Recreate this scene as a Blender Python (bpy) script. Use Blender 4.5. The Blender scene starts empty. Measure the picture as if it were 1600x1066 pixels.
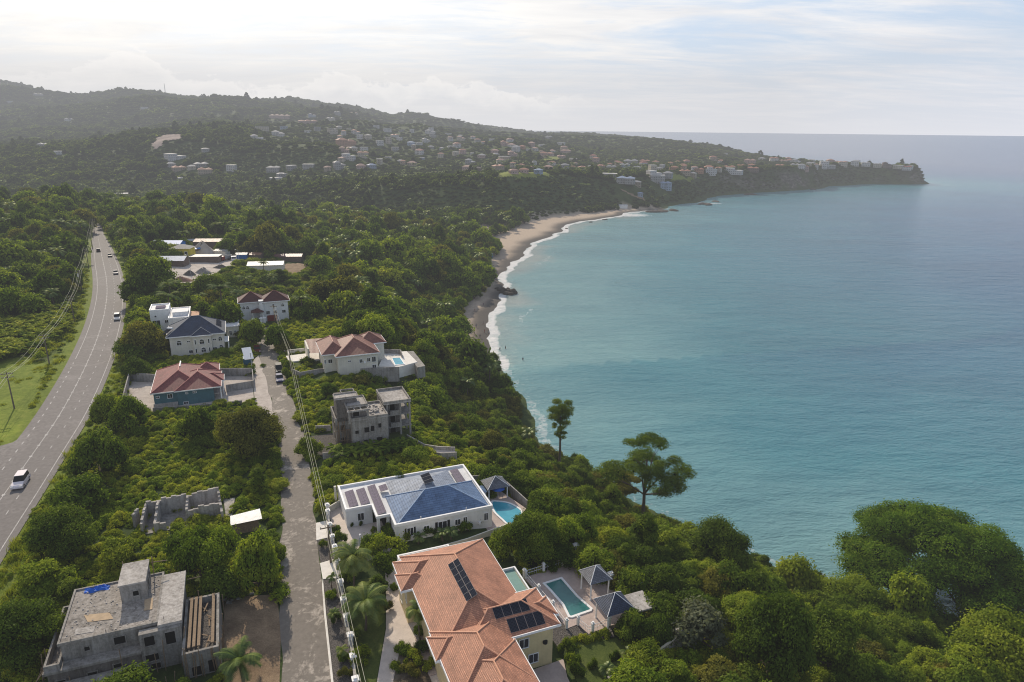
# Coastal village seen from the air: hills, bay, headland, houses, road. Blender 4.5, self-contained.
import bpy, math, random
import numpy as np
from mathutils import Vector, Matrix
random.seed(7)
rng = np.random.default_rng(11)
SC = bpy.context.scene
COL = SC.collection
PI = math.pi

# ------------------------------------------------------------------ camera
F = 1067.0; PITCH = math.radians(17.2); ROLL = math.radians(0.62); CAMH = 84.0
CAM = np.array([0.0, 0.0, CAMH])
_f = np.array([0, math.cos(PITCH), -math.sin(PITCH)]); _u = np.array([0, math.sin(PITCH), math.cos(PITCH)])
_r = np.array([1.0, 0, 0])
c_, s_ = math.cos(ROLL), math.sin(ROLL)
CX = _r * c_ + _u * s_          # camera right axis
CY = -_r * s_ + _u * c_         # camera up axis

def ray(px, py):
    return _f + CX * ((px - 800) / F) + CY * (-(py - 533) / F)
def at(px, py, z):
    d = ray(px, py); t = (z - CAMH) / d[2]
    return CAM + t * d
def atd(px, py, depth):
    d = ray(px, py); return CAM + d * (depth / d[1])
def project(P):
    P = np.asarray(P, float) - CAM
    w = P @ _f
    return 800 + F * (P @ CX) / w, 533 - F * (P @ CY) / w, w

cam = bpy.data.cameras.new('camera'); camo = bpy.data.objects.new('camera', cam); COL.objects.link(camo)
cam.sensor_width = 36.0; cam.lens = 36.0 * F / 1600.0
cam.clip_start = 0.5; cam.clip_end = 200000
M = Matrix(((CX[0], CY[0], -_f[0], 0), (CX[1], CY[1], -_f[1], 0), (CX[2], CY[2], -_f[2], CAMH), (0, 0, 0, 1)))
camo.matrix_world = M
SC.camera = camo

# village frame: x = towards the sea, y = along the village road, z up
O0 = np.array([-25.95344, 73.627416]); UD = np.array([-0.376762578, 0.926309862]); VD = np.array([UD[1], -UD[0]])
TH = math.atan2(VD[1], VD[0])
def W(x, y):            # village -> world xy
    p = O0 + VD * x + UD * y
    return float(p[0]), float(p[1])
def L(px, py, z):       # pixel on a level plane -> village xy
    p = at(px, py, z)[:2] - O0
    return float(p @ VD), float(p @ UD)
def toV(p):
    p = np.asarray(p)[..., :2] - O0
    return p @ VD, p @ UD

# ------------------------------------------------------------------ materials
MATS = {}
def nodes(name):
    m = bpy.data.materials.new(name); m.use_nodes = True
    nt = m.node_tree; nt.nodes.clear()
    out = nt.nodes.new('ShaderNodeOutputMaterial')
    return m, nt, out
def N(nt, t, **kw):
    n = nt.nodes.new(t)
    for k, v in kw.items():
        if k.startswith('i_'):
            key = k[2:]
            key = int(key) if key.isdigit() else key.replace('_', ' ')
            n.inputs[key].default_value = v
        else: setattr(n, k, v)
    return n
def rgb(c): return (c[0], c[1], c[2], 1.0)
def ramp(nt, fac, stops):
    r = nt.nodes.new('ShaderNodeValToRGB')
    while len(r.color_ramp.elements) < len(stops): r.color_ramp.elements.new(0.5)
    for e, (p, c) in zip(r.color_ramp.elements, stops):
        e.position = p; e.color = rgb(c) if len(c) == 3 else c
    nt.links.new(fac, r.inputs['Fac']); return r
def mixc(nt, fac, a, b, mode='MIX'):
    m = nt.nodes.new('ShaderNodeMix'); m.data_type = 'RGBA'; m.blend_type = mode
    for sock, v in ((m.inputs[0], fac), (m.inputs[6], a), (m.inputs[7], b)):
        if hasattr(v, 'links'): nt.links.new(v, sock)
        elif isinstance(v, (int, float)): sock.default_value = v
        else: sock.default_value = rgb(v)
    return m.outputs[2]
def mathn(nt, op, a, b=0.0, c=None):
    m = nt.nodes.new('ShaderNodeMath'); m.operation = op
    for i, v in enumerate((a, b, c)):
        if v is None: continue
        if hasattr(v, 'links'): nt.links.new(v, m.inputs[i])
        else: m.inputs[i].default_value = v
    return m.outputs[0]
def noise(nt, scale, detail=4, rough=0.6, vec=None, dist=0.0):
    n = nt.nodes.new('ShaderNodeTexNoise'); n.inputs['Scale'].default_value = scale
    n.inputs['Detail'].default_value = detail; n.inputs['Roughness'].default_value = rough
    n.inputs['Distortion'].default_value = dist
    if vec is not None: nt.links.new(vec, n.inputs['Vector'])
    return n.outputs['Fac']
def pos(nt):
    g = nt.nodes.new('ShaderNodeNewGeometry'); return g.outputs['Position']
def scaled(nt, vec, s, rot=(0, 0, 0)):
    m = nt.nodes.new('ShaderNodeMapping'); m.inputs['Scale'].default_value = s; m.inputs['Rotation'].default_value = rot
    nt.links.new(vec, m.inputs['Vector']); return m.outputs[0]
def bump(nt, h, strength=0.3, dist=0.05):
    b = nt.nodes.new('ShaderNodeBump'); b.inputs['Strength'].default_value = strength; b.inputs['Distance'].default_value = dist
    nt.links.new(h, b.inputs['Height']); return b.outputs[0]
def principled(nt, out, color, rough=0.8, spec=0.3, normal=None, metal=0.0):
    p = nt.nodes.new('ShaderNodeBsdfPrincipled')
    if hasattr(color, 'links'): nt.links.new(color, p.inputs['Base Color'])
    else: p.inputs['Base Color'].default_value = rgb(color)
    if hasattr(rough, 'links'): nt.links.new(rough, p.inputs['Roughness'])
    else: p.inputs['Roughness'].default_value = rough
    p.inputs['Specular IOR Level'].default_value = spec; p.inputs['Metallic'].default_value = metal
    if normal is not None: nt.links.new(normal, p.inputs['Normal'])
    nt.links.new(p.outputs[0], out.inputs[0]); return p

def mat_plain(name, c, rough=0.7, var=0.15, scale=1.5, spec=0.25, metal=0.0, streak=0.0):
    """painted / plastered surface: two-scale mottling and rain streaks"""
    if name in MATS: return MATS[name]
    m, nt, out = nodes(name); p = pos(nt)
    n1 = noise(nt, scale, 5, 0.65, p); n2 = noise(nt, scale * 6, 3, 0.6, p)
    f = mathn(nt, 'ADD', mathn(nt, 'MULTIPLY', n1, 0.7), mathn(nt, 'MULTIPLY', n2, 0.3))
    dark = tuple(x * (1 - 1.6 * var) for x in c); lite = tuple(min(1, x * (1 + 0.8 * var)) for x in c)
    col = ramp(nt, f, [(0.3, dark), (0.62, lite)]).outputs[0]
    if streak > 0:
        s = noise(nt, 1.0, 4, 0.7, scaled(nt, p, (2.2, 2.2, 0.25)))
        k = ramp(nt, s, [(0.45, (1, 1, 1)), (0.75, (1 - streak,) * 3)]).outputs[0]
        col = mixc(nt, 1.0, col, k, 'MULTIPLY')
    principled(nt, out, col, rough, spec, bump(nt, n2, 0.15, 0.03), metal)
    MATS[name] = m; return m

def mat_concrete(name, c, var=0.35):
    if name in MATS: return MATS[name]
    m, nt, out = nodes(name); p = pos(nt)
    n1 = noise(nt, 0.45, 6, 0.7, p, 0.6); n2 = noise(nt, 3.5, 4, 0.65, p); n3 = noise(nt, 14, 2, 0.5, p)
    f = mathn(nt, 'ADD', mathn(nt, 'MULTIPLY', n1, 0.55), mathn(nt, 'MULTIPLY', n2, 0.45))
    col = ramp(nt, f, [(0.3, tuple(x * (1 - 1.5 * var) for x in c)), (0.5, c), (0.68, tuple(min(.8, x * (1 + var)) for x in c))]).outputs[0]
    s = noise(nt, 1.0, 4, 0.7, scaled(nt, p, (2.0, 2.0, 0.2)))
    col = mixc(nt, 1.0, col, ramp(nt, s, [(0.42, (1, 1, 1)), (0.72, (.55, .53, .5))]).outputs[0], 'MULTIPLY')
    principled(nt, out, col, 0.9, 0.15, bump(nt, mathn(nt, 'ADD', n2, n3), 0.35, 0.06))
    MATS[name] = m; return m

def mat_tile(name, c, row=0.2, col_w=0.15, rough=0.6, depth=0.35, spec=0.3, stone=0.25):
    """roof tiles laid in courses: the UV runs along the eave (u) and up the slope (v), in metres"""
    if name in MATS: return MATS[name]
    m, nt, out = nodes(name)
    uv = nt.nodes.new('ShaderNodeTexCoord').outputs['UV']
    b = nt.nodes.new('ShaderNodeTexBrick'); nt.links.new(uv, b.inputs['Vector'])
    b.offset = 0.5; b.inputs['Scale'].default_value = 1.0
    b.inputs['Brick Width'].default_value = col_w; b.inputs['Row Height'].default_value = row
    b.inputs['Mortar Size'].default_value = 0.045; b.inputs['Mortar Smooth'].default_value = 0.6
    b.inputs['Color1'].default_value = rgb(tuple(x * (1 - stone) for x in c)); b.inputs['Color2'].default_value = rgb(tuple(min(1, x * (1 + stone * .7)) for x in c))
    b.inputs['Mortar'].default_value = rgb(tuple(x * (1 - depth * 1.3) for x in c))
    p = pos(nt); n1 = noise(nt, 0.5, 5, 0.7, p)
    colr = mixc(nt, 1.0, b.outputs['Color'], ramp(nt, n1, [(0.28, (.62, .61, .60)), (0.5, (.95, .94, .93)), (0.68, (1.15, 1.13, 1.1))]).outputs[0], 'MULTIPLY')
    sep = nt.nodes.new('ShaderNodeSeparateXYZ'); nt.links.new(uv, sep.inputs[0])
    fr = mathn(nt, 'FRACT', mathn(nt, 'DIVIDE', sep.outputs[1], row))
    wv = mathn(nt, 'SINE', mathn(nt, 'MULTIPLY', sep.outputs[0], 2 * PI / col_w))
    h = mathn(nt, 'ADD', mathn(nt, 'MULTIPLY', fr, -.8), mathn(nt, 'MULTIPLY', wv, 0.4))
    principled(nt, out, colr, rough, spec, bump(nt, h, 0.6, 0.05))
    MATS[name] = m; return m

def mat_corrugated(name, c, pitch=0.25, rough=0.45, spec=0.4):
    if name in MATS: return MATS[name]
    m, nt, out = nodes(name)
    uv = nt.nodes.new('ShaderNodeTexCoord').outputs['UV']
    sep = nt.nodes.new('ShaderNodeSeparateXYZ'); nt.links.new(uv, sep.inputs[0])
    wv = mathn(nt, 'SINE', mathn(nt, 'MULTIPLY', sep.outputs[0], 2 * PI / pitch))
    n1 = noise(nt, 0.8, 5, 0.7, pos(nt))
    col = ramp(nt, n1, [(0.3, tuple(x * .7 for x in c)), (0.6, c)]).outputs[0]
    principled(nt, out, col, rough, spec, bump(nt, wv, 0.5, 0.03))
    MATS[name] = m; return m

def mat_panel(name='solar cells', base=(.012, .014, .022), line=(.09, .1, .12), cw=.17):
    if name in MATS: return MATS[name]
    m, nt, out = nodes(name)
    uv = nt.nodes.new('ShaderNodeTexCoord').outputs['UV']
    b = nt.nodes.new('ShaderNodeTexBrick'); nt.links.new(uv, b.inputs['Vector']); b.offset = 0
    b.inputs['Scale'].default_value = 1; b.inputs['Brick Width'].default_value = cw; b.inputs['Row Height'].default_value = cw
    b.inputs['Mortar Size'].default_value = 0.006
    b.inputs['Color1'].default_value = rgb(base); b.inputs['Color2'].default_value = rgb(tuple(x * 1.4 for x in base)); b.inputs['Mortar'].default_value = rgb(line)
    principled(nt, out, b.outputs['Color'], 0.7, 0.0)
    MATS[name] = m; return m

def mat_glass(name='dark window glass', c=(.018, .02, .024)):
    if name in MATS: return MATS[name]
    m, nt, out = nodes(name)
    n = noise(nt, 0.7, 2, 0.5, pos(nt))
    principled(nt, out, ramp(nt, n, [(0.35, c), (0.7, tuple(x * 2.6 for x in c))]).outputs[0], 0.12, 0.5)
    MATS[name] = m; return m

# ------------------------------------------------------------------ objects
def tag(o, label=None, cat=None, group=None, kind=None):
    if label: o['label'] = label
    if cat: o['category'] = cat
    if group: o['group'] = group
    if kind: o['kind'] = kind
    return o

class MB:
    """collects polygons in the village frame (or world, if frame='w') and links them as ONE mesh object"""
    def __init__(s): s.v = []; s.f = []; s.uv = []; s.mi = []; s.cur = 0
    def poly(s, pts, uvs=None):
        i = len(s.v); s.v += [tuple(map(float, p)) for p in pts]
        s.f.append(tuple(range(i, i + len(pts)))); s.mi.append(s.cur)
        if uvs is None: uvs = s.autouv(pts)
        s.uv += uvs; return s
    @staticmethod
    def autouv(pts):
        P = [Vector(p) for p in pts]
        n = Vector((0, 0, 0))
        for i in range(1, len(P) - 1): n += (P[i] - P[0]).cross(P[i + 1] - P[0])
        if n.length < 1e-9: return [(0, 0)] * len(P)
        n.normalize()
        e = Vector((0, 0, 1)).cross(n)
        if e.length < 1e-3: e = Vector((1, 0, 0))
        e.normalize(); t = n.cross(e)
        return [(p.dot(e), p.dot(t)) for p in P]
    def prism(s, pts, z0, z1, bottom=True):
        """vertical prism over a plan polygon given counter-clockwise"""
        a = sum(pts[i][0] * pts[(i + 1) % len(pts)][1] - pts[(i + 1) % len(pts)][0] * pts[i][1] for i in range(len(pts)))
        if a < 0: pts = pts[::-1]
        n = len(pts)
        s.poly([(p[0], p[1], z1) for p in pts])
        if bottom: s.poly([(p[0], p[1], z0) for p in pts[::-1]])
        for i in range(n):
            p, q = pts[i], pts[(i + 1) % n]
            s.poly([(p[0], p[1], z0), (q[0], q[1], z0), (q[0], q[1], z1), (p[0], p[1], z1)])
        return s
    def box(s, x0, x1, y0, y1, z0, z1):
        return s.prism([(x0, y0), (x1, y0), (x1, y1), (x0, y1)], z0, z1)
    def beam(s, a, b, w, h=None, up=(0, 0, 1)):
        h = h or w; A = Vector(a); B = Vector(b); d = (B - A).normalized(); up = Vector(up)
        if abs(d.dot(up)) > .99: up = Vector((1, 0, 0))
        r = d.cross(up).normalized() * (w / 2); t = r.cross(d).normalized() * (h / 2)
        q = [A - r - t, A + r - t, A + r + t, A - r + t, B - r - t, B + r - t, B + r + t, B - r + t]
        for idx in ((3, 2, 1, 0), (4, 5, 6, 7), (0, 1, 5, 4), (1, 2, 6, 5), (2, 3, 7, 6), (3, 0, 4, 7)): s.poly([q[k] for k in idx])
        return s
    def tube(s, pts, rad, n=8, cap=True):
        P = [Vector(p) for p in pts]; R = rad if isinstance(rad, (list, tuple)) else [rad] * len(P)
        rings = []
        for i, p in enumerate(P):
            d = (P[min(i + 1, len(P) - 1)] - P[max(i - 1, 0)]).normalized()
            u = d.cross(Vector((0, 0, 1)))
            if u.length < 1e-3: u = Vector((1, 0, 0))
            u.normalize(); w = d.cross(u)
            rings.append([p + (u * math.cos(2 * PI * k / n) + w * math.sin(2 * PI * k / n)) * R[i] for k in range(n)])
        for a, b in zip(rings, rings[1:]):
            for k in range(n): s.poly([a[k], b[k], b[(k + 1) % n], a[(k + 1) % n]])
        if cap: s.poly(rings[0]); s.poly(rings[-1][::-1])
        return s
    def lathe(s, c, prof, n=16):
        """profile [(radius, z)] turned about the vertical through c"""
        for (r0, z0), (r1, z1) in zip(prof, prof[1:]):
            for k in range(n):
                a0, a1 = 2 * PI * k / n, 2 * PI * (k + 1) / n
                q = [(c[0] + r0 * math.cos(a0), c[1] + r0 * math.sin(a0), z0), (c[0] + r0 * math.cos(a1), c[1] + r0 * math.sin(a1), z0),
                     (c[0] + r1 * math.cos(a1), c[1] + r1 * math.sin(a1), z1), (c[0] + r1 * math.cos(a0), c[1] + r1 * math.sin(a0), z1)]
                if r0 < 1e-6: q = q[1:]
                elif r1 < 1e-6: q = q[:3]
                s.poly(q)
        return s
    def build(s, name, mats, parent=None, frame='v', smooth=False, label=None):
        me = bpy.data.meshes.new(name)
        v = s.v
        if parent is not None:
            o = parent['_o']; v = [(p[0] - o[0], p[1] - o[1], p[2] - o[2]) for p in v]
        me.from_pydata(v, [], s.f)
        ul = me.uv_layers.new(name='UVMap'); flat = np.array(s.uv, dtype=np.float32).ravel(); ul.data.foreach_set('uv', flat)
        mats = mats if isinstance(mats, (list, tuple)) else [mats]
        for m in mats: me.materials.append(m)
        me.polygons.foreach_set('material_index', s.mi)
        if smooth: me.polygons.foreach_set('use_smooth', [True] * len(s.f))
        me.update()
        o = bpy.data.objects.new(name, me); COL.objects.link(o)
        if parent is not None: o.parent = parent
        elif frame == 'v':
            o.location = (O0[0], O0[1], 0); o.rotation_euler = (0, 0, TH)
        if label: o['label'] = label
        return o

def thing(name, label, cat, x, y, z, group=None):
    """Empty at a thing's base, in the village frame; its parts are built in absolute village coordinates"""
    o = bpy.data.objects.new(name, None); COL.objects.link(o); o.empty_display_size = 0.5
    wx, wy = W(x, y); o.location = (wx, wy, z); o.rotation_euler = (0, 0, TH)
    o['_o'] = (x, y, z); tag(o, label, cat, group); THINGS.append(o)
    return o
THINGS = []
def one(mb, name, mats, label, cat, group=None, kind=None, frame='v', smooth=False):
    return tag(mb.build(name, mats, frame=frame, smooth=smooth), label, cat, group, kind)
# ------------------------------------------------------------------ terrain
COAST_PX = [(1450,960,.45),(1250,905,.45),(1120,850,.5),(1000,790,.5),(930,745,.5),(880,715,.5),(850,690,.45),(830,650,.45),(815,620,.5),(790,590,.5),
 (775,575,.35),(768,540,.2),(765,515,.16),(770,480,.16),(783,455,.3),(783,435,.3),(800,410,.13),(830,385,.1),(860,368,.09),(890,352,.07),(920,343,.07),
 (960,338,.1),(1000,330,.2),(1040,325,.5),(1090,315,.8),(1130,305,1.0),(1200,300,1.6),(1270,296,2.6),(1300,291,1.3),(1350,288,1.0),(1400,288,1.6),(1455,288,2.4)]
coast = [(900., -400., .5), (420., -60., .5), (200., 52., .45), (120., 84., .45)] + [(*at(a, b, 0)[:2], s) for a, b, s in COAST_PX]
tip = coast[-1]
coast += [(tip[0] + 14, tip[1] + 45, 2.0), (tip[0] - 40, tip[1] + 110, 1.0), (600., 1480., .6), (640., 2100., .4), (560., 3200., .3), (420., 5000., .2), (200., 9000., .2)]
coast = np.array(coast)
def resample(P, step_of):
    out = []
    for a, b in zip(P[:-1], P[1:]):
        l = np.hypot(*(b - a)[:2]); n = max(1, int(l / step_of(a)))
        for k in range(n): out.append(a + (b - a) * k / n)
    out.append(P[-1]); return np.array(out)
COASTP = resample(coast, lambda a: max(4.0, np.hypot(a[0], a[1]) * 0.02))
_w = np.cumsum(np.r_[0, np.hypot(*np.diff(COASTP[:, :2], axis=0).T)])
for k in range(1, len(COASTP) - 1):          # small wiggles so that no stretch of shore is ruler-straight
    a = .9 * math.sin(_w[k] / 7.3) + .8 * math.sin(_w[k] / 3.1 + 1) + 1.2 * math.sin(_w[k] / 19.0 + 2)
    d = COASTP[k + 1, :2] - COASTP[k - 1, :2]; d = d / (np.hypot(*d) + 1e-9)
    COASTP[k, :2] += np.array([-d[1], d[0]]) * a * min(2.5, np.hypot(*COASTP[k, :2]) / 260)
# polygon of the land: along the coast then round the back
LANDPOLY = np.vstack([COASTP[:, :2], [(-12000, 12000), (-12000, -2000), (900, -2000)]])
def inpoly(x, y, P):
    P = np.asarray(P)[:, :2]; ins = np.zeros(x.shape, bool)
    j = len(P) - 1
    for i in range(len(P)):
        xi, yi = P[i]; xj, yj = P[j]
        if yi != yj:
            ins ^= ((yi > y) != (yj > y)) & (x < (xj - xi) * (y - yi) / (yj - yi) + xi)
        j = i
    return ins
def segdist(x, y, P, chunk=40000):
    """distance to a polyline, and parameter value (third column) interpolated at the nearest point"""
    P = np.asarray(P, float); A = P[:-1]; B = P[1:]; D = B[:, :2] - A[:, :2]; L2 = (D ** 2).sum(1) + 1e-12
    shp = x.shape; x = x.ravel(); y = y.ravel(); od = np.empty(x.size); ov = np.zeros(x.size)
    for s in range(0, x.size, chunk):
        X = x[s:s + chunk, None]; Y = y[s:s + chunk, None]
        t = np.clip(((X - A[None, :, 0]) * D[None, :, 0] + (Y - A[None, :, 1]) * D[None, :, 1]) / L2[None], 0, 1)
        d2 = (X - A[None, :, 0] - t * D[None, :, 0]) ** 2 + (Y - A[None, :, 1] - t * D[None, :, 1]) ** 2
        k = d2.argmin(1); r = np.arange(len(k)); od[s:s + chunk] = np.sqrt(d2[r, k])
        if P.shape[1] > 2: ov[s:s + chunk] = A[k, 2] + (B[k, 2] - A[k, 2]) * t[r, k]
    return od.reshape(shp), ov.reshape(shp)
def sst(a, b, x):
    t = np.clip((x - a) / (b - a), 0, 1); return t * t * (3 - 2 * t)

# highway (centre line, pixels on the ground plane z = 25)
HWY_PX = [(-160,1010),(-60,865),(0,783),(31,739),(53.5,707),(90,656),(121,600),(142.6,554.4),(157.6,514.5),(165,482.6),(168,456),(166,432),(162.3,415),(158,395),(154,375),(151.5,360),(150,350),(150,343)]
HWY = np.array([at(a, b, 25)[:2] for a, b in HWY_PX])
def smooth_line(P, step=4.0, it=3):
    P = np.asarray(P, float)
    for _ in range(it):
        Q = [P[0]]
        for a, b in zip(P[:-1], P[1:]): Q += [a * .75 + b * .25, a * .25 + b * .75]
        Q.append(P[-1]); P = np.array(Q)
    s = np.r_[0, np.cumsum(np.hypot(*np.diff(P[:, :2], axis=0).T))]
    t = np.linspace(0, s[-1], max(2, int(s[-1] / step)))
    return np.stack([np.interp(t, s, P[:, k]) for k in range(P.shape[1])], 1)
HWYS = smooth_line(HWY, 3.0)

# height control points
CP = []
def c_uv(x, y, z): CP.append((*W(x, y), z))
def c_px(px, py, z): CP.append((*at(px, py, z)[:2], z))
def c_pd(px, py, depth, dz=0.0):
    p = atd(px, py, depth); CP.append((p[0], p[1], p[2] + dz))
for y in (-40, -15, 10, 35, 60, 85, 110, 135):
    for x in (-75, -50, -25, 0, 8): c_uv(x, y, 25)
for y in (-45, -20, 5): c_uv(28, y, 24.6); c_uv(40, y, 24.4)
c_uv(28, 15, 24.0); c_uv(18, 12, 24.8); c_uv(34, 22, 22.5); c_uv(25, 45, 24); c_uv(34, 45, 21)
for y in (88, 100): c_uv(14, y, 26.2); c_uv(30, y, 26.0); c_uv(40, y, 25.0)
c_uv(22, 80, 25.4); c_uv(31, 81, 25.0); c_uv(39, 84, 24.6); c_uv(52, 95, 20); c_uv(60, 60, 15); c_uv(50, -5, 21); c_uv(55, -35, 20); c_uv(75, -25, 15)
c_uv(0, 150, 24.5); c_uv(20, 150, 23); c_uv(-30, 150, 24); c_uv(0, 175, 22); c_uv(25, 175, 19)
for p in [(300,425,23),(340,410,23),(400,425,22),(460,420,21),(250,400,24),(220,390,25),(600,480,20),(655,500,15),(690,450,8),(715,500,5),(700,400,5),(600,400,12),
          (500,380,16),(550,345,10),(700,345,6),(830,345,3),(780,385,4),(300,335,16),(100,330,21),(0,330,23),(60,560,24),(0,620,24),(0,500,24),(60,450,24),(-100,600,24),(-200,450,24),(150,345,25),(430,350,14)]: c_px(*p)
CP += [(-320, 560, 16), (-210, 690, 9), (-130, 675, 7), (-69, 660, 6), (-10, 645, 6), (37, 630, 5), (107, 655, 4), (-195, 742, 34), (-130, 716, 33), (-67, 700, 33), (-10, 684, 32), (28, 670, 32), (91, 686, 31), (150, 730, 27), (150, 800, 29)]
for a in [(1150,286,900),(1250,284,1040),(1350,279,1200),(1420,281,1240)]:
    p = atd(*a); CP.append((p[0], p[1], 35 if a[0] < 1400 else 27))
for a in [(900,207.5,3000),(1000,213,2600),(1100,225,1900),(1200,237,1500),(1300,249,1330)]: c_pd(*a, dz=-9)
for a in [(1000,262,950),(1060,262,980),(1100,258,1100),(950,245,1250),(1200,262,1180),(900,255,1000),(850,262,900),(960,275,800),(1000,235,1500)]: c_pd(*a, dz=-4)
for a in [(550,264,880),(550,230,1250),(550,200,1650),(500,178,2050),(450,160,2500),(700,262,850),(700,232,1250),(700,203,1900),(700,184,2600),(620,180,2500),(800,252,950),(800,230,1350),(800,197,2600),(870,203,2500),(650,215,1500),
          (0,131,3000),(100,141,2950),(200,149,2900),(300,156,2800),(370,156,2700),(403,151,2650),(520,159,2500),(0,165,2300),(200,178,2100),(350,182,1900),(0,205,1650),(150,210,1500),(300,205,1450),(0,245,1100),(150,240,1150),(0,285,850),(200,280,850),(330,285,800),
          (330,215,1150),(265,222,1060),(230,245,980),(400,212,1030),(480,216,1000),(520,228,960),(545,243,1080),(450,258,935),(515,262,905),(400,262,930),(-150,130,3000),(-150,200,1700),(-200,290,900)]: c_pd(*a, dz=-6)
for az, z in ((-60, 140), (-50, 150), (-40, 150), (-30, 140), (-20, 110), (-10, 60)): CP.append((3750 * math.sin(math.radians(az)), 3750 * math.cos(math.radians(az)), z))
for az, z in ((-60, 60), (-40, 45), (-20, 40), (-5, 30), (5, 20)):
    CP.append((4600 * math.sin(math.radians(az)), 4600 * math.cos(math.radians(az)), z)); CP.append((6800 * math.sin(math.radians(az)), 6800 * math.cos(math.radians(az)), 40))
CP += [(0, 10, 25), (60, 20, 22), (-60, 10, 25), (-150, 20, 25), (100, 30, 14), (-300, 100, 24), (-350, 250, 24), (-30, 30, 25), (30, 30, 24)]
CP = np.array(CP)
def lp(x, y):
    r = np.hypot(x, y + 30.0); return np.stack([np.arctan2(x, y + 30.0) * 1.15, np.log(r + 12.0)], -1)
_Q = lp(CP[:, 0], CP[:, 1]); _D = np.sqrt(((_Q[:, None] - _Q[None]) ** 2).sum(-1) + 1e-4)
_n = len(CP); _A = np.zeros((_n + 3, _n + 3)); _A[:_n, :_n] = _D - np.eye(_n) * 0.012; _A[:_n, _n] = 1; _A[:_n, n1:=_n + 1] = _Q[:, 0]; _A[:_n, _n + 2] = _Q[:, 1]
_A[_n:, :_n] = _A[:_n, _n:].T
_wt = np.linalg.solve(_A, np.r_[CP[:, 2], 0, 0, 0])
def rbf(x, y, chunk=30000):
    shp = x.shape; q = lp(x.ravel(), y.ravel()); o = np.empty(len(q))
    for s in range(0, len(q), chunk):
        p = q[s:s + chunk]; d = np.sqrt(((p[:, None] - _Q[None]) ** 2).sum(-1) + 1e-4)
        o[s:s + chunk] = d @ _wt[:_n] + _wt[_n] + p @ _wt[_n + 1:]
    return o.reshape(shp)
def vnoise(x, y, seed=0):
    """value noise, vectorised"""
    xi = np.floor(x).astype(np.int64); yi = np.floor(y).astype(np.int64); fx = x - xi; fy = y - yi
    fx = fx * fx * (3 - 2 * fx); fy = fy * fy * (3 - 2 * fy)
    def h(a, b):
        n = (a * 374761393 + b * 668265263 + seed * 1442695041) & 0xffffffff
        n = ((n ^ (n >> 13)) * 1274126177) & 0xffffffff
        return ((n ^ (n >> 16)) & 0xffff) / 65535.0
    return (h(xi, yi) * (1 - fx) + h(xi + 1, yi) * fx) * (1 - fy) + (h(xi, yi + 1) * (1 - fx) + h(xi + 1, yi + 1) * fx) * fy
def fbm(x, y, seed=0, o=4):
    a = 0; w = 1; t = 0
    for k in range(o): a = a + w * (vnoise(x * 2 ** k, y * 2 ** k, seed + k) - .5); t += w; w *= .5
    return a / t
def terrain(x, y):
    x = np.asarray(x, float); y = np.asarray(y, float)
    z = rbf(x, y); r = np.hypot(x, y)
    d, s = segdist(x, y, COASTP); ins = inpoly(x, y, LANDPOLY)
    amp = sst(220, 1500, r)
    z = z + amp * (46 + 42 * (1 - sst(-150, 250, x))) * fbm(x / 360, y / 360, 3) * sst(40, 260, d) + amp * (12 + 14 * (1 - sst(-150, 250, x))) * fbm(x / 130, y / 130, 9) + sst(60, 300, r) * 1.2 * fbm(x / 25, y / 25, 5)
    hd, _ = segdist(x, y, HWYS); k = 1 - sst(9, 26, hd); z = z * (1 - k) + 25 * k
    vx, vy = toV(np.stack([x, y], -1))
    k = sst(-62, -54, vx) * (1 - sst(22, 30, vx)) * sst(-34, -28, vy) * (1 - sst(62, 76, vy)); z = z * (1 - k) + 25 * k
    rd = np.abs(vx - 1.2); k = (1 - sst(6, 16, rd)) * sst(50, 60, vy) * (1 - sst(142, 158, vy)); z = z * (1 - k) + 25 * k
    k = sst(-40, -32, vx) * (1 - sst(5, 7, vx)) * sst(50, 60, vy) * (1 - sst(138, 150, vy)); z = z * (1 - k) + 25 * k
    wb = 15 + 14 * (1 - sst(.08, .3, s)); beach = 0.05 + .12 * np.minimum(d, 9) * np.minimum(s, .5) / .3
    prof = beach + np.clip(d - 6, 0, wb) * s * np.where(s < .3, .45, 1) + np.maximum(d - 6 - wb, 0) * np.maximum(s, .62)
    zi = np.maximum(z, 1.0)
    h = np.clip(.5 + .5 * (prof - zi) / 6.0, 0, 1); zc = prof * (1 - h) + zi * h - 6.0 * h * (1 - h) * .5
    zc = np.minimum(zc, prof)
    zc = np.maximum(zc, np.minimum(.04 + d * .06, 1.0))
    return np.where(ins, zc, -np.minimum(0.05 + d * 0.12, 14.0))
def hit(px, py, tmax=6000, up=0.0):
    """first point where the view ray meets the ground (raised by `up`)"""
    d = ray(px, py); d = d / np.hypot(d[0], d[1])
    t = np.geomspace(25, tmax, 1400); P = CAM[None] + t[:, None] * d[None]
    g = np.maximum(terrain(P[:, 0], P[:, 1]), 0) + up
    k = np.argmax(P[:, 2] < g)
    if k == 0: k = len(t) - 1
    return P[k, 0], P[k, 1], float(g[k] - up)
def polar_mesh(name, az, rr, zf, mats):
    A, Rr = np.meshgrid(np.radians(az), rr); X = Rr * np.sin(A); Y = Rr * np.cos(A); Z = zf(X, Y)
    nr, na = X.shape; V = np.stack([X, Y, Z], -1).reshape(-1, 3)
    i = np.arange(nr * na).reshape(nr, na)
    Fc = np.stack([i[:-1, :-1], i[:-1, 1:], i[1:, 1:], i[1:, :-1]], -1).reshape(-1, 4)
    me = mesh_np(name, V, Fc, mats); return me, X, Y, Z
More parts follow.
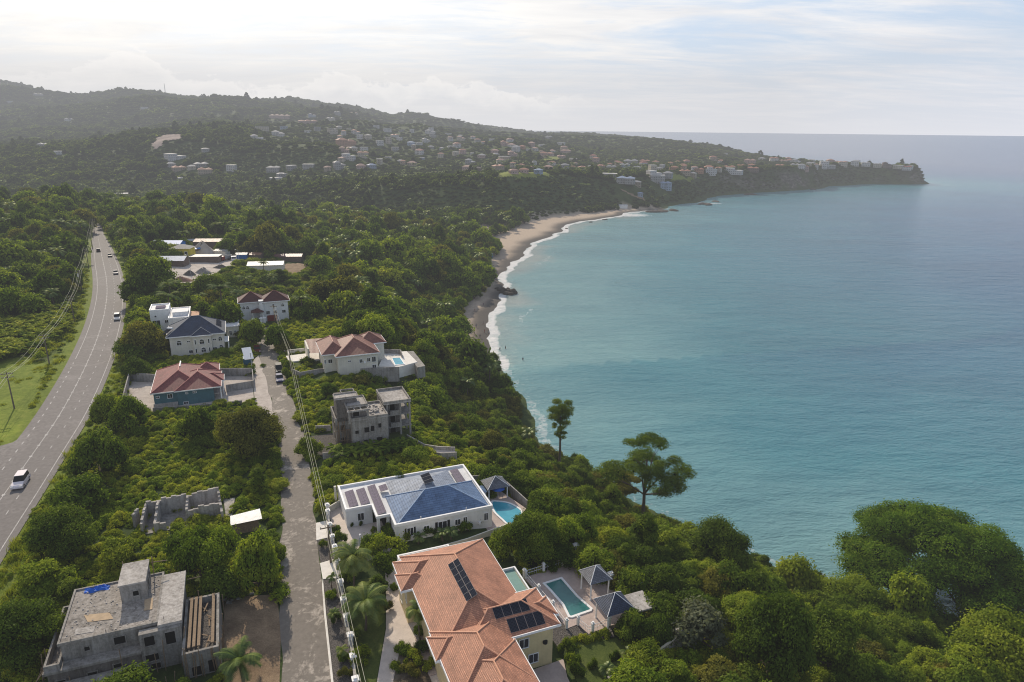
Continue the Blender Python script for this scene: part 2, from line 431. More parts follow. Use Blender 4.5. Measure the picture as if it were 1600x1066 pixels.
def mesh_np(name, V, Fc, mats, smooth=True, attrs=None):
    me = bpy.data.meshes.new(name); V = np.asarray(V, np.float32); Fc = np.asarray(Fc, np.int32); k = Fc.shape[1]
    me.vertices.add(len(V)); me.vertices.foreach_set('co', V.ravel())
    me.loops.add(Fc.size); me.loops.foreach_set('vertex_index', Fc.ravel())
    me.polygons.add(len(Fc)); me.polygons.foreach_set('loop_start', np.arange(0, Fc.size, k, dtype=np.int32))
    me.polygons.foreach_set('loop_total', np.full(len(Fc), k, np.int32))
    me.polygons.foreach_set('use_smooth', np.full(len(Fc), smooth))
    for m in (mats if isinstance(mats, (list, tuple)) else [mats]): me.materials.append(m)
    for nm, (dom, val) in (attrs or {}).items():
        a = me.attributes.new(nm, 'FLOAT', dom); a.data.foreach_set('value', np.asarray(val, np.float32))
    me.update(calc_edges=True); me.validate(); return me
def link(name, me, **kw):
    o = bpy.data.objects.new(name, me); COL.objects.link(o); tag(o, **kw); return o

# ground
def mat_ground():
    m, nt, out = nodes('ground cover'); p = pos(nt)
    n1 = noise(nt, 0.06, 5, 0.7, p, 1.0); n2 = noise(nt, 0.9, 5, 0.7, p); n3 = noise(nt, 6, 3, 0.6, p)
    g = ramp(nt, mathn(nt, 'ADD', mathn(nt, 'MULTIPLY', n1, .5), mathn(nt, 'MULTIPLY', n2, .5)),
             [(0.34, (.018, .032, .009)), (0.5, (.045, .068, .018)), (0.64, (.085, .105, .03)), (0.75, (.14, .13, .06))]).outputs[0]
    at_s = nt.nodes.new('ShaderNodeAttribute'); at_s.attribute_name = 'sand'
    sand = ramp(nt, mathn(nt, 'ADD', mathn(nt, 'MULTIPLY', n2, .6), mathn(nt, 'MULTIPLY', n3, .4)), [(0.3, (.28, .21, .155)), (0.55, (.48, .385, .295)), (0.7, (.58, .485, .38))]).outputs[0]
    at_w = nt.nodes.new('ShaderNodeAttribute'); at_w.attribute_name = 'wet'
    sand = mixc(nt, at_w.outputs['Fac'], sand, (.095, .085, .075))
    at_r = nt.nodes.new('ShaderNodeAttribute'); at_r.attribute_name = 'rock'
    rock = ramp(nt, noise(nt, .12, 6, .75, scaled(nt, p, (1, 1, 2.5))), [(0.35, (.03, .028, .024)), (0.5, (.10, .085, .07)), (0.66, (.22, .19, .155))]).outputs[0]
    fr = mathn(nt, 'MULTIPLY', at_r.outputs['Fac'], ramp(nt, noise(nt, .035, 4, .6, p), [(.4, (0, 0, 0)), (.6, (1, 1, 1))]).outputs[0])
    col = mixc(nt, fr, g, rock)
    col = mixc(nt, at_s.outputs['Fac'], col, sand)
    at_b = nt.nodes.new('ShaderNodeAttribute'); at_b.attribute_name = 'bare'
    col = mixc(nt, at_b.outputs['Fac'], col, ramp(nt, n2, [(.3, (.2, .15, .12)), (.7, (.36, .29, .25))]).outputs[0])
    at_f = nt.nodes.new('ShaderNodeAttribute'); at_f.attribute_name = 'field'
    fld = ramp(nt, mathn(nt, 'ADD', mathn(nt, 'MULTIPLY', n2, .5), mathn(nt, 'MULTIPLY', n1, .5)), [(.35, (.13, .18, .018)), (.5, (.23, .285, .032)), (.65, (.33, .34, .055))]).outputs[0]
    col = mixc(nt, at_f.outputs['Fac'], col, fld)
    principled(nt, out, col, 0.95, 0.1, bump(nt, n2, .6, .4)); return m
GROUND = mat_ground()
RR = np.geomspace(22, 9000, 470)
me, GX, GY, GZ = polar_mesh('ground', np.linspace(-80, 82, 440), RR, terrain, GROUND)
_d, _s = segdist(GX, GY, COASTP)
_r = np.hypot(GX, GY)
low = (GZ > -3)
sandv = np.where(low, (1 - sst(2.6, 4.2, GZ + .8 * fbm(GX / 6, GY / 6, 21))) * (_s < .42) * (GY > 150), 0)
ppx = at(830, 352, 2)
sandv = np.maximum(sandv, (1 - sst(26, 46, np.hypot((GX - at(868, 350, 2)[0]), (GY - at(868, 350, 2)[1]) * .55) + 14 * fbm(GX / 12, GY / 12, 31))) * (GZ < 6))
wet = 1 - sst(.25, .9, GZ)
gzx = np.gradient(GZ, axis=0) / (np.gradient(_r, axis=0) + 1e-6)
slope = np.hypot(gzx, np.gradient(GZ, axis=1) / (np.hypot(np.gradient(GX, axis=1), np.gradient(GY, axis=1)) + 1e-6))
rock = sst(.7, 1.4, slope) * (_d < 90)
scar = atd(262, 219, 1085)
bare = np.zeros_like(GZ)
FIELD_PX = [(-400,640),(0,560),(45,556),(66,566),(72,590),(58,620),(40,660),(20,690),(0,700),(-400,760)]
FIELD = np.array([at(a, b, 24.5)[:2] for a, b in FIELD_PX])
GRASSLOTS = [FIELD]
fieldv = np.where(inpoly(GX, GY, FIELD), 1.0, 0.0) * (.65 + .7 * fbm(GX / 9, GY / 9, 41))
hdist, _ = segdist(GX, GY, HWYS)
fieldv = np.maximum(fieldv, .55 * (1 - sst(7, 12, hdist)))
for nm, val in (('sand', sandv), ('wet', wet), ('rock', rock), ('bare', bare), ('field', np.clip(fieldv, 0, 1))):
    a = me.attributes.new(nm, 'FLOAT', 'POINT'); a.data.foreach_set('value', val.astype(np.float32).ravel())
ground = link('ground', me, label='green ground from the village lots to the far hills', cat='ground', kind='structure')

# sea
def mat_sea():
    m, nt, out = nodes('sea water'); p = pos(nt)
    a = nt.nodes.new('ShaderNodeAttribute'); a.attribute_name = 'shore'; sh = a.outputs['Fac']
    a2 = nt.nodes.new('ShaderNodeAttribute'); a2.attribute_name = 'foam'
    wob = noise(nt, .012, 4, .6, p, .5)
    shw = mathn(nt, 'ADD', sh, mathn(nt, 'MULTIPLY', mathn(nt, 'SUBTRACT', wob, .5), 90))
    t = mathn(nt, 'DIVIDE', shw, 620.0)
    col = ramp(nt, t, SEA_STOPS).outputs[0]
    n0 = noise(nt, .007, 8, .68, scaled(nt, p, (1, 2.2, 1), (0, 0, .5)), .4)
    col = mixc(nt, 1.0, col, ramp(nt, n0, [(.32, (.80, .83, .86)), (.5, (1, 1, 1)), (.68, (1.2, 1.17, 1.13))]).outputs[0], 'MULTIPLY')
    w1 = noise(nt, .34, 4, .65, scaled(nt, p, (1, 2.4, 1), (0, 0, -.55)), .3)
    w2 = noise(nt, 1.1, 3, .6, scaled(nt, p, (1, 2.2, 1), (0, 0, -.4)))
    w3 = noise(nt, .06, 3, .5, scaled(nt, p, (1, 2.6, 1), (0, 0, -.7)))
    h = mathn(nt, 'ADD', mathn(nt, 'ADD', mathn(nt, 'MULTIPLY', w1, .95), mathn(nt, 'MULTIPLY', w2, .28)), mathn(nt, 'MULTIPLY', w3, 2.2))
    nb = bump(nt, h, SEA_BUMP, 1.0)
    # foam: broken white bands that follow the shore
    fn = noise(nt, .35, 5, .7, p, .8); fn2 = noise(nt, 1.7, 4, .7, p)
    fm = mathn(nt, 'MULTIPLY', a2.outputs['Fac'], mathn(nt, 'ADD', fn, mathn(nt, 'MULTIPLY', fn2, .45)))
    fmask = ramp(nt, fm, [(.36, (0, 0, 0)), (.58, (1, 1, 1))]).outputs[0]
    col = mixc(nt, fmask, col, (.62, .61, .6))
    ro = mathn(nt, 'ADD', mathn(nt, 'MULTIPLY', fmask, .5), .22)
    pr = principled(nt, out, col, ro, .5, nb); pr.inputs['IOR'].default_value = 1.33
    return m
SEA_STOPS = [(0.0, (.29, .34, .32)), (.03, (.17, .31, .32)), (.17, (.056, .200, .240)), (.44, (.024, .112, .192)), (.74, (.029, .079, .180)), (1.0, (.040, .070, .165))]
SEA_BUMP = .55
def build_sea():
    me, X, Y, Z = polar_mesh('sea', np.linspace(-32, 84, 360), np.geomspace(70, 80000, 420), lambda x, y: x * 0.0, mat_sea())
    d, s = segdist(X, Y, COASTP); ins = inpoly(X, Y, LANDPOLY)
    sd = np.where(ins, -d, d)
    # foam strength: swash on the beaches, thin line along the cliffs, patch at the far beach corner
    r = np.hypot(X, Y)
    beachy = 1 - sst(.3, .55, s)
    w_in = 2.2 + 4.2 * vnoise(X / 16, Y / 16, 5) * (.35 + .65 * beachy) + r * .003
    foam = np.where(sd > -6, (1 - sst(0.35 * w_in, w_in, np.abs(sd - 1.5))), 0) * (.46 + .34 * beachy)
    band2 = (1 - sst(1.5, 4.0, np.abs(sd - 15 - 4 * vnoise(X / 30, Y / 30, 8)))) * beachy * .5 * sst(.5, .62, vnoise(X / 25, Y / 25, 12)) * (r < 700)
    fc = at(985, 336, 0); patch = (1 - sst(6, 34, np.hypot((X - fc[0]) * .8, (Y - fc[1]) * 1.0))) * .78
    fc = at(1110, 318, 0); patch = np.maximum(patch, (1 - sst(5, 24, np.hypot((X - fc[0]) * .7, (Y - fc[1]) * 1.0))) * .7)
    foam = np.maximum(np.maximum(foam, band2), patch * (sd < 60))
    for nm, val in (('shore', np.maximum(sd, 0) + (1 - beachy) * 58 * (sd > -20)), ('foam', np.clip(foam, 0, 1))):
        a = me.attributes.new(nm, 'FLOAT', 'POINT'); a.data.foreach_set('value', val.astype(np.float32).ravel())
    link('sea', me, label='turquoise sea of the bay, deep blue farther out', cat='sea', kind='structure')
build_sea()
# ------------------------------------------------------------------ near houses (village frame)
WHITE = mat_plain('white stucco', (.74, .73, .71), .8, .07, .6, streak=.10)
CREAMW = mat_plain('cream stucco', (.66, .62, .53), .8, .08, .6, streak=.12)
YELLOWW = mat_plain('pale yellow stucco', (.68, .55, .31), .8, .08, .6, streak=.10)
TEALW = mat_plain('teal painted wall', (.075, .17, .20), .7, .12, .7, streak=.15)
TRIM = mat_plain('white trim paint', (.80, .79, .78), .6, .05, 2)
CONC = mat_concrete('raw concrete', (.30, .28, .255))
CONCL = mat_concrete('pale concrete slab', (.42, .39, .36), .36)
CONCD = mat_concrete('dark concrete block', (.20, .18, .165))  # darker tone than the raw concrete
STONE = mat_concrete('grey boundary wall', (.34, .32, .30), .3)
CORAL = mat_tile('terracotta tiles', (.56, .262, .165))
CORALR = mat_plain('terracotta ridge tiles', (.62, .32, .20), .6, .1, 3)
SALMON = mat_tile('salmon shingles', (.27, .115, .088), .2, .3)
SALMONR = mat_plain('salmon ridge caps', (.46, .25, .19), .7, .1, 3)
REDR = mat_tile('red shingles', (.27, .082, .076), .2, .3)
DRED = mat_tile('dark red shingles', (.10, .030, .026), .2, .3)
BLUEGLARE = mat_tile('glare pale blue tiles', (.27, .31, .385), .38, 1.1, .6, .3, .14, .12)  # paler copy of the blue tiles, sky glare put into the colour
BLUER = mat_tile('blue metal tiles', (.125, .195, .325), .38, 1.1, .6, .3, .14, .12)
SLATE = mat_tile('slate blue shingles', (.045, .062, .105), .2, .3)
GREYT = mat_tile('grey shingles', (.16, .17, .20), .2, .3)
FLATW = mat_plain('white roof membrane', (.62, .62, .63), .7, .14, .8)
GLASS = mat_glass(); DARK = mat_plain('dark opening', (.012, .011, .010), .9, .1)  # DARK: shade inside an opening, painted on a flat dark face
PANEL = mat_panel(); PANELP = mat_panel('sky glare solar cells', (.15, .128, .155), (.30, .28, .30), .2)  # PANELP: sky reflection painted into the violet grey cell colour
PANELF = mat_plain('aluminium panel frame', (.17, .17, .18), .6, .05)
PAVE = mat_plain('pale paving', (.58, .50, .44), .85, .12, .9)
PAVEP = mat_plain('pinkish paving', (.45, .36, .32), .85, .14, .8)
PAVEW = mat_plain('sunlit white paving', (.72, .68, .62), .85, .1, 1)  # plain white paving colour
TEALF = mat_plain('teal roof membrane', (.17, .30, .27), .6, .1, .7)
REDP = mat_plain('red paint', (.22, .035, .025), .5, .1, 2)
WOOD = mat_plain('weathered timber', (.24, .17, .11), .85, .25, 4)
PLY = mat_plain('plywood', (.42, .31, .2), .85, .15, 2)
IRON = mat_plain('black ironwork', (.02, .02, .022), .5, .1, 4)
LAWN = None
def mat_water(name, c, c2):
    m, nt, out = nodes(name); p = pos(nt)
    n = noise(nt, .35, 2, .5, p); w = noise(nt, 3.5, 3, .6, p, .4)
    principled(nt, out, ramp(nt, n, [(.35, c), (.65, c2)]).outputs[0], .06, .5, bump(nt, w, .12, .1)); return m
POOLT = mat_water('teal pool water', (.03, .13, .13), (.06, .20, .19))
POOLB = mat_water('blue pool water', (.05, .30, .40), (.09, .40, .50))
def mat_gravel(name, a, b):
    m, nt, out = nodes(name); p = pos(nt)
    v = nt.nodes.new('ShaderNodeTexVoronoi'); v.inputs['Scale'].default_value = 11; nt.links.new(p, v.inputs['Vector'])
    col = mixc(nt, noise(nt, 3, 3, .7, p), a, b)
    col = mixc(nt, 1.0, col, ramp(nt, v.outputs['Distance'], [(.2, (1.1, 1.1, 1.1)), (.6, (.4, .4, .4))]).outputs[0], 'MULTIPLY')
    principled(nt, out, col, .95, .1, bump(nt, v.outputs['Distance'], .8, .15)); return m
GRAVEL = mat_gravel('grey gravel', (.12, .11, .10), (.30, .27, .25))
def mat_lawn(name, a, b, c):
    m, nt, out = nodes(name); p = pos(nt)
    f = mathn(nt, 'ADD', mathn(nt, 'MULTIPLY', noise(nt, .3, 4, .7, p, .5), .6), mathn(nt, 'MULTIPLY', noise(nt, 5, 4, .7, p), .4))
    principled(nt, out, ramp(nt, f, [(.33, a), (.5, b), (.66, c)]).outputs[0], .95, .1, bump(nt, noise(nt, 9, 3, .7, p), .8, .12)); return m
LAWNM = mat_lawn('mown lawn', (.045, .065, .016), (.085, .11, .026), (.13, .14, .04))
SOIL = mat_lawn('planting bed soil', (.05, .04, .028), (.11, .085, .06), (.2, .17, .13))
DIRT = mat_lawn('bare orange dirt', (.14, .095, .062), (.24, .17, .11), (.36, .26, .165))
YARD = mat_lawn('pale marl yard', (.33, .28, .24), (.50, .44, .39), (.62, .55, .48))

def hip(mb, x0, x1, y0, y1, z, h, axis=None, soffit=True, over=0.0, ratio=1.0):
    """hip roof over a rectangle; returns the height function"""
    if axis is None: axis = 'y' if (y1 - y0) > (x1 - x0) else 'x'
    if axis == 'y':
        i = min((x1 - x0) / 2 * ratio, (y1 - y0) / 2 - .01); a = ((x0 + x1) / 2, y0 + i, z + h); b = ((x0 + x1) / 2, y1 - i, z + h)
        q = [(x0, y0, z), (x1, y0, z), (x1, y1, z), (x0, y1, z)]
        mb.poly([q[0], q[1], a]); mb.poly([q[1], q[2], b, a]); mb.poly([q[2], q[3], b]); mb.poly([q[3], q[0], a, b])
    else:
        i = min((y1 - y0) / 2 * ratio, (x1 - x0) / 2 - .01); a = (x0 + i, (y0 + y1) / 2, z + h); b = (x1 - i, (y0 + y1) / 2, z + h)
        q = [(x0, y0, z), (x1, y0, z), (x1, y1, z), (x0, y1, z)]
        mb.poly([q[0], q[1], b, a]); mb.poly([q[1], q[2], b]); mb.poly([q[2], q[3], a, b]); mb.poly([q[3], q[0], a])
    if soffit: mb.poly([(x0, y1, z), (x1, y1, z), (x1, y0, z), (x0, y0, z)])
    return q, a, b
def hip_edges(q, a, b, axis):
    if axis == 'y': return [(q[0], a), (q[1], a), (q[2], b), (q[3], b), (a, b)]
    return [(q[0], a), (q[3], a), (q[1], b), (q[2], b), (a, b)]
def roof_set(parent, blocks, mat, capmat, trim, cap=.14, fascia=.24, name='roof'):
    """several intersecting hip roofs as one roof part, with ridge caps and fascia boards as sub-parts"""
    mb = MB(); caps = MB(); fa = MB()
    for k, (x0, x1, y0, y1, z, h, ax) in enumerate(blocks):
        z = z + .013 * k
        q, a, b = hip(mb, x0, x1, y0, y1, z, h, ax)
        axx = ax or ('y' if (y1 - y0) > (x1 - x0) else 'x')
        for p, r in hip_edges(q, a, b, axx):
            if (Vector(p) - Vector(r)).length > .1: caps.tube([(p[0], p[1], p[2] + .02), (r[0], r[1], r[2] + .02)], cap, 6)
        t = .07 + .004 * k
        fa.box(x0 - t, x1 + t, y0 - t, y0, z - fascia, z + .03); fa.box(x0 - t, x1 + t, y1, y1 + t, z - fascia, z + .03)
        fa.box(x0 - t, x0, y0, y1, z - fascia, z + .03); fa.box(x1, x1 + t, y0, y1, z - fascia, z + .03)
    r = mb.build(name, mat, parent); r['_o'] = parent['_o']
    c = caps.build('ridge_cap', capmat, parent, smooth=True); c.parent = r
    f = fa.build('fascia', trim, parent); f.parent = r
    return r
def window(parent, face, a, c, z0, w, h, frame=None, pane=None, mull=1, fr=.09, name='window', arch=False, shutters=None, proud=.07):
    """window on an axis-aligned wall. face 'y-': wall plane y=c, centred at x=a; 'x-','x+': wall plane x=c, centred at y=a"""
    frame = frame or TRIM; pane = pane or GLASS
    def T(u, d, z):
        if face == 'y-': return (a + u, c - d, z)
        if face == 'y+': return (a - u, c + d, z)
        if face == 'x-': return (c - d, a - u, z)
        return (c + d, a + u, z)
    def bar(mb, u0, u1, za, zb, d0, d1):
        p = [T(u0, d0, za), T(u1, d0, za), T(u1, d1, za), T(u0, d1, za), T(u0, d0, zb), T(u1, d0, zb), T(u1, d1, zb), T(u0, d1, zb)]
        for q in ((0, 1, 2, 3), (7, 6, 5, 4), (3, 2, 6, 7), (0, 4, 5, 1), (0, 3, 7, 4), (1, 5, 6, 2)): mb.poly([p[i] for i in q])
    m = MB(); hw = w / 2
    bar(m, -hw - fr, -hw, z0 - fr, z0 + h + fr, 0, proud); bar(m, hw, hw + fr, z0 - fr, z0 + h + fr, 0, proud)
    bar(m, -hw, hw, z0 - fr, z0, 0, proud + .03); bar(m, -hw, hw, z0 + h, z0 + h + fr, 0, proud)
    for k in range(mull):
        u = -hw + w * (k + 1) / (mull + 1); bar(m, u - .03, u + .03, z0, z0 + h, 0, proud - .01)
    if arch:
        n = 8
        for k in range(n):
            t0, t1 = PI * k / n, PI * (k + 1) / n; R1, R0 = hw + fr, hw
            m.poly([T(R1 * math.cos(t0), proud, z0 + h + R1 * math.sin(t0)), T(R1 * math.cos(t1), proud, z0 + h + R1 * math.sin(t1)), T(R0 * math.cos(t1), proud, z0 + h + R0 * math.sin(t1)), T(R0 * math.cos(t0), proud, z0 + h + R0 * math.sin(t0))])
            m.poly([T(R1 * math.cos(t0), 0, z0 + h + R1 * math.sin(t0)), T(R1 * math.cos(t1), 0, z0 + h + R1 * math.sin(t1)), T(R1 * math.cos(t1), proud, z0 + h + R1 * math.sin(t1)), T(R1 * math.cos(t0), proud, z0 + h + R1 * math.sin(t0))])
    f = m.build(name, frame, parent)
    g = MB(); d = proud * .4
    g.poly([T(-hw, d, z0), T(hw, d, z0), T(hw, d, z0 + h), T(-hw, d, z0 + h)])
    if arch: g.poly([T(hw * math.cos(PI * k / 8), d, z0 + h + hw * math.sin(PI * k / 8)) for k in range(9)])
    p = g.build('pane', pane, parent); p.parent = f
    if shutters:
        for s in (-1, 1):
            sh = MB(); bar(sh, s * (hw + fr + .02) if s > 0 else -(hw + fr + .02) - w * .3, (hw + fr + .02) + w * .3 if s > 0 else -(hw + fr + .02), z0 - .05, z0 + h + .05, 0, .05)
            x = sh.build('shutter', shutters, parent); x.parent = f
    return f
def opening(parent, face, a, c, z0, w, h, name='window_opening'):  # no hole in the wall, a dark pane paints the inner shade
    return window(parent, face, a, c, z0, w, h, frame=CONC, pane=DARK, mull=0, fr=.10, name=name, proud=.09)
def ring(mb, poly, z0, z1, t):
    """parapet: a wall of thickness t along the inside of a plan polygon (ccw)"""
    a = sum(poly[i][0] * poly[(i + 1) % len(poly)][1] - poly[(i + 1) % len(poly)][0] * poly[i][1] for i in range(len(poly)))
    if a < 0: poly = poly[::-1]
    inn = []
    n = len(poly)
    for i in range(n):
        p0, p1, p2 = Vector(poly[i - 1]).to_2d(), Vector(poly[i]).to_2d(), Vector(poly[(i + 1) % n]).to_2d()
        d1 = (p1 - p0).normalized(); d2 = (p2 - p1).normalized(); n1 = Vector((-d1.y, d1.x)); n2 = Vector((-d2.y, d2.x))
        b = (n1 + n2); k = t / max(.3, (1 + n1.dot(n2)) / 1.0) ; inn.append(p1 + b * k)
    for i in range(n):
        j = (i + 1) % n; p, q, r, s = poly[i], poly[j], inn[j], inn[i]
        mb.poly([(p[0], p[1], z0), (q[0], q[1], z0), (q[0], q[1], z1), (p[0], p[1], z1)])
        mb.poly([(p[0], p[1], z1), (q[0], q[1], z1), (r[0], r[1], z1), (s[0], s[1], z1)])
        mb.poly([(r[0], r[1], z0), (s[0], s[1], z0), (s[0], s[1], z1), (r[0], r[1], z1)])
    return inn
def panels(parent, P0, e1, e2, nc, nr, w, h, mat, gap=.04, lift=.12):
    e1 = Vector(e1).normalized(); e2 = Vector(e2).normalized(); nn = e1.cross(e2)
    if nn.z < 0: nn = -nn
    nn.normalize(); P0 = Vector(P0) + nn * lift; first = None; o = Vector(parent['_o'])
    me = None
    for i in range(nc):
        for j in range(nr):
            c = P0 + e1 * (i * (w + gap)) + e2 * (j * (h + gap))
            if me is None:
                m = MB(); q = [Vector((0, 0, 0)), e1 * w, e1 * w + e2 * h, e2 * h]; dn = nn * -.05; f = .022
                top = [e1 * f + e2 * f, e1 * (w - f) + e2 * f, e1 * (w - f) + e2 * (h - f), e1 * f + e2 * (h - f)]
                if (q[1] - q[0]).cross(q[2] - q[0]).dot(nn) < 0: q.reverse(); top.reverse()
                m.poly([p + nn * .004 for p in top], [(0, 0), (w, 0), (w, h), (0, h)])
                m.cur = 1; m.poly(q)
                for k in range(4): m.poly([q[k] + dn, q[(k + 1) % 4] + dn, q[(k + 1) % 4], q[k]])
                ob = m.build('solar_panel', [mat, PANELF]); me = ob.data; ob.rotation_euler = (0, 0, 0)
            else:
                ob = bpy.data.objects.new('solar_panel', me); COL.objects.link(ob)
            ob.parent = parent; ob.location = c - o
def pillar(mb, x, y, z0, z1, w=.55, cap=True, ball=False):
    mb.box(x - w / 2, x + w / 2, y - w / 2, y + w / 2, z0, z1)
    if cap:
        mb.box(x - w * .7, x + w * .7, y - w * .7, y + w * .7, z1 + .002, z1 + .16)
        mb.prism([(x - w * .4, y - w * .4), (x + w * .4, y - w * .4), (x + w * .4, y + w * .4), (x - w * .4, y + w * .4)], z1 + .163, z1 + .34)
def run_wall(mb, pts, z0, z1, t=.2):
    for a, b in zip(pts, pts[1:]):
        d = Vector((b[0] - a[0], b[1] - a[1])).normalized(); n = Vector((-d.y, d.x)) * (t / 2)
        mb.prism([(a[0] - n.x, a[1] - n.y), (b[0] - n.x, b[1] - n.y), (b[0] + n.x, b[1] + n.y), (a[0] + n.x, a[1] + n.y)], z0, z1)
EXCL = []            # village-frame polygons kept free of trees and undergrowth
def sheet(name, poly, z, mat, label, depth=.0, excl=True, cat='ground'):
    mb = MB()
    if depth: mb.prism(poly, z - depth, z, bottom=False)
    else:
        p = poly if sum(poly[i][0] * poly[(i + 1) % len(poly)][1] - poly[(i + 1) % len(poly)][0] * poly[i][1] for i in range(len(poly))) > 0 else poly[::-1]
        mb.poly([(a, b, z) for a, b in p])
    o = tag(mb.build(name, mat), label, cat, kind='structure')
    if excl: EXCL.append(poly)
    return o
def PL(pts, z): return [L(a, b, z) for a, b in pts]

# ---- coral-roofed villa -------------------------------------------------------------------------
def coral_villa():
    t = thing('coral_villa', 'large pale yellow villa with terracotta tiled hip roofs and black solar panels', 'house', 18, -14, 25)
    z = 30.6
    blocks = [(11.9, 23.4, -20.3, -1.5, z, 2.75, 'y'), (10.8, 17.6, -8.1, -2.4, z, 1.3, 'x'), (10.5, 14.6, -8.4, -5.0, z - .05, .85, 'x'),
              (12.4, 19.2, -16.2, -10.3, z, 1.45, 'x'), (11.8, 20.1, -27, -16.5, z, 2.0, 'y'), (11.3, 15.5, -20.9, -17.2, z - .04, .9, 'x'), (12.3, 20.2, -31.5, -21.0, z, 1.75, 'y'),
              (15.0, 25.9, -20.6, -13.8, z, 1.65, 'x'), (21.5, 26.4, -18.9, -15.6, z - .06, .85, 'x')]
    w = MB()
    for k, b in enumerate(blocks):
        if b[1] - b[0] < 4.3: continue
        e = .55 + .006 * k; w.box(b[0] + e, b[1] - e, b[2] + e, b[3] - e, 24.5, b[4] - .03 * (k + 1) * .3)
    w.build('wall', YELLOWW, t)
    roof_set(t, blocks, CORAL, CORALR, TRIM, .095, .26)
    for k, (a, c, z0, ww) in enumerate([(21.7, -20.04, 28.3, 1.1), (22.9, -20.04, 25.9, 1.1)]): window(t, 'y-', a, c, z0, ww, 1.15, mull=1)
    m = MB(); m.lathe((24.3, -20.15, 0), [(.0, 28.2), (.28, 28.2), (.28, 28.5), (.0, 28.5)], 10); m.build('wall_lamp', IRON, t)
    window(t, 'y-', 17.5, -30.9, 28.2, 1.3, 1.2); window(t, 'y-', 14.2, -30.9, 28.2, 1.0, 1.2)
    for y, z0 in ((-4.2, 28.2), (-4.2, 25.9), (-7.0, 28.0)): window(t, 'x-', y, 11.40, z0, .9, 1.2)
    for y in (-18.6, -24.2, -27.8): window(t, 'x-', y, 12.4 if y > -21 else 12.85, 28.1, 1.0, 1.2)
    for y in (-23.6, -27): window(t, 'x-', y, 12.85, 25.8, 1.0, 1.3)
    # entrance porch: columns, arch beam, door
    for y in (-10.9, -15.6):
        p = MB(); p.lathe((12.8, y, 0), [(.3, 25), (.3, 25.3), (.2, 25.35), (.17, 29.6), (.3, 29.7), (.3, 30.2)], 12)
        p.build('porch_column', TRIM, t)
    d = MB(); d.box(12.84, 12.9, -14.0, -12.6, 25.05, 27.5); d.build('entrance_door', mat_plain('brown door', (.16, .06, .03), .5, .2, 3), t)
    b = MB(); b.box(11.5, 12.94, -16.9, -10.2, 24.9, 25.16); b.build('porch_step', PAVEP, t)
    # balcony slab with the teal terrace on the sea side
    q = PL([(781.8, 893.5), (801.5, 885.6), (829, 922), (806, 936)], 28.2)
    d = MB(); x0 = min(p[0] for p in q); x1 = max(p[0] for p in q); y0 = min(p[1] for p in q); y1 = max(p[1] for p in q)
    x0 = 22.7
    d.box(x0, x1, y0 - 2, y1, 25, 27.9); d.build('terrace_block', YELLOWW, t)
    d = MB(); d.box(x0 + .1, x1 - .25, y0 - 2, y1 - .25, 27.9, 27.95); d.build('terrace_floor', TEALF, t)
    d = MB(); ring(d, [(x0, y0 - 2), (x1, y0 - 2), (x1, y1), (x0, y1)], 27.905, 28.25, .2); d.build('terrace_parapet', TRIM, t)
    # white flat-roofed service wing behind
    q = PL([(622, 877), (655, 858), (680, 850), (690, 862), (640, 880)], 28.6)
    d = MB(); d.box(12.3, 19.6, -2.0, 2.2, 24.9, 28.0); d.build('service_wing', WHITE, t)
    d = MB(); ring(d, [(12.3, -2.0), (19.6, -2.0), (19.6, 2.2), (12.3, 2.2)], 28.0, 28.4, .22); d.build('service_parapet', TRIM, t)
    # solar panels on the roof
    bA = blocks[0]; s = 2.75 / ((bA[1] - bA[0]) / 2)
    def west(px, py):
        zz = 32.3
        for _ in range(6):
            x, y = L(px, py, zz); zz = bA[4] + (x - bA[0]) * s
        return Vector((x, y, zz))
    P = west(480 + 835 / 3.81, 820 + 245 / 3.81); Q = west(480 + 965 / 3.81, 820 + 458 / 3.81); R = west(480 + 893 / 3.81, 820 + 198 / 3.81)
    ln = abs(P.y - Q.y) ; hh = 2.9
    panels(t, (P.x + .1, P.y, bA[4] + (P.x + .1 - bA[0]) * s), (0, -1, 0), (1, 0, s), 6, 2, ln / 6 - .06, min(1.75, (R - P).length / 2 - .05), PANEL)
    bF = blocks[7]; s = 1.65 / ((bF[3] - bF[2]) / 2)
    def south(px, py):
        zz = 31.5
        for _ in range(6):
            x, y = L(px, py, zz); zz = bF[4] + (y - bF[2]) * s
        return Vector((x, y, zz))
    P = south(480 + 1120 / 3.81, 820 + 585 / 3.81)
    panels(t, (P.x + .15, -17.5 - .9, bF[4] + (-18.4 - bF[2]) * s), (1, 0, 0), (0, 1, s), 4, 1, 1.02, 1.45, PANEL)
    panels(t, (P.x + 1.3, -20.15, bF[4] + (-20.15 - bF[2]) * s), (1, 0, 0), (0, 1, s), 4, 1, 1.02, 1.6, PANEL)
    EXCL.append([(10.5, 3), (24, 3), (28, -3), (27, -21), (21, -33), (11, -33)])
coral_villa()
sheet('driveway', [(10.9, 4), (13, 4), (13, -33), (3.2, -33), (5.9, -15.5), (8.6, -7.5), (10, -1)], 25.03, PAVE, 'pale paved driveway of the terracotta roofed villa')
sheet('planting_bed', [(9.4, -11.6), (11.5, -11.8), (11.6, -30), (5, -30), (7.6, -16.1)], 25.09, SOIL, 'planting bed inside the curve of the villa driveway', depth=.1, excl=False)
sheet('front_lawn', [(4.9, 3.6), (10.6, 3), (9.9, -1), (8.5, -7.5), (5.8, -15.5), (3.0, -30), (2.6, -30), (4.3, -8)], 25.02, LAWNM, 'shaded front lawn behind the white pillared wall')
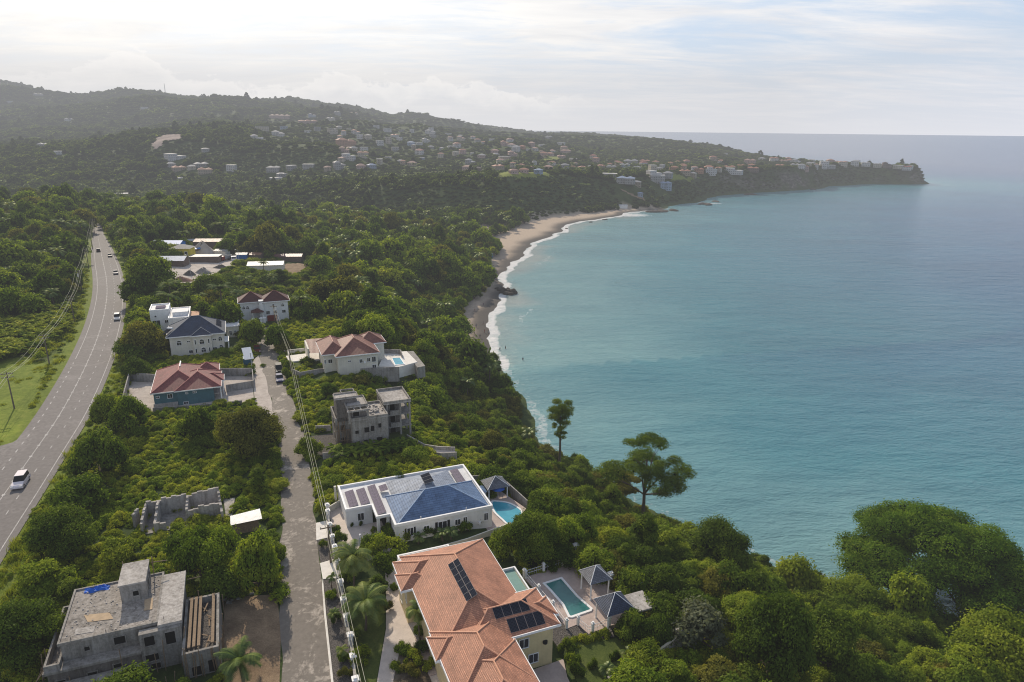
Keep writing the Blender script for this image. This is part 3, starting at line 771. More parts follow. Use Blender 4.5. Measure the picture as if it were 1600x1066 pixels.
sheet('patio', [(19.5, -20.4), (26.8, -20), (26, -22.6), (25.5, -27), (21, -33), (19.5, -33)], 25.04, PAVEP, 'paved patio at the corner of the terracotta roofed villa')
sheet('back_lawn', [(28, -17.6), (34.2, -19.2), (36, -22.5), (28, -26.5), (24, -33), (21.5, -33), (26.2, -26)], 25.02, LAWNM, 'back lawn with two round clipped bushes')
sheet('gravel_garden', [(26.9, -11), (29.4, -12.6), (29.4, -15.5), (31, -15.6), (31.5, -17.3), (34.7, -17.2), (34.2, -19), (28, -17.6), (27, -19)], 25.015, GRAVEL, 'gravel garden between pool deck and lawn')
DECK = [(28.4, -4.4), (37.7, -3.5), (38.7, -9.5), (40.3, -12.0), (39.5, -17), (34.7, -17.1), (31.5, -17.4), (31, -15.4), (29.4, -15.6), (29.3, -12.2)]
sheet('pool_deck', DECK, 25.06, PAVEP, 'pinkish paved pool deck of the terracotta roofed villa', depth=3.0)
sheet('gravel_verge', [(2.65, 5.2), (4.7, 4.6), (4.2, -8), (3.2, -20), (2.2, -33), (.2, -33), (1.25, -13.6), (2.0, -2)], 25.03, GRAVEL, 'gravel verge between the road kerb and white pillared wall')

def pool(name, outline, z, water, coping, label, cw=.32):
    cx = sum(p[0] for p in outline) / len(outline); cy = sum(p[1] for p in outline) / len(outline)
    t = thing(name, label, 'swimming pool', cx, cy, z)
    m = MB(); inn = ring(m, outline, z - .02, z + .12, cw); m.build('coping', coping, t)
    w = MB(); w.poly([(p[0], p[1], z + .045) for p in inn]); w.build('water', water, t)
    return t
def curve(pts, n=6):
    """closed smooth outline through the given points"""
    out = []; k = len(pts)
    for i in range(k):
        p0, p1, p2, p3 = [Vector(pts[(i + j - 1) % k]).to_2d() for j in range(4)]
        for s in range(n):
            u = s / n
            q = .5 * ((2 * p1) + (p2 - p0) * u + (2 * p0 - 5 * p1 + 4 * p2 - p3) * u * u + (3 * p1 - p0 - 3 * p2 + p3) * u ** 3); out.append((q.x, q.y))
    return out
P5 = lambda l, z: [L(820 + a / 5.173, 860 + b / 5.173, z) for a, b in l]
pc = P5([(140, 265), (300, 215), (330, 250), (430, 365), (550, 470), (540, 490), (380, 545), (350, 540), (300, 440), (200, 325)], 25.15)
pool('swimming_pool', pc, 25.07, POOLT, TRIM, 'teal curved swimming pool with white rim on the villa pool deck')
def gazebo(label, cx, cy, w, d, zf, ze, h, mat, roofname='roof', legs=None):
    t = thing('gazebo', label, 'gazebo', cx, cy, zf)
    m = MB(); hip(m, cx - w / 2, cx + w / 2, cy - d / 2, cy + d / 2, ze, h, 'x' if w > d else 'y', ratio=.97); r = m.build('roof', mat, t)
    m = MB(); q = [(cx - w / 2, cy - d / 2, ze), (cx + w / 2, cy - d / 2, ze), (cx + w / 2, cy + d / 2, ze), (cx - w / 2, cy + d / 2, ze)]
    for p in q: m.tube([(p[0], p[1], p[2] + .02), (cx, cy, ze + h + .02)], .05, 5)
    c = m.build('ridge_cap', TRIM, t); c.parent = r
    for sx in (-1, 1):
        for sy in (-1, 1):
            m = MB(); m.lathe((cx + sx * (w / 2 - .35), cy + sy * (d / 2 - .35), 0), [(.16, zf), (.12, zf + .2), (.1, ze)], 8); m.build('post', TRIM, t)
    return t
gazebo('small grey shingled gazebo at the sea end of the pool deck', 36.0, -10.6, 3.3, 3.3, 25.06, 27.7, 1.5, GREYT)
gazebo('larger slate blue gazebo beside the flat roofed bar hut', 35.4, -16.6, 4.0, 3.6, 25.06, 27.7, 1.7, SLATE)
t = thing('bar_hut', 'small open hut with flat pale roof joined to the slate gazebo', 'hut', 38.6, -17.2, 25)
m = MB(); m.box(37.3, 40.0, -19.0, -15.7, 27.62, 27.82); m.build('roof', CONCL, t)
m = MB(); m.box(39.2, 39.8, -18.8, -16, 22, 27.62); m.box(37.5, 39.2, -16.3, -16, 22, 27.62); m.build('wall', CREAMW, t)
m = MB(); m.box(37.5, 39.2, -18.8, -18.6, 22, 26.0); m.build('counter', SLATE, t)
t = thing('garden_wall', 'short red stucco garden wall below the slate gazebo', 'wall', 37.5, -18.6, 24)
m = MB(); run_wall(m, [(36.2, -19.2), (39.4, -18.4)], 22, 26.0, .25); m.build('wall', REDP, t)
t = thing('outbuilding', 'small grey pump house with dark open front by the sea wall', 'shed', 40.2, -12.2, 25)
m = MB(); m.box(39.2, 41.0, -12.9, -10.6, 22.5, 26.3); m.build('wall', STONE, t); m = MB(); m.box(39.0, 41.2, -13.1, -10.4, 26.3, 26.45); m.build('roof', CONCL, t)
m = MB(); m.poly([(39.2 - .01, -10.9, 25.1), (39.19, -12.6, 25.1), (39.19, -12.6, 26.1), (39.19, -10.9, 26.1)]); m.build('door_opening', DARK, t)  # dark sheet painted as the shade of the doorway
# sea-side wall of the pool deck
t = thing('sea_wall', 'white wall with square pillars along the sea edge of the pool deck', 'wall', 38.5, -7, 25)
sw = [(37.5, -2.2), (38.0, -6.6), (38.9, -9.9), (39.6, -10.4)]
m = MB(); run_wall(m, sw, 22.5, 26.2, .22); m.build('wall', WHITE, t)
for x, y in ((37.5, -2.2), (38.9, -9.9), (41.4, -12.6)):
    m = MB(); pillar(m, x, y, 22.5, 26.6, .6); m.build('pillar', TRIM, t)
def railing(label, pts, z, n, h=1.0):
    t = thing('railing', label, 'railing', pts[0][0], pts[0][1], z)
    m = MB()
    for a, b in zip(pts, pts[1:]):
        for hh in (h, h * .55): m.tube([(a[0], a[1], z + hh), (b[0], b[1], z + hh)], .03, 5)
        l = math.hypot(b[0] - a[0], b[1] - a[1])
        for k in range(int(l / .35)):
            u = (k + .5) / int(l / .35); x, y = a[0] + (b[0] - a[0]) * u, a[1] + (b[1] - a[1]) * u
            m.tube([(x, y, z), (x, y, z + h)], .014, 4, False)
    m.build('rail', TRIM, t)
    tot = sum(math.hypot(b[0] - a[0], b[1] - a[1]) for a, b in zip(pts, pts[1:]))
    for k in range(n):
        s = tot * k / (n - 1)
        for a, b in zip(pts, pts[1:]):
            l = math.hypot(b[0] - a[0], b[1] - a[1])
            if s <= l + 1e-6: x, y = a[0] + (b[0] - a[0]) * s / l, a[1] + (b[1] - a[1]) * s / l; break
            s -= l
        m = MB(); pillar(m, x, y, z, z + h + .15, .3, True); m.build('post', TRIM, t)
railing('white railing with short posts along the far edge of the pool deck', [(28.4, -4.4), (37.6, -3.5)], 25.06, 4)
railing('white railing along the house side of the pool deck', [(28.5, -4.6), (29.3, -12.2), (29.4, -15.5)], 25.06, 4)
railing('white railing along the lawn side of the pool deck', [(31, -15.5), (31.5, -17.3), (34.6, -17.0)], 25.06, 3)
# balustrade wall at the lower garden boundary
t = thing('balustrade_wall', 'pale balustrade wall with square piers below the back lawn', 'wall', 32, -25.2, 25)
bp = [(27.0, -28.4), (29.7, -26.2), (32.4, -25.0), (36.1, -24.2), (41, -22.6), (44, -20.5)]
m = MB(); run_wall(m, bp, 21.5, 25.35, .24); m.build('wall', STONE, t)
m = MB(); run_wall(m, bp, 26.0, 26.14, .26)
for a, b in zip(bp, bp[1:]):
    l = math.hypot(b[0] - a[0], b[1] - a[1]); n = int(l / .3)
    for k in range(n):
        u = (k + .5) / n; m.lathe((a[0] + (b[0] - a[0]) * u, a[1] + (b[1] - a[1]) * u, 0), [(.07, 25.35), (.1, 25.55), (.05, 25.8), (.07, 26.0)], 5)
m.build('balustrade', mat_plain('aged cream balusters', (.5, .44, .34), .8, .15, 2), t)
for x, y in bp[1:]:
    m = MB(); pillar(m, x, y, 21.5, 26.6, .62); m.build('pier', CONCL, t)
# front wall along the road with pillars
t = thing('pillared_wall', 'low white roadside wall with square capped pillars in front of the villa', 'wall', 4.5, -6, 25)
fp = [(5.0, 9.8), (4.9, 6.8), (4.6, 2.0), (4.4, -1.7), (4.25, -5.1), (4.15, -8.6), (3.9, -12.1), (3.55, -15.7), (3.1, -19.6), (2.7, -23.5), (2.2, -27.5)]
m = MB(); run_wall(m, fp, 24.8, 25.75, .22); m.build('wall', mat_plain('grimy white wall', (.5, .47, .43), .85, .2, .8, streak=.25), t)
m = MB(); run_wall(m, fp, 25.753, 25.86, .32); m.build('wall_coping', CONCL, t)
for x, y in fp:
    m = MB(); pillar(m, x, y, 24.8, 26.35, .56); m.build('pillar', TRIM, t)
sheet('kerb', [(2.35, 4), (2.65, 5.4), (2.1, -2), (1.4, -13.6), (.35, -33), (.1, -33), (1.15, -13.6), (1.85, -2)], 25.13, PAVEW, 'pale kerb along the village road', depth=.15, excl=False)

# ---- white house with blue roof ------------------------------------------------------------------
def white_blue():
    t = thing('white_villa', 'white flat parapet villa with blue tiled hip roof and rows of solar panels', 'house', 20, 16, 25)
    out = [(7.7, 16.8), (11.7, 16.8), (11.7, 20.0), (13.8, 20.0), (13.8, 9.9), (29.0, 9.9), (29.0, 24.4), (7.7, 24.4)]
    m = MB(); m.prism(out, 22.5, 27.85); m.build('wall', WHITE, t)
    por = [(11.7, 13.0), (13.8, 13.0), (13.8, 20.0), (11.7, 20.0)]
    full = [(7.7, 16.8), (11.7, 16.8), (11.7, 13.1), (13.8, 13.1), (13.8, 9.9), (29.0, 9.9), (29.0, 24.4), (7.7, 24.4)]
    m = MB(); m.prism([(a + (-.05 if a < 20 else .05), b + (-.05 if b < 18 else .05)) for a, b in full], 27.853, 27.95); m.build('roof_slab', FLATW, t)
    m = MB(); ring(m, [(a + (-.1 if a < 20 else .1), b + (-.1 if b < 18 else .1)) for a, b in full], 27.86, 28.3, .28); m.build('parapet', TRIM, t)
    for x, y in ((11.95, 13.35), (13.4, 13.35)):
        m = MB(); m.box(x - .22, x + .22, y - .22, y + .22, 25, 27.85); m.build('porch_column', WHITE, t)
    m = MB(); m.box(13.05, 13.2, 13.9, 19.4, 25.05, 27.4); m.build('garage_opening', DARK, t)  # dark slab painted as the shade of the garage mouth
    m = MB(); hip(m, 14.15, 28.7, 10.15, 18.8, 28.02, 2.5, 'x', ratio=1.25); q1 = hip_edges([(14.15, 10.15, 28.02), (28.7, 10.15, 28.02), (28.7, 18.8, 28.02), (14.15, 18.8, 28.02)], (19.55, 14.47, 30.52), (23.3, 14.47, 30.52), 'x')
    r = m.build('blue_roof', BLUER, t); r['_o'] = t['_o']
    m = MB()
    for a, b in q1: m.tube([(a[0], a[1], a[2] + .03), (b[0], b[1], b[2] + .03)], .08, 6)
    c = m.build('ridge_cap', mat_plain('pale blue ridge cap', (.3, .4, .55), .5, .1), t); c.parent = r
    m = MB(); hip(m, 15.2, 26.0, 12.6, 23.9, 28.0, 2.05, 'y'); r2 = m.build('back_roof', BLUEGLARE, t)
    pw = mat_plain('pale roof screed', (.56, .52, .47), .9, .25, 2)
    for x0, nc in ((8.35, 5), (10.15, 5)):
        panels(t, (x0, 17.2, 28.05), (0, 1, 0), (1, 0, .16), 5, 1, .98, 1.4, PANELP, lift=.15)
    panels(t, (12.05, 13.6, 28.05), (0, 1, 0), (1, 0, .16), 9, 1, .98, 1.3, PANELP, lift=.15)
    panels(t, (13.7, 19.6, 28.2), (0, 1, 0), (1, 0, .16), 2, 1, .95, 1.25, PANELP, lift=.4)
    panels(t, (26.15, 17.7, 28.1), (0, 1, 0), (1, 0, .12), 5, 1, 1.02, 1.35, PANELP, lift=.25)
    panels(t, (20.3, 16.9, 29.75), (0, 1, 0), (1, 0, .2), 3, 1, 1.0, 1.5, PANEL, lift=.3)
    for x, w, z0, h in ((16.0, .9, 25.9, 1.3), (18.5, .8, 26.3, .7), (21.0, 1.3, 25.9, 1.3), (23.4, .8, 26.1, .9), (24.6, .55, 26.2, .95), (28.0, .6, 25.9, 1.2)):
        window(t, 'y-', x, 9.9, z0, w, h, shutters=IRON if w > .85 else None)
    window(t, 'y-', 9.9, 16.8, 25.9, .9, 1.2); window(t, 'x-', 11.2, 13.8, 25.9, .6, .9)
    m = MB(); m.box(26.7, 27.1, 9.55, 9.88, 25.5, 25.9); m.build('air_conditioner', TRIM, t)
    for x in (17.7, 24.8):
        m = MB(); m.tube([(x, 9.95, 28.3), (x, 9.95, 28.8)], .06, 6); m.build('vent_pipe', TRIM, t)
    EXCL.append([(7, 9), (29.6, 9), (29.6, 25), (7, 25)])
white_blue()
sheet('courtyard', [(5.7, 22.6), (7.7, 24), (7.7, 16.8), (13.8, 16.8), (13.8, 8.6), (9.2, 7.2), (5.9, 9.0), (5.6, 15)], 25.04, PAVE, 'paved front court of the white villa')
sheet('front_slab', [(2.9, 15), (5.0, 15.1), (5.2, 19.9), (3.4, 19.8)], 25.1, PAVEW, 'upper white concrete crossing slab at the roadside', depth=.1)
sheet('front_slab', [(2.7, 9.0), (4.8, 9.3), (4.75, 4.6), (2.6, 5.2)], 25.1, PAVEW, 'lower white concrete crossing slab at the roadside', depth=.1)
sheet('roadside_bed', [(2.8, 9.2), (4.8, 9.4), (5.0, 15), (2.9, 14.9)], 25.02, GRAVEL, 'gravel bed between the two white crossing slabs')
t = thing('villa_gate_wall', 'grey and white gate wall with lamp pillars in front of the white villa', 'wall', 5.1, 16, 25)
gp = [(5.5, 22.1), (5.35, 20.3), (5.15, 16.3), (5.05, 12.9), (5.0, 10.2)]
m = MB(); run_wall(m, gp, 24.8, 26.0, .18); m.build('wall', mat_plain('mauve grey wall', (.42, .39, .40), .8, .1, 1), t)
m = MB(); run_wall(m, [(5.5, 22.1), (7.6, 23.6)], 24.8, 26.1, .2); m.build('side_wall', CREAMW, t)
for x, y in gp:
    m = MB(); pillar(m, x, y, 24.8, 26.5, .5); m.build('pillar', TRIM, t)
t = thing('gate_post', 'tall square cream gate post by the white villa wall', 'post', 7.3, 24.6, 25)
for dx in (0, .55):
    m = MB(); m.box(7.0 + dx, 7.35 + dx, 24.5, 24.85, 24.8, 28.2); m.build('post', CREAMW, t)
PT = lambda l, z: [L(480 + a / 4.444, 700 + b / 4.444, z) for a, b in l]
DK2 = PT([(1120, 330), (1330, 290), (1520, 420), (1440, 560), (1250, 570)], 24.5)
sheet('pool_terrace', DK2, 24.5, PAVEP, 'paved terrace round the blue pool of the white villa', depth=2.5)
EXCL.append([L(a, b, 24.5) for a, b in ((770, 772), (835, 778), (840, 826), (795, 832), (762, 818))])
pool('swimming_pool', curve(PT([(1275, 372), (1340, 368), (1420, 385), (1490, 430), (1495, 470), (1450, 520), (1395, 535), (1350, 500), (1290, 440)], 24.6), 4), 24.53, POOLB, TRIM, 'bright blue oval swimming pool beside the white villa')
a = PT([(1305, 232)], 27.0)[0]
gazebo('pale grey hip roofed gazebo beside the oval blue pool', a[0], a[1], 4.0, 3.6, 24.5, 26.6, 1.4, GREYT)
a = PT([(1185, 285)], 26.5)[0]
t = thing('pool_hut', 'small blue roofed hut beside the pool gazebo', 'hut', a[0], a[1], 24.5)
m = MB(); m.box(a[0] - 1.1, a[0] + 1.1, a[1] - 1.0, a[1] + 1.0, 23.5, 26.3); m.build('wall', WHITE, t)
m = MB(); hip(m, a[0] - 1.3, a[0] + 1.3, a[1] - 1.2, a[1] + 1.2, 26.3, .5, 'x'); m.build('roof', BLUER, t)
a = PT([(1325, 325)], 25)[0]
t = thing('patio_umbrella', 'closed deep blue patio umbrella by the oval pool', 'umbrella', a[0], a[1], 24.5)
m = MB(); m.tube([(a[0], a[1], 24.5), (a[0], a[1], 27)], .04, 6); m.build('pole', TRIM, t)
m = MB(); m.lathe((a[0], a[1], 0), [(1.2, 26.2), (.6, 26.55), (0, 26.85)], 8); m.build('canopy', mat_plain('blue canvas', (.02, .09, .35), .8, .1), t)
t = thing('boundary_wall', 'long low grey wall round the sea side of the white villa', 'wall', 33, 20, 24)
m = MB(); run_wall(m, PT([(1110, 195), (1330, 185), (1530, 365)], 25.6), 21, 25.6, .2); m.build('wall', STONE, t)
t = thing('divider_wall', 'low cream wall between the white villa and terracotta villa', 'wall', 24, 5.5, 24)
m = MB(); run_wall(m, [(20, 6.2), (24, 6.6), (31.5, 8.3)], 22, 25.6, .2); m.build('wall', CREAMW, t)

# ---- unfinished concrete house in the front left -------------------------------------------------
def front_unfinished():
    t = thing('unfinished_house', 'grey unfinished concrete house with roof stair tower and timber props, nearest the camera', 'house', -20, 0, 25)
    m = MB(); m.box(-25.9, -16.4, -3.2, 6.3, 24.5, 30.0); m.build('upper_wall', CONC, t)
    m = MB(); m.box(-26.1, -16.3, -3.4, 6.5, 30.0, 30.2); m.build('roof_slab', mat_concrete('dirty roof slab', (.32, .29, .26), .5), t)
    m = MB(); m.box(-16.28, -13.8, -4.1, 5.7, 30.02, 30.38); m.build('raised_slab', CONCL, t)
    m = MB(); m.box(-16.3, -14.1, -3.7, 5.4, 24.5, 30.02); m.build('side_wall', CONC, t)
    m = MB(); ring(m, [(-26.1, -3.42), (-16.3, -3.42), (-16.3, 6.52), (-26.1, 6.52)], 30.2, 30.36, .22); m.build('roof_edge', CONC, t)
    m = MB(); m.box(-20.5, -17.8, 1.8, 6.2, 30.2, 32.45); tw = m.build('stair_tower', CONC, t)
    m = MB(); m.box(-20.62, -17.68, 1.68, 6.32, 32.45, 32.65); m.build('tower_slab', CONCL, t)
    opening(t, 'y-', -18.9, 1.8, 30.9, .6, .65); opening(t, 'x+', 3.6, -17.8, 30.6, .7, 1.1); opening(t, 'x+', 5.2, -17.8, 31.0, .5, .6)
    m = MB(); ring(m, [(-27.5, -4.3), (-26.0, -4.3), (-26.0, 6.2), (-27.5, 6.2)], 27.5, 28.5, .22); m.build('balcony_parapet', CONC, t)
    m = MB(); m.box(-27.6, -18.2, -4.7, -3.25, 27.6, 27.9); m.build('ledge', CONC, t)
    m = MB(); m.box(-18.2, -14.0, -4.6, -3.72, 24.5, 30.0); m.build('bay_wall', CONC, t)
    m = MB(); m.box(-27.3, -18.3, -4.3, -3.21, 24.4, 27.6); m.build('lower_wall', CONCD, t)
    m = MB(); m.box(-27.3, -25.9, -3.2, 6.0, 24.4, 27.5); m.build('left_wall', CONCD, t)
    m = MB(); m.box(-26.9, -18.6, -8.2, -4.75, 24.4, 26.3); m.build('front_extension', CONCD, t)
    m = MB(); m.box(-27.1, -18.4, -8.4, -4.72, 26.3, 26.45); m.build('extension_slab', CONC, t)
    for x in (-25.5, -22.8, -20.2): opening(t, 'y-', x, -8.2, 24.9, 1.2, 1.1)
    for x, z0, w, h in ((-23.5, 28.6, .5, .5), (-20.3, 28.5, 1.1, .95)): opening(t, 'y-', x, -3.2, z0, w, h)
    for x, z0, w, h in ((-17.2, 28.4, 1.0, 1.2), (-15.1, 28.0, 1.0, 1.6), (-17.2, 26.3, 1.3, .9)): opening(t, 'y-', x, -4.6, z0, w, h)
    for x, z0, w, h in ((-26.2, 25.4, .9, 1.0), (-23.2, 25.6, .9, .9), (-20.7, 26.3, .8, .5), (-19.2, 25.2, 1.0, .9), (-17.0, 25.2, 1.0, .7)):
        opening(t, 'y-', x, -4.3 if x < -18.3 else -4.6, z0, w, h)
    # raw annex with open formwork trough on the road side
    m = MB(); m.box(-13.9, -10.1, -7.4, 2.6, 24.4, 27.2); m.build('annex_wall', CONC, t)
    m = MB(); ring(m, [(-13.9, -7.4), (-10.1, -7.4), (-10.1, 2.6), (-13.9, 2.6)], 27.2, 28.3, .3); m.build('annex_parapet', CONC, t)
    m = MB(); m.box(-13.6, -10.4, -7.1, 2.3, 27.2, 27.45); m.build('rubble_floor', GRAVEL, t)
    for x in (-13.2, -12.7, -12.2, -10.75): 
        m = MB(); m.box(x - .16, x + .16, -6.6, 2.5, 28.31, 28.45); m.build('formwork_board', WOOD, t)
    opening(t, 'y-', -12.6, -7.4, 25.2, 1.0, 1.2); opening(t, 'y-', -11.0, -7.4, 25.2, .8, 1.6)
    r = random.Random(4)
    for k in range(26):
        if k < 14: x, y = r.uniform(-13.8, -10.0), r.choice([-7.6, -7.7, 2.9]) ; b = (x + r.uniform(-.3, .3), y, r.uniform(27.5, 29.3))
        elif k < 20: x, y = -9.9, r.uniform(-7, 2.5); b = (x + .1, y + r.uniform(-.3, .3), r.uniform(27.5, 29))
        else: x, y = r.uniform(-28.4, -27.8), r.uniform(-5, 5); b = (x + .2, y + r.uniform(-.4, .4), r.uniform(27.5, 28.6))
        m = MB(); m.tube([(x, y, 24.6), b], .055, 5); m.build('timber_prop', WOOD, t)
    for a, b in (((-28.6, -5, 26.8), (-27.4, -4, 28.1)), ((-28.7, -4.6, 26.2), (-28.1, 5, 26.3)), ((-14.4, -5.2, 24.6), (-13.6, -4.4, 29.6)), ((-20.7, 6.5, 30.3), (-20.6, 6.4, 32.9)), ((-17.5, 6.6, 30.3), (-17.4, 6.4, 32.9)), ((-17.6, 6.5, 32), (-15.8, 6.6, 31.8)), ((-13.7, 5, 29.5), (-12.2, 5.2, 29.4))):
        m = MB(); m.tube([a, b], .06, 5); m.build('timber_prop', WOOD, t)
    EXCL.append([(-29, -9), (-9.6, -9), (-9.6, 7), (-29, 7)])
    for k in range(16):
        x, y = r.uniform(-28.2, -14), r.choice([-9.0, -5.2, -8.6]); z1 = r.uniform(26.6, 29.2) if y > -8 else r.uniform(25.6, 27.4)
        m = MB(); m.tube([(x, y, 24.6), (x + r.uniform(-.4, .4), y + r.uniform(.1, .5), z1)], .05, 5); m.build('timber_prop', WOOD, t)
    for k in range(18):
        x, y = r.uniform(-25.7, -14.2), (6.3 if k % 3 else -3.2) + r.uniform(-.1, .1); m = MB(); m.tube([(x, y, 30.2), (x + r.uniform(-.05, .05), y, 30.2 + r.uniform(.3, .8))], .022, 4); m.build('rebar', IRON, t)
    for k in range(14):
        x, y = r.uniform(-13.4, -10.7), r.uniform(-6.5, 1.8); a = r.uniform(0, 3.1); q = r.uniform(.5, 1.4); m = MB(); m.beam((x - q * math.cos(a) * .5, y - q * math.sin(a), 27.52 + .02 * k), (x + q * math.cos(a) * .5, y + q * math.sin(a), 27.56 + .03 * k), .16, .05); m.build('loose_plank', WOOD, t)
    def lie(name, label, cat, quad, z, h, mat):
        m = MB(); m.prism(quad, z, z + h); one(m, name, mat, label, cat)
    lie('plywood_sheet', 'large plywood sheet lying on the unfinished roof left of the tower', 'board', PL([(131, 961), (171, 957), (177, 967), (137, 972)], 30.25), 30.21, .04, PLY)
    lie('plywood_sheet', 'plywood sheet leaning near the base of the roof stair tower', 'board', PL([(226, 937), (239, 934), (238, 952), (225, 954)], 30.25), 30.21, .06, PLY)
    lie('plywood_sheet', 'pale board by the near edge of the unfinished roof', 'board', PL([(118, 983), (150, 977), (146, 987), (116, 992)], 30.25), 30.21, .03, CONCL)
    r = random.Random(9); m = MB()
    for k in range(130):
        x, y = r.uniform(-25.6, -16.8), r.uniform(-3, 6)
        if -20.7 < x < -17.6 and 1.6 < y: continue
        s = r.uniform(.03, .10); m.prism([(x - s, y - s * .7), (x + s, y - s), (x + s * .6, y + s), (x - s, y + s * .5)], 30.2, 30.2 + s)
    one(m, 'rubble', CONCL, 'scattered concrete rubble on the unfinished roof', 'rubble', kind='stuff')
    # crumpled blue tarpaulin
    c = L(30 + 462 / 3.81, 850 + 262 / 3.81, 30.4); V = []; Fc = []; nx, ny = 16, 8
    for j in range(ny + 1):
        for i in range(nx + 1):
            u, v = i / nx * 2 - 1, j / ny * 2 - 1; rr = max(abs(u), abs(v))
            V.append((c[0] + u * 1.35 + .1 * math.sin(7 * v), c[1] + v * .5 + .12 * math.sin(5 * u), 30.22 + (1 - rr ** 3) * (.22 + .14 * math.sin(9 * u + 3 * v) + .1 * math.sin(13 * v - 4 * u))))
    m = MB()
    for j in range(ny):
        for i in range(nx):
            k = j * (nx + 1) + i; m.poly([V[k], V[k + 1], V[k + nx + 2], V[k + nx + 1]])
    one(m, 'tarpaulin', mat_plain('blue tarpaulin', (.015, .12, .52), .45, .2, 3), 'crumpled bright blue tarpaulin on the unfinished roof', 'tarpaulin')
front_unfinished()
sheet('dirt_lot', [(-9.8, 6), (-3.4, 4.2), (-3.5, -4), (-4.2, -11.7), (-4.8, -22), (-11, -22), (-9.9, -8), (-9.9, 2.5)], 25.02, DIRT, 'bare orange dirt lot beside the unfinished house')
x, y = L(367, 925, 25); t = thing('water_tank', 'black ribbed plastic water tank standing on the dirt lot', 'water tank', x, y, 25)
m = MB(); m.lathe((x, y, 0), [(.75, 25)] + [(.75 - (.05 if k % 2 else 0), 25.15 + .2 * k) for k in range(9)] + [(.7, 26.9), (.4, 27.1), (.3, 27.12), (.3, 27.2), (0, 27.22)], 18); m.build('tank', IRON, t)
m = MB(); m.lathe((x, y, 0), [(.28, 27.22), (.28, 27.3), (0, 27.31)], 12); m.build('lid', mat_plain('grey lid', (.4, .4, .4)), t)
r = random.Random(12); m = MB()
for k in range(160):
    x, y = r.gauss(-11, 1.6), r.gauss(6.6, 1.2); s = r.uniform(.08, .32); zz = 25 + max(0, .9 - .3 * math.hypot(x + 11, y - 6.6)); m.prism([(x - s, y - s * .7), (x + s, y - s), (x + s * .6, y + s), (x - s, y + s * .5)], zz - .2, zz + s)
one(m, 'rubble_heap', CONC, 'heap of broken concrete behind the unfinished house annex', 'rubble heap', kind='stuff')

# ---- ruin ---------------------------------------------------------------------------------------------
t = thing('ruined_house', 'roofless ruin of broken concrete block walls among bushes', 'ruin', -16, 27, 25)
r = random.Random(3)
def broken(pts, z0, tops, tt=.35):
    m = MB()
    for (a, b), (h0, h1) in zip(zip(pts, pts[1:]), zip(tops, tops[1:])):
        d = Vector((b[0] - a[0], b[1] - a[1])); l = d.length; n = max(2, int(l / .7)); d.normalize(); nn = Vector((-d.y, d.x)) * tt / 2
        for k in range(n):
            u0, u1 = k / n, (k + 1) / n; h = h0 + (h1 - h0) * (u0 + u1) / 2 + r.uniform(-.25, .25)
            p, q = Vector(a) + d * l * u0, Vector(a) + d * l * u1
            m.prism([(p.x - nn.x, p.y - nn.y), (q.x - nn.x, q.y - nn.y), (q.x + nn.x, q.y + nn.y), (p.x + nn.x, p.y + nn.y)], z0, z0 + h)
    m.build('broken_wall', CONCL, t)
broken([(-21.3, 26.2), (-21.0, 31.4)], 24.6, [2.2, 3.0]); broken([(-21.0, 31.3), (-15.2, 31.2)], 24.6, [2.9, 3.3]); broken([(-15.2, 31.2), (-10.4, 31)], 24.6, [3.0, 3.6])
broken([(-10.5, 31), (-10.0, 25.2)], 24.6, [3.4, 2.2]); broken([(-19.5, 25.4), (-17.9, 25.3)], 24.6, [2.2, 2.0]); broken([(-19.4, 25.5), (-19.2, 31)], 24.6, [2.0, 3.2]); broken([(-15.0, 27.6), (-10.2, 27.5)], 24.6, [2.4, 2.8]); broken([(-15.1, 27.6), (-15.0, 31)], 24.6, [2.4, 3.2]); broken([(-22.6, 28.6), (-22.0, 29.9)], 24.6, [2.6, 2.7])
m = MB(); m.box(-21, -10.3, 25.8, 31, 24.6, 25.12); m.build('floor_slab', CONC, t)
EXCL.append([(-21.5, 27.5), (-21.5, 31.8), (-10, 31.8), (-10, 27)])
sheet('concrete_pad', [(-10.0, 32.8), (-8.2, 32.3), (-8.7, 26.5), (-9.6, 26.6)], 25.14, CONCL, 'pale concrete pad beside the ruin', depth=.3, excl=True)
t = thing('shack', 'low shack with flat white sheet roof beside the ruin', 'shack', -6.6, 22, 25)
m = MB(); m.poly([(-8.8, 20.6, 26.95), (-4.3, 20.6, 27.1), (-4.5, 23.6, 27.2), (-8.8, 23.2, 27.05)]); m.poly([(-8.8, 23.2, 27.01), (-4.5, 23.6, 27.16), (-4.3, 20.6, 27.06), (-8.8, 20.6, 26.91)]); m.build('roof', mat_corrugated('white sheet metal', (.74, .73, .7)), t)
m = MB(); m.box(-8.4, -4.9, 21, 23, 24.8, 26.9); m.build('wall', WOOD, t)
EXCL.append([(-9, 18.5), (-4.1, 18.5), (-4.1, 24), (-9, 24)])

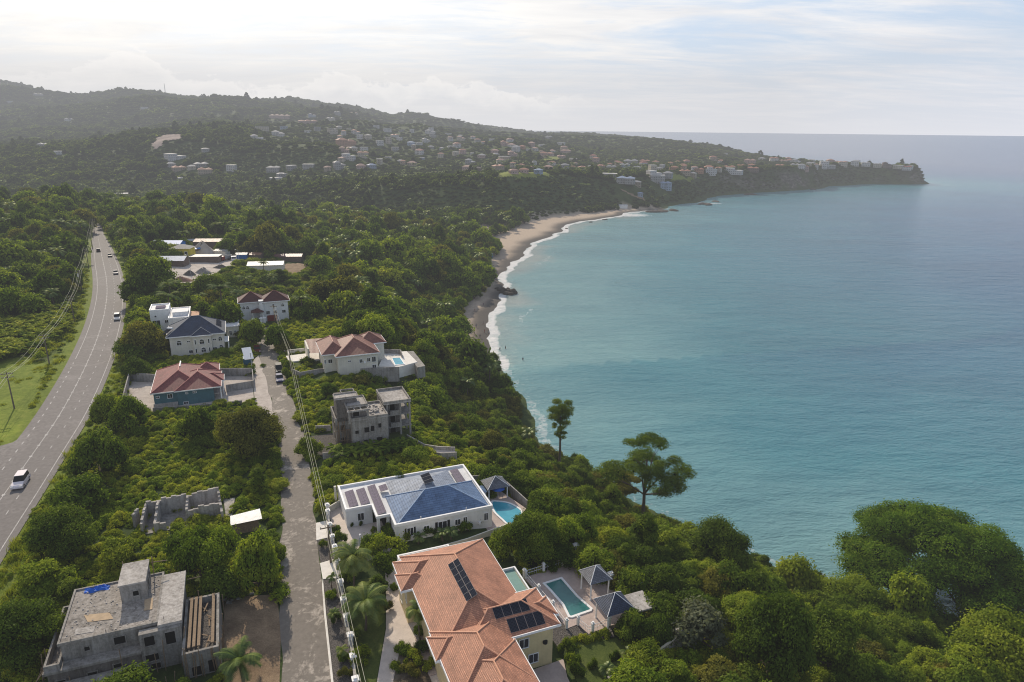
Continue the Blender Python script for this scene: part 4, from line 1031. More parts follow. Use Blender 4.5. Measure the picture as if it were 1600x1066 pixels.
# ---- unfinished three-storey block ----------------------------------------------------------------
def mid_unfinished():
    t = thing('unfinished_block', 'grey unfinished three storey concrete house with stepped roofs across the road', 'house', 18, 47, 25)
    b = lambda n, mat, *a: (lambda m: m.build(n, mat, t))(MB().box(*a))
    b('front_wall', CONC, 13.1, 20.0, 43.6, 50.8, 24.4, 30.9); b('left_wall', CONC, 10.5, 13.1, 46.1, 52.4, 24.4, 30.0)
    b('right_wall', CONCD, 20.0, 23.4, 48.2, 54.0, 24.4, 32.0)
    m = MB(); m.box(13.0, 20.1, 43.5, 51, 30.9, 31.05); m.build('mid_slab', CONCL, t)
    m = MB(); ring(m, [(13.05, 43.55), (20.1, 43.55), (20.1, 51), (13.05, 51)], 31.05, 31.45, .25); m.build('mid_parapet', CONC, t)
    m = MB(); ring(m, [(10.4, 46.0), (13.2, 46.0), (13.2, 52.5), (10.4, 52.5)], 30.0, 30.9, .22); m.box(10.6, 13, 46.2, 52.3, 30.0, 30.05); m.build('left_parapet', CONC, t)
    m = MB(); m.box(19.9, 25.4, 46.6, 54.2, 32.0, 32.2); m.build('right_slab', CONCL, t)
    m = MB(); ring(m, [(19.9, 46.6), (25.4, 46.6), (25.4, 54.2), (19.9, 54.2)], 32.2, 32.65, .22); m.build('right_parapet', CONC, t)
    for z in (26.9, 29.5): b('balcony_slab', CONC, 20.0, 25.4, 46.7, 53.9, z, z + .18)
    for x, y in ((20.6, 46.9), (23.2, 46.9), (25.1, 46.9), (25.1, 50.2), (25.1, 53.6)):
        b('column', CONC, x - .18, x + .18, y - .18, y + .18, 24.4, 32.0)
    for z in (27.08, 29.68): b('balcony_wall', CONC, 21.2, 23.0, 46.75, 46.95, z, z + .8)
    b('upper_wall', CONCD, 12.5, 16.2, 44.6, 48.6, 31.05, 33.5); b('upper_slab', CONCL, 12.3, 16.4, 43.9, 48.8, 33.5, 33.7)
    m = MB(); ring(m, [(12.3, 43.9), (16.4, 43.9), (16.4, 48.8), (12.3, 48.8)], 33.7, 33.95, .2); m.build('upper_parapet', CONC, t)
    for x in (12.5, 13.7, 14.9, 16.2): b('pergola_beam', CONCL, x - .1, x + .1, 42.6, 43.9, 33.2, 33.5)
    b('pergola_beam', CONCL, 12.3, 16.4, 42.4, 42.65, 33.2, 33.52)
    for x in (12.6, 16.1): b('column', CONC, x - .15, x + .15, 42.4, 42.7, 30.9, 33.2)
    b('stair_wall', CONCD, 10.8, 14.6, 46.0, 49.8, 30.05, 34.7); b('stair_slab', CONCL, 10.5, 15.0, 45.7, 48.2, 34.7, 34.9)
    m = MB(); ring(m, [(10.5, 45.7), (15.0, 45.7), (15.0, 48.2), (10.5, 48.2)], 34.9, 35.1, .16); ring(m, [(12.1, 48.2), (14.7, 48.2), (14.7, 50.0), (12.1, 50.0)], 34.8, 35.15, .16); m.build('stair_parapet', CONC, t)
    for x, z0, w, h in ((14.0, 28.2, .65, .65), (15.9, 28.2, .95, 1.05), (18.4, 28.8, .6, .9), (18.2, 25.9, 1.1, .95), (13.9, 25.2, .75, 1.3)): opening(t, 'y-', x, 43.6, z0, w, h)
    for z0 in (25.2, 27.5, 30.1): opening(t, 'y-', 21.9, 48.2, z0, 1.0, 1.3)
    opening(t, 'y-', 14.2, 44.6, 31.4, 1.2, 1.4)
    for z0 in (25.4, 28): opening(t, 'y-', 11.8, 46.1, z0, .9, 1.3)
    for x, z0 in ((15.6, 25.6), (19.2, 25.4), (17.0, 28.3)): opening(t, 'y-', x, 43.6, z0, .7, 1.1)
    for y, z0 in ((47.5, 28.2), (50, 28.2), (48.5, 25.6)): opening(t, 'x-', y, 10.5, z0, 1.0, 1.3)
    r2 = random.Random(15)
    for k in range(16):
        x, y, z = r2.choice([(13.2, 43.7, 31.4), (20, 43.7, 31.4), (20.1, 46.8, 32.6), (25.2, 46.8, 32.6), (25.2, 54, 32.6), (12.4, 44, 33.9), (16.3, 44, 33.9), (10.6, 46.2, 30.9)]); m = MB(); m.tube([(x + r2.uniform(-.2, .2), y + r2.uniform(-.2, .2), z - .3), (x + r2.uniform(-.3, .3), y + r2.uniform(-.2, .2), z + r2.uniform(.4, 1.0))], .025, 4); m.build('rebar', IRON, t)
    r = random.Random(5)
    for k in range(12):
        x = r.uniform(10.2, 13.0); m = MB(); m.tube([(x, 45.6 + r.uniform(-.3, .2), 24.6), (x + r.uniform(-.2, .2), 45.8, r.uniform(28, 30.4))], .06, 5); m.build('scaffold_pole', WOOD, t)
    for z in (26.3, 28.4): m = MB(); m.tube([(10.1, 45.6, z), (13.1, 45.4, z + .1)], .055, 5); m.build('scaffold_pole', WOOD, t)
    EXCL.append([(9.8, 43.2), (25.8, 43.2), (25.8, 55), (9.8, 55)]); EXCL.append([(5.6, 40.6), (13.4, 40.2), (24, 41.5), (24, 43.3), (6, 44.6)]); EXCL.append([(5.8, 44), (10.6, 44), (10.6, 54), (6.2, 54)])
    # lump of rubble on the mid roof
    m = MB()
    for k in range(60):
        x, y = r.gauss(17.6, .9), r.gauss(47.5, 1.1); s = r.uniform(.1, .3); m.prism([(x - s, y - s * .7), (x + s, y - s), (x + s * .6, y + s), (x - s, y + s * .5)], 31.05, 31.05 + s * 1.2)
    one(m, 'rubble', CONCL, 'rubble on the middle roof of the unfinished three storey house', 'rubble', kind='stuff')
mid_unfinished()
t = thing('boundary_wall', 'pale block wall at the roadside of the unfinished three storey house', 'wall', 8.5, 41.5, 25)
m = MB(); run_wall(m, [(7.2, 41.6), (10.2, 41.4), (12.2, 41.2)], 24.4, 26.3, .2); run_wall(m, [(7.4, 54.5), (10.3, 53.8)], 24.4, 26.3, .2); m.build('wall', CONCL, t)
sheet('building_yard', [(6.2, 52.5), (10.5, 52.5), (10.6, 44), (7.2, 42.4), (6.0, 46)], 25.05, GRAVEL, 'gravelly building yard beside the unfinished three storey house')
t = thing('garden_terrace', 'low pale walls and paved terrace stepping down from the unfinished block', 'terrace', 28, 38.5, 24)
m = MB(); run_wall(m, [(24.2, 46), (26.3, 40.5), (28.6, 38.6), (31.5, 37.2)], 20, 25.3, .25); run_wall(m, [(24.0, 40.5), (28.5, 36.5), (31.4, 35.8)], 20, 24.9, .25); m.build('wall', CONCL, t)
m = MB(); m.prism([(24.2, 44), (26.2, 40.5), (28.6, 38.5), (31.4, 37), (31.3, 35.9), (28.5, 36.6), (24.1, 40.6)], 20, 24.6); m.build('floor', PAVE, t)
EXCL.append([(24.2, 45), (26.2, 40.9), (31.8, 37.4), (31.4, 35.4), (28.4, 36), (23.8, 40.4)])

# ---- salmon-roofed house with pool -----------------------------------------------------------------
def salmon_house():
    t = thing('salmon_roof_house', 'cream two storey house with salmon brown hip roof and small pool', 'house', 21, 90, 26)
    z = 30.7
    bl = [(15.9, 26.7, 83.9, 97.5, z, 2.9, 'y'), (12.9, 19.5, 86.5, 98.5, z, 2.2, 'y'), (22.5, 29.9, 91.6, 98.6, z + .1, 2.1, 'x')]
    w = MB()
    for k, b in enumerate(bl): e = .5 + .01 * k; w.box(b[0] + e, b[1] - e, b[2] + e, b[3] - e, 25, b[4] - .05 * (k + 1))
    w.build('wall', CREAMW, t)
    roof_set(t, bl, SALMON, SALMONR, TRIM, .16, .22)
    m = MB(); m.poly([(10.7, 96.6, 28.3), (15.2, 96.0, 28.3), (15.2, 103.8, 29.9), (10.9, 104.3, 29.9)]); m.build('carport_roof', SALMON, t)
    m = MB(); m.box(10.5, 10.9, 96.4, 104.4, 25.6, 29.6); m.build('carport_wall', CREAMW, t)
    for x, w_, z0, h, c in ((19.2, .6, 28.9, .4, 84.4), (22.0, .7, 28.4, .9, 84.4), (23.9, .7, 28.5, .9, 84.4), (25.2, .9, 28.3, 1.3, 84.4), (25.2, .9, 26.2, 1.3, 84.4), (14.9, .9, 28.3, .95, 87.01), (13.7, .35, 28.3, .95, 87.01)):
        window(t, 'y-', x, c, z0, w_, h)
    m = MB(); m.box(22.7, 23.1, 84.1, 84.38, 28.2, 28.7); m.build('air_conditioner', TRIM, t)
    EXCL.append([(10.3, 83.5), (30.2, 83.5), (30.2, 105), (10.3, 105)])
salmon_house()
S = lambda l, z: [L(430 + a / 6.667, 500 + b / 6.667, z) for a, b in l]
sheet('house_driveway', S([(110, 378), (330, 352), (480, 345), (505, 410), (340, 418), (150, 440)], 26.0), 26.1, PAVEW, 'white driveway of the salmon roofed house', depth=1.2)
sheet('pool_patio', S([(1075, 488), (1140, 340), (1370, 328), (1480, 440), (1290, 490)], 26.0), 26.05, PAVEW, 'white paved pool patio behind the salmon roofed house', depth=3.0)
pool('swimming_pool', S([(1208, 395), (1305, 389), (1352, 458), (1245, 470)], 26.2), 26.08, POOLB, TRIM, 'small rectangular light blue pool behind the salmon roofed house', .25)
sheet('patio_slab', S([(1372, 330), (1440, 328), (1562, 482), (1480, 500)], 25.8), 25.9, CONC, 'grey sloping concrete apron at the sea end of the small pool', depth=3)
sheet('side_lawn', S([(180, 500), (170, 440), (300, 428), (300, 500)], 25.6), 25.75, LAWNM, 'small square lawn beside the white driveway', depth=.8)
t = thing('boundary_wall', 'stone boundary wall in front of the salmon roofed house', 'wall', 20, 86, 25)
m = MB(); run_wall(m, S([(182, 512), (260, 545), (450, 510), (660, 500)], 26.6), 23.5, 26.6, .22); m.build('wall', STONE, t)
m = MB(); run_wall(m, S([(660, 500), (900, 505), (1140, 492), (1290, 488)], 26.9), 23, 26.9, .22); m.build('wall', STONE, t)
t = thing('boundary_wall', 'cream boundary wall on the far side of the white driveway', 'wall', 8.5, 106, 25)
m = MB(); run_wall(m, S([(130, 318), (305, 297)], 26.9), 24, 27.0, .25); m.build('wall', CREAMW, t)
m = MB(); run_wall(m, S([(130, 318), (150, 370)], 26.9), 24, 27.0, .25); m.build('end_wall', CREAMW, t)
t = thing('boundary_wall', 'grey wall behind the small rectangular pool', 'wall', 33, 99, 25)
m = MB(); run_wall(m, S([(1135, 305), (1305, 310), (1320, 350)], 27.2), 24, 27.2, .25); m.build('wall', STONE, t)

# ---- teal house with red roof -------------------------------------------------------------------------
def teal_house():
    t = thing('teal_house', 'teal walled house with red shingled hip roof inside grey yard walls', 'house', -17, 86, 25)
    z = 28.5
    bl = [(-24.3, -13.2, 79.0, 95.2, z, 2.9, 'y'), (-19.6, -10.0, 78.6, 89.8, z, 2.5, 'y'), (-15.8, -9.5, 82.8, 87.2, z - .05, 1.25, 'x'), (-16, -10.5, 90.4, 95.6, z - .04, 1.4, 'x')]
    w = MB(); w.box(-23.8, -13.6, 79.4, 94.8, 24.6, 28.4); w.box(-19.1, -11.8, 79.0, 89.4, 24.6, 28.37); w.box(-15, -10.9, 90.9, 95.1, 24.6, 28.3); w.build('wall', TEALW, t)
    roof_set(t, bl, REDR, mat_plain('pale red ridge', (.42, .16, .14), .7, .1), TRIM, .12, .2)
    m = MB(); m.box(-24.0, -19.2, 78.9, 79.39, 24.6, 25.9); m.build('basement_wall', CONCL, t)
    for x, w_, z0, h in ((-23.0, .6, 27.2, .4), (-20.6, .9, 26.9, .9)): window(t, 'y-', x, 79.4, z0, w_, h)
    for x, w_, z0, h in ((-17.2, .4, 27.6, .3), (-15.6, .6, 27.6, .3), (-17.6, .9, 25.2, .5)): window(t, 'y-', x, 79.0, z0, w_, h)
    for x, y in ((-10.3, 79.2), (-9.9, 83.3), (-9.9, 86.8)):
        m = MB(); m.lathe((x, y, 0), [(.2, 25), (.14, 25.3), (.12, 28), (.2, 28.2), (.2, 28.4)], 8); m.build('porch_column', TRIM, t)
    m = MB(); m.box(-11.8, -10, 79.3, 89, 26.6, 26.75); m.build('porch_floor', CONCL, t)
    m = MB(); m.tube([(-18.6, 87.4, 31.35), (-18.6, 91, 31.45)], .16, 6); m.build('ridge_vent', TRIM, t)
    window(t, 'x+', 85, -11.8, 26.9, 1.2, 1.1)
    EXCL.append([(-31, 82), (-24.5, 78), (-9, 78), (-5, 75), (-3.2, 93.5), (-9, 97), (-31, 100)])
teal_house()
sheet('yard', [(-30.6, 83), (-24.3, 76.5), (-10, 76.5), (-3.6, 75.5), (-3.4, 93), (-10, 96), (-24, 96.5), (-30.8, 99.5)], 25.03, YARD, 'dusty grey walled yard round the teal house')
t = thing('yard_wall', 'grey concrete block yard wall round the teal house', 'wall', -30, 90, 25)
m = MB(); run_wall(m, [(-30.3, 83), (-30.9, 100.3)], 24.6, 27.0, .22); m.build('wall', STONE, t)
m = MB(); run_wall(m, [(-30.9, 100.3), (-24.5, 96.6), (-10.7, 96.2), (-3.2, 93.6)], 24.6, 27.0, .22); m.build('wall', STONE, t)
m = MB(); run_wall(m, [(-9.3, 84.0), (-3.3, 84.9), (-3.2, 93.4)], 24.6, 26.8, .22); m.build('wall', STONE, t)
m = MB(); run_wall(m, [(-24, 77.2), (-12.4, 75.4), (-6.1, 75.2)], 24.6, 25.9, .3); m.build('wall', CONC, t)

# ---- slate-blue roof house, white modern house, dark red roof house ------------------------------------
def far_row():
    t = thing('slate_roof_house', 'pale two storey house with broad slate blue hip roof and arched windows', 'house', -16, 122, 25)
    m = MB(); m.box(-22.8, -9.5, 116.6, 128, 24.6, 30.4); m.build('wall', CREAMW, t)
    m = MB(); m.box(-17.2, -12.6, 115.9, 116.59, 24.6, 30.38); m.build('bay_wall', CREAMW, t)
    roof_set(t, [(-23.5, -8.9, 116, 128.6, 30.5, 3.8, 'x'), (-17.6, -12.2, 115.4, 121, 30.45, 1.5, 'y')], SLATE, mat_plain('slate ridge', (.12, .14, .18), .6, .1), TRIM, .1, .22)
    for x, z0, c in ((-20.6, 28.0, 116.6), (-15.0, 28.0, 115.9), (-10.4, 28.2, 116.6), (-14.8, 25.7, 115.9), (-10.4, 25.9, 116.6)): window(t, 'y-', x, c, z0, 1.1 if x < -12 else .9, .7, arch=True)
    for x, z0, c in ((-17.3 + .7, 28.0, 115.9), (-13.3, 28.0, 115.9), (-13.3, 25.6, 115.9), (-16.6, 25.6, 115.9)): window(t, 'y-', x, c, z0, .3, 1.2, mull=0)
    for x, z0, w_, h in ((-18.3, 28.6, .7, .35), (-11.9, 28.5, .8, .4), (-12.0, 25.6, 1.0, .9), (-18, 25.5, .9, .8)): window(t, 'y-', x, 116.6, z0, w_, h)
    panels(t, (-11.2, 120.0, 31.9), (0, 1, 0), (1, 0, -.62), 2, 1, 2.0, 1.5, PANEL, lift=.15); panels(t, (-11.2, 124.4, 31.9), (0, 1, 0), (1, 0, -.62), 1, 1, 1.6, 1.5, PANEL, lift=.15)
    h = MB(); h.beam((-24.4, 118, 30.9), (-22.4, 120.5, 31.9), 1.3, .1); h.build('solar_heater_panel', PANEL, t)
    h = MB(); h.tube([(-23.2, 119.9, 32.1), (-21.9, 119.2, 32.1)], .28, 10); h.build('solar_heater_tank', TRIM, t)
    m = MB(); m.box(-9.5, -8.3, 117, 122, 27.6, 27.8); m.build('balcony', TRIM, t)
    for y in (117.2, 119.5, 121.8):
        m = MB(); m.lathe((-8.5, y, 0), [(.16, 24.7), (.12, 27.6)], 8); m.build('balcony_column', TRIM, t)
    t = thing('annex_house', 'small cream flat roofed annex beside the slate roofed house', 'annex', -7.3, 132, 25)
    m = MB(); m.box(-9, -5.6, 130, 134.8, 24.6, 28.2); m.build('wall', CREAMW, t)
    m = MB(); m.box(-9.2, -5.4, 129.8, 135, 28.2, 28.4); m.build('roof_slab', FLATW, t)
    m = MB(); 
    for x, y in ((-9.1, 129.9), (-5.5, 129.9), (-5.5, 134.9), (-9.1, 134.9)): m.box(x - .25, x + .25, y - .25, y + .25, 28.4, 28.9)
    m.build('corner_block', TRIM, t)
    window(t, 'y-', -7.9, 130, 25.8, .6, 1.2); window(t, 'y-', -6.6, 130, 25.8, .5, 1.2)
    EXCL.append([(-24, 114.6), (-5, 114.6), (-5, 136), (-24, 136)])
    t = thing('modern_house', 'white modern flat roofed house with stepped roofs beside the highway', 'house', -24, 138, 25)
    m = MB(); m.box(-29, -24, 138, 145.5, 24.6, 32.8); m.build('left_wall', WHITE, t)
    m = MB(); m.box(-24, -18.6, 133, 145.5, 24.6, 31.2); m.build('right_wall', WHITE, t)
    m = MB(); m.box(-28.8, -24, 138.2, 145.3, 32.8, 32.85); m.box(-23.99, -18.8, 133.2, 145.3, 31.2, 31.25); m.build('roof_slab', FLATW, t)
    m = MB(); ring(m, [(-29.05, 137.95), (-23.98, 137.95), (-23.98, 145.55), (-29.05, 145.55)], 32.8, 33.15, .25); ring(m, [(-23.97, 132.95), (-18.55, 132.95), (-18.55, 145.56), (-23.97, 145.56)], 31.2, 31.6, .25); m.build('parapet', TRIM, t)
    m = MB(); m.box(-23.0, -18.9, 136.5, 141, 31.25, 32.2); m.build('roof_box', WHITE, t)
    m = MB(); m.box(-23.1, -18.8, 136.4, 141.1, 32.2, 32.3); m.build('roof_box_slab', FLATW, t)
    m = MB(); m.box(-27.5, -25, 139.5, 142.5, 32.85, 33.3); m.build('skylight', PANELP, t)
    window(t, 'y-', -27.6, 138, 27.9, 1.9, 2.0); window(t, 'y-', -27.6, 138, 30.9, .5, .5, mull=0)
    window(t, 'y-', -24.8, 138, 26.0, .9, 1.1); window(t, 'y-', -24.9, 138, 29.0, .9, .8)
    for x in (-22.6, -20.3): window(t, 'y-', x, 133, 28.9, .7, .9)
    m = MB(); m.box(-26, -21.8, 132.2, 133.01, 27.6, 27.8); m.build('balcony', TRIM, t)
    m = MB(); m.box(-26.2, -21.8, 130.5, 133.0, 24.6, 27.6); m.build('lower_wall', STONE, t)
    m = MB(); m.box(-18.6, -16.2, 138, 145, 24.6, 30.2); m.build('side_block', mat_plain('orange pink stucco', (.5, .28, .17), .8, .1), t)
    EXCL.append([(-29.5, 131), (-16, 131), (-16, 146), (-29.5, 146)])
    t = thing('dark_red_roof_house', 'white two storey house with dark red hip roofs at the road end', 'house', 2.5, 147, 25)
    m = MB(); m.box(-4.6, 2.2, 146.2, 153, 24.6, 31.4); m.box(2.2, 9.6, 144.9, 151.5, 24.6, 31.37); m.build('wall', WHITE, t)
    roof_set(t, [(-5.2, 2.9, 145.6, 153.6, 31.4, 2.6, 'x'), (1.6, 10.2, 144.3, 152.1, 31.43, 2.6, 'x')], DRED, mat_plain('dark red ridge', (.16, .05, .04), .7, .1), TRIM, .1, .2)
    m = MB(); hip(m, -1.6, 2.2, 142.6, 146.2, 28.6, 1.0, 'x'); m.build('porch_roof', DRED, t)
    for x in (-1.2, 1.8):
        m = MB(); m.lathe((x, 143, 0), [(.2, 25), (.14, 25.3), (.14, 28.6)], 8); m.build('porch_column', TRIM, t)
    m = MB(); m.box(1.0, 2.19, 144.2, 146.19, 24.6, 31.0); m.build('stair_tower', WHITE, t); m = MB(); m.box(.9, 2.3, 144.1, 146.3, 31.75, 31.9); m.box(1.2, 2.0, 144.4, 146.1, 31, 31.75); m.build('chimney', WHITE, t)
    m = MB(); m.box(3.0, 6.0, 144.8, 144.89, 25.0, 26.9); m.build('garage_door', REDP, t)
    for x, z0, c in ((-3.6, 29.2, 146.2), (-2.5, 29.2, 146.2), (5.2, 29.5, 144.9), (8.0, 29.5, 144.9)): window(t, 'y-', x, c, z0, .8, .5, arch=True)
    for x, z0 in ((3.4, 27.4), (5.6, 27.4), (8.2, 27.4)): window(t, 'y-', x, 144.9, z0, 1.0, .9)
    EXCL.append([(-5.4, 141.5), (10.3, 141.5), (10.3, 153), (-5.4, 153)])
    t = thing('gate_wall', 'white forecourt wall and gateposts at the end of the village road', 'wall', 0, 141, 25)
    m = MB(); run_wall(m, [(-4.6, 145.5), (-4.4, 140.6), (-1.2, 140.2)], 24.6, 26.4, .25); m.build('wall', WHITE, t)
    for x, y in ((-1.2, 140.2), (1.0, 140.4), (2.0, 140.6)):
        m = MB(); pillar(m, x, y, 24.6, 27.2, .7); m.build('pillar', TRIM, t)
far_row()
# ------------------------------------------------------------------ roads
def mat_asphalt(name, base, patch, patch_amt, scale=.14):
    m, nt, out = nodes(name); p = pos(nt)
    n1 = noise(nt, scale, 5, .72, p, .8); n2 = noise(nt, 1.4, 4, .7, p); n3 = noise(nt, 22, 2, .6, p)
    col = ramp(nt, mathn(nt, 'ADD', mathn(nt, 'MULTIPLY', n2, .7), mathn(nt, 'MULTIPLY', n3, .3)), [(.3, tuple(x * .78 for x in base)), (.7, tuple(x * 1.25 for x in base))]).outputs[0]
    k = ramp(nt, mathn(nt, 'ADD', mathn(nt, 'MULTIPLY', n1, .75), mathn(nt, 'MULTIPLY', n2, .25)), [(1 - patch_amt, (0, 0, 0)), (1 - patch_amt + .09, (1, 1, 1))]).outputs[0]
    col = mixc(nt, mathn(nt, 'MULTIPLY', k, .8), col, patch)
    principled(nt, out, col, .85, .25, bump(nt, n3, .3, .02)); return m
ASPH = mat_asphalt('highway asphalt', (.165, .149, .142), (.23, .208, .198), .46, .05)
ASPHV = mat_asphalt('worn village asphalt', (.18, .156, .132), (.46, .40, .34), .47, .2)
PAINT = mat_plain('worn white road paint', (.44, .42, .40), .85, .35, 2)
def ribbon(name, P, a, b, dz, mat, label, frame_z=25.0, cat='road', step=None):
    """strip between the lateral offsets a and b (right positive) of a world polyline"""
    P = np.asarray(P); T = np.gradient(P, axis=0); T /= np.hypot(*T.T)[:, None]; Nn = np.stack([T[:, 1], -T[:, 0]], 1)
    n = len(P); sc = HSC[-n:, None] if len(P) > 60 else 1.0; A = P + Nn * a * sc; B = P + Nn * b * sc
    V = np.vstack([np.c_[A, np.full(n, frame_z + dz)], np.c_[B, np.full(n, frame_z + dz)]])
    i = np.arange(n - 1); Fc = np.stack([i, i + n, i + n + 1, i + 1], 1)
    return link(name, mesh_np(name, V, Fc, mat, False), label=label, cat=cat, kind='structure')
H2 = HWYS
HSC = np.interp(np.arange(len(HWYS)), [0, 84, 100, 118, len(HWYS)], [1, 1, .85, .5, .42])
ribbon('highway', H2, -4.75, 6.1, .12, ASPH, 'grey asphalt coastal highway curving away through the trees')
ribbon('edge_line', H2[37:], -3.27, -3.12, .13, PAINT, 'white edge line on the left side of the highway', cat='road marking')
ribbon('edge_line', H2, 4.93, 5.08, .13, PAINT, 'white edge line on the right side of the highway', cat='road marking')
ribbon('centre_line', H2, -.07, .07, .13, PAINT, 'solid white centre line of the highway', cat='road marking')
def dashes(name, P, off, w, length, period, label, start=0):
    s = np.r_[0, np.cumsum(np.hypot(*np.diff(P, axis=0).T))]; T = np.gradient(P, axis=0); T /= np.hypot(*T.T)[:, None]; Nn = np.stack([T[:, 1], -T[:, 0]], 1)
    V = []; Fc = []
    for a in np.arange(start, s[-1] - length, period):
        for q in (a, a + length):
            p = np.array([np.interp(q, s, P[:, k]) for k in (0, 1)]); n = np.array([np.interp(q, s, Nn[:, k]) for k in (0, 1)])
            for o in (off - w / 2, off + w / 2): V.append((*(p + n * o), 25.134))
        k = len(V) - 4; Fc.append((k, k + 1, k + 3, k + 2))
    return link(name, mesh_np(name, V, Fc, PAINT, False), label=label, cat='road marking', kind='structure')
dashes('lane_dashes', H2[:100], 2.45, .15, 1.3, 4.9, 'short white dashes between the two right lanes')
dashes('centre_studs', H2[:95], 0, .5, .55, 4.9, 'row of pale reflective studs along the centre line', 2)
dashes('junction_dashes', H2[:37], -3.2, .2, 1.3, 3.6, 'white dashes across the mouth of the side road')
SIDE_PX = [(0, 697), (19.7, 691.5), (31, 684.5), (44, 672), (58, 655), (75, 690), (20, 770), (-40, 860), (-220, 900), (-300, 720)]
sp = [at(a, b, 25.08)[:2] for a, b in SIDE_PX]
mb = MB(); q = [(p[0], p[1], 25.1) for p in sp]
if sum(q[i][0] * q[(i + 1) % len(q)][1] - q[(i + 1) % len(q)][0] * q[i][1] for i in range(len(q))) < 0: q.reverse()
mb.poly(q); tag(mb.build('side_road', ASPH, frame='w'), 'asphalt side road joining the highway at the left edge', 'road', kind='structure')
SIDEW = np.array(sp)
VL = [(1.9,-50),(-1.0,-40),(-3.6,-26),(-4.0,-11.7),(-3.1,1.2),(-2.0,16),(-.6,33.8),(.2,49.3),(.2,69.5),(-.6,96.2),(-1.2,125.9),(-2.6,133),(-3.2,139.5)]
VR = [(-1.5,-50),(.1,-33),(.9,-20),(1.25,-13.7),(2.1,-1.0),(2.9,13.9),(4.1,29.6),(4.7,47.6),(4.7,67.8),(4.3,94.5),(3.8,120.7),(3.4,130),(4.4,139.5)]
VL[0] = (-5.0, -50); VL[1] = (-4.6, -38)
vl = smooth_line(np.array(VL), 1.5); vr = smooth_line(np.array(VR), 1.5); n = min(len(vl), len(vr))
ys = np.linspace(-50, 139.5, 130); xl = np.interp(ys, vl[:, 1], vl[:, 0]); xr = np.interp(ys, vr[:, 1], vr[:, 0])
xl = xl + .35 * (vnoise(ys / 4, ys * 0, 3) - .5) * 2; xr = xr + np.where(ys > 20, .35, .05) * (vnoise(ys / 4, ys * 0 + 7, 4) - .5) * 2
m = MB()
for k in range(len(ys) - 1):
    for j in range(4):
        a0, a1 = xl[k] + (xr[k] - xl[k]) * j / 4, xl[k] + (xr[k] - xl[k]) * (j + 1) / 4; b0, b1 = xl[k + 1] + (xr[k + 1] - xl[k + 1]) * j / 4, xl[k + 1] + (xr[k + 1] - xl[k + 1]) * (j + 1) / 4
        m.poly([(a0, ys[k], 25.06), (a1, ys[k], 25.06), (b1, ys[k + 1], 25.06), (b0, ys[k + 1], 25.06)])
tag(m.build('village_road', ASPHV), 'worn narrow village road with pale patches running between the lots', 'road', kind='structure')
EXCL.append([(xl[k] - .1, ys[k]) for k in range(0, 130, 6)] + [(xr[k] + .1, ys[k]) for k in range(129, -1, -6)])
sheet('road_shoulder', [(-3.4, 64), (.0, 64), (.1, 74), (-.4, 95), (-1.2, 110), (-3.4, 104)], 25.045, YARD, 'pale dusty shoulder where the teal house yard meets the road')

# ------------------------------------------------------------------ things outside the village frame
def wthing(name, label, cat, wx, wy, z, rot=0.0, group=None):
    o = bpy.data.objects.new(name, None); COL.objects.link(o); o.location = (wx, wy, z); o.rotation_euler = (0, 0, rot)
    o['_o'] = (0.0, 0.0, 0.0); tag(o, label, cat, group); THINGS.append(o); return o
CARM = {}
def car_paint(c):
    k = 'car paint %.2f %.2f %.2f' % c
    if k not in CARM:
        m, nt, out = nodes(k); p = principled(nt, out, c, .5, .1); CARM[k] = m
    return CARM[k]
CGLASS = mat_plain('car window glass', (.02, .022, .025), .35, .1, 2, .12)
TYRE = mat_plain('tyre rubber', (.018, .018, .018), .9, .1); HUB = mat_plain('wheel hub', (.35, .35, .36), .4, .1, metal=.5)
LAMP = mat_plain('headlamp glass', (.75, .75, .72), .2, .02); TAIL = mat_plain('tail lamp', (.35, .02, .02), .3, .05)
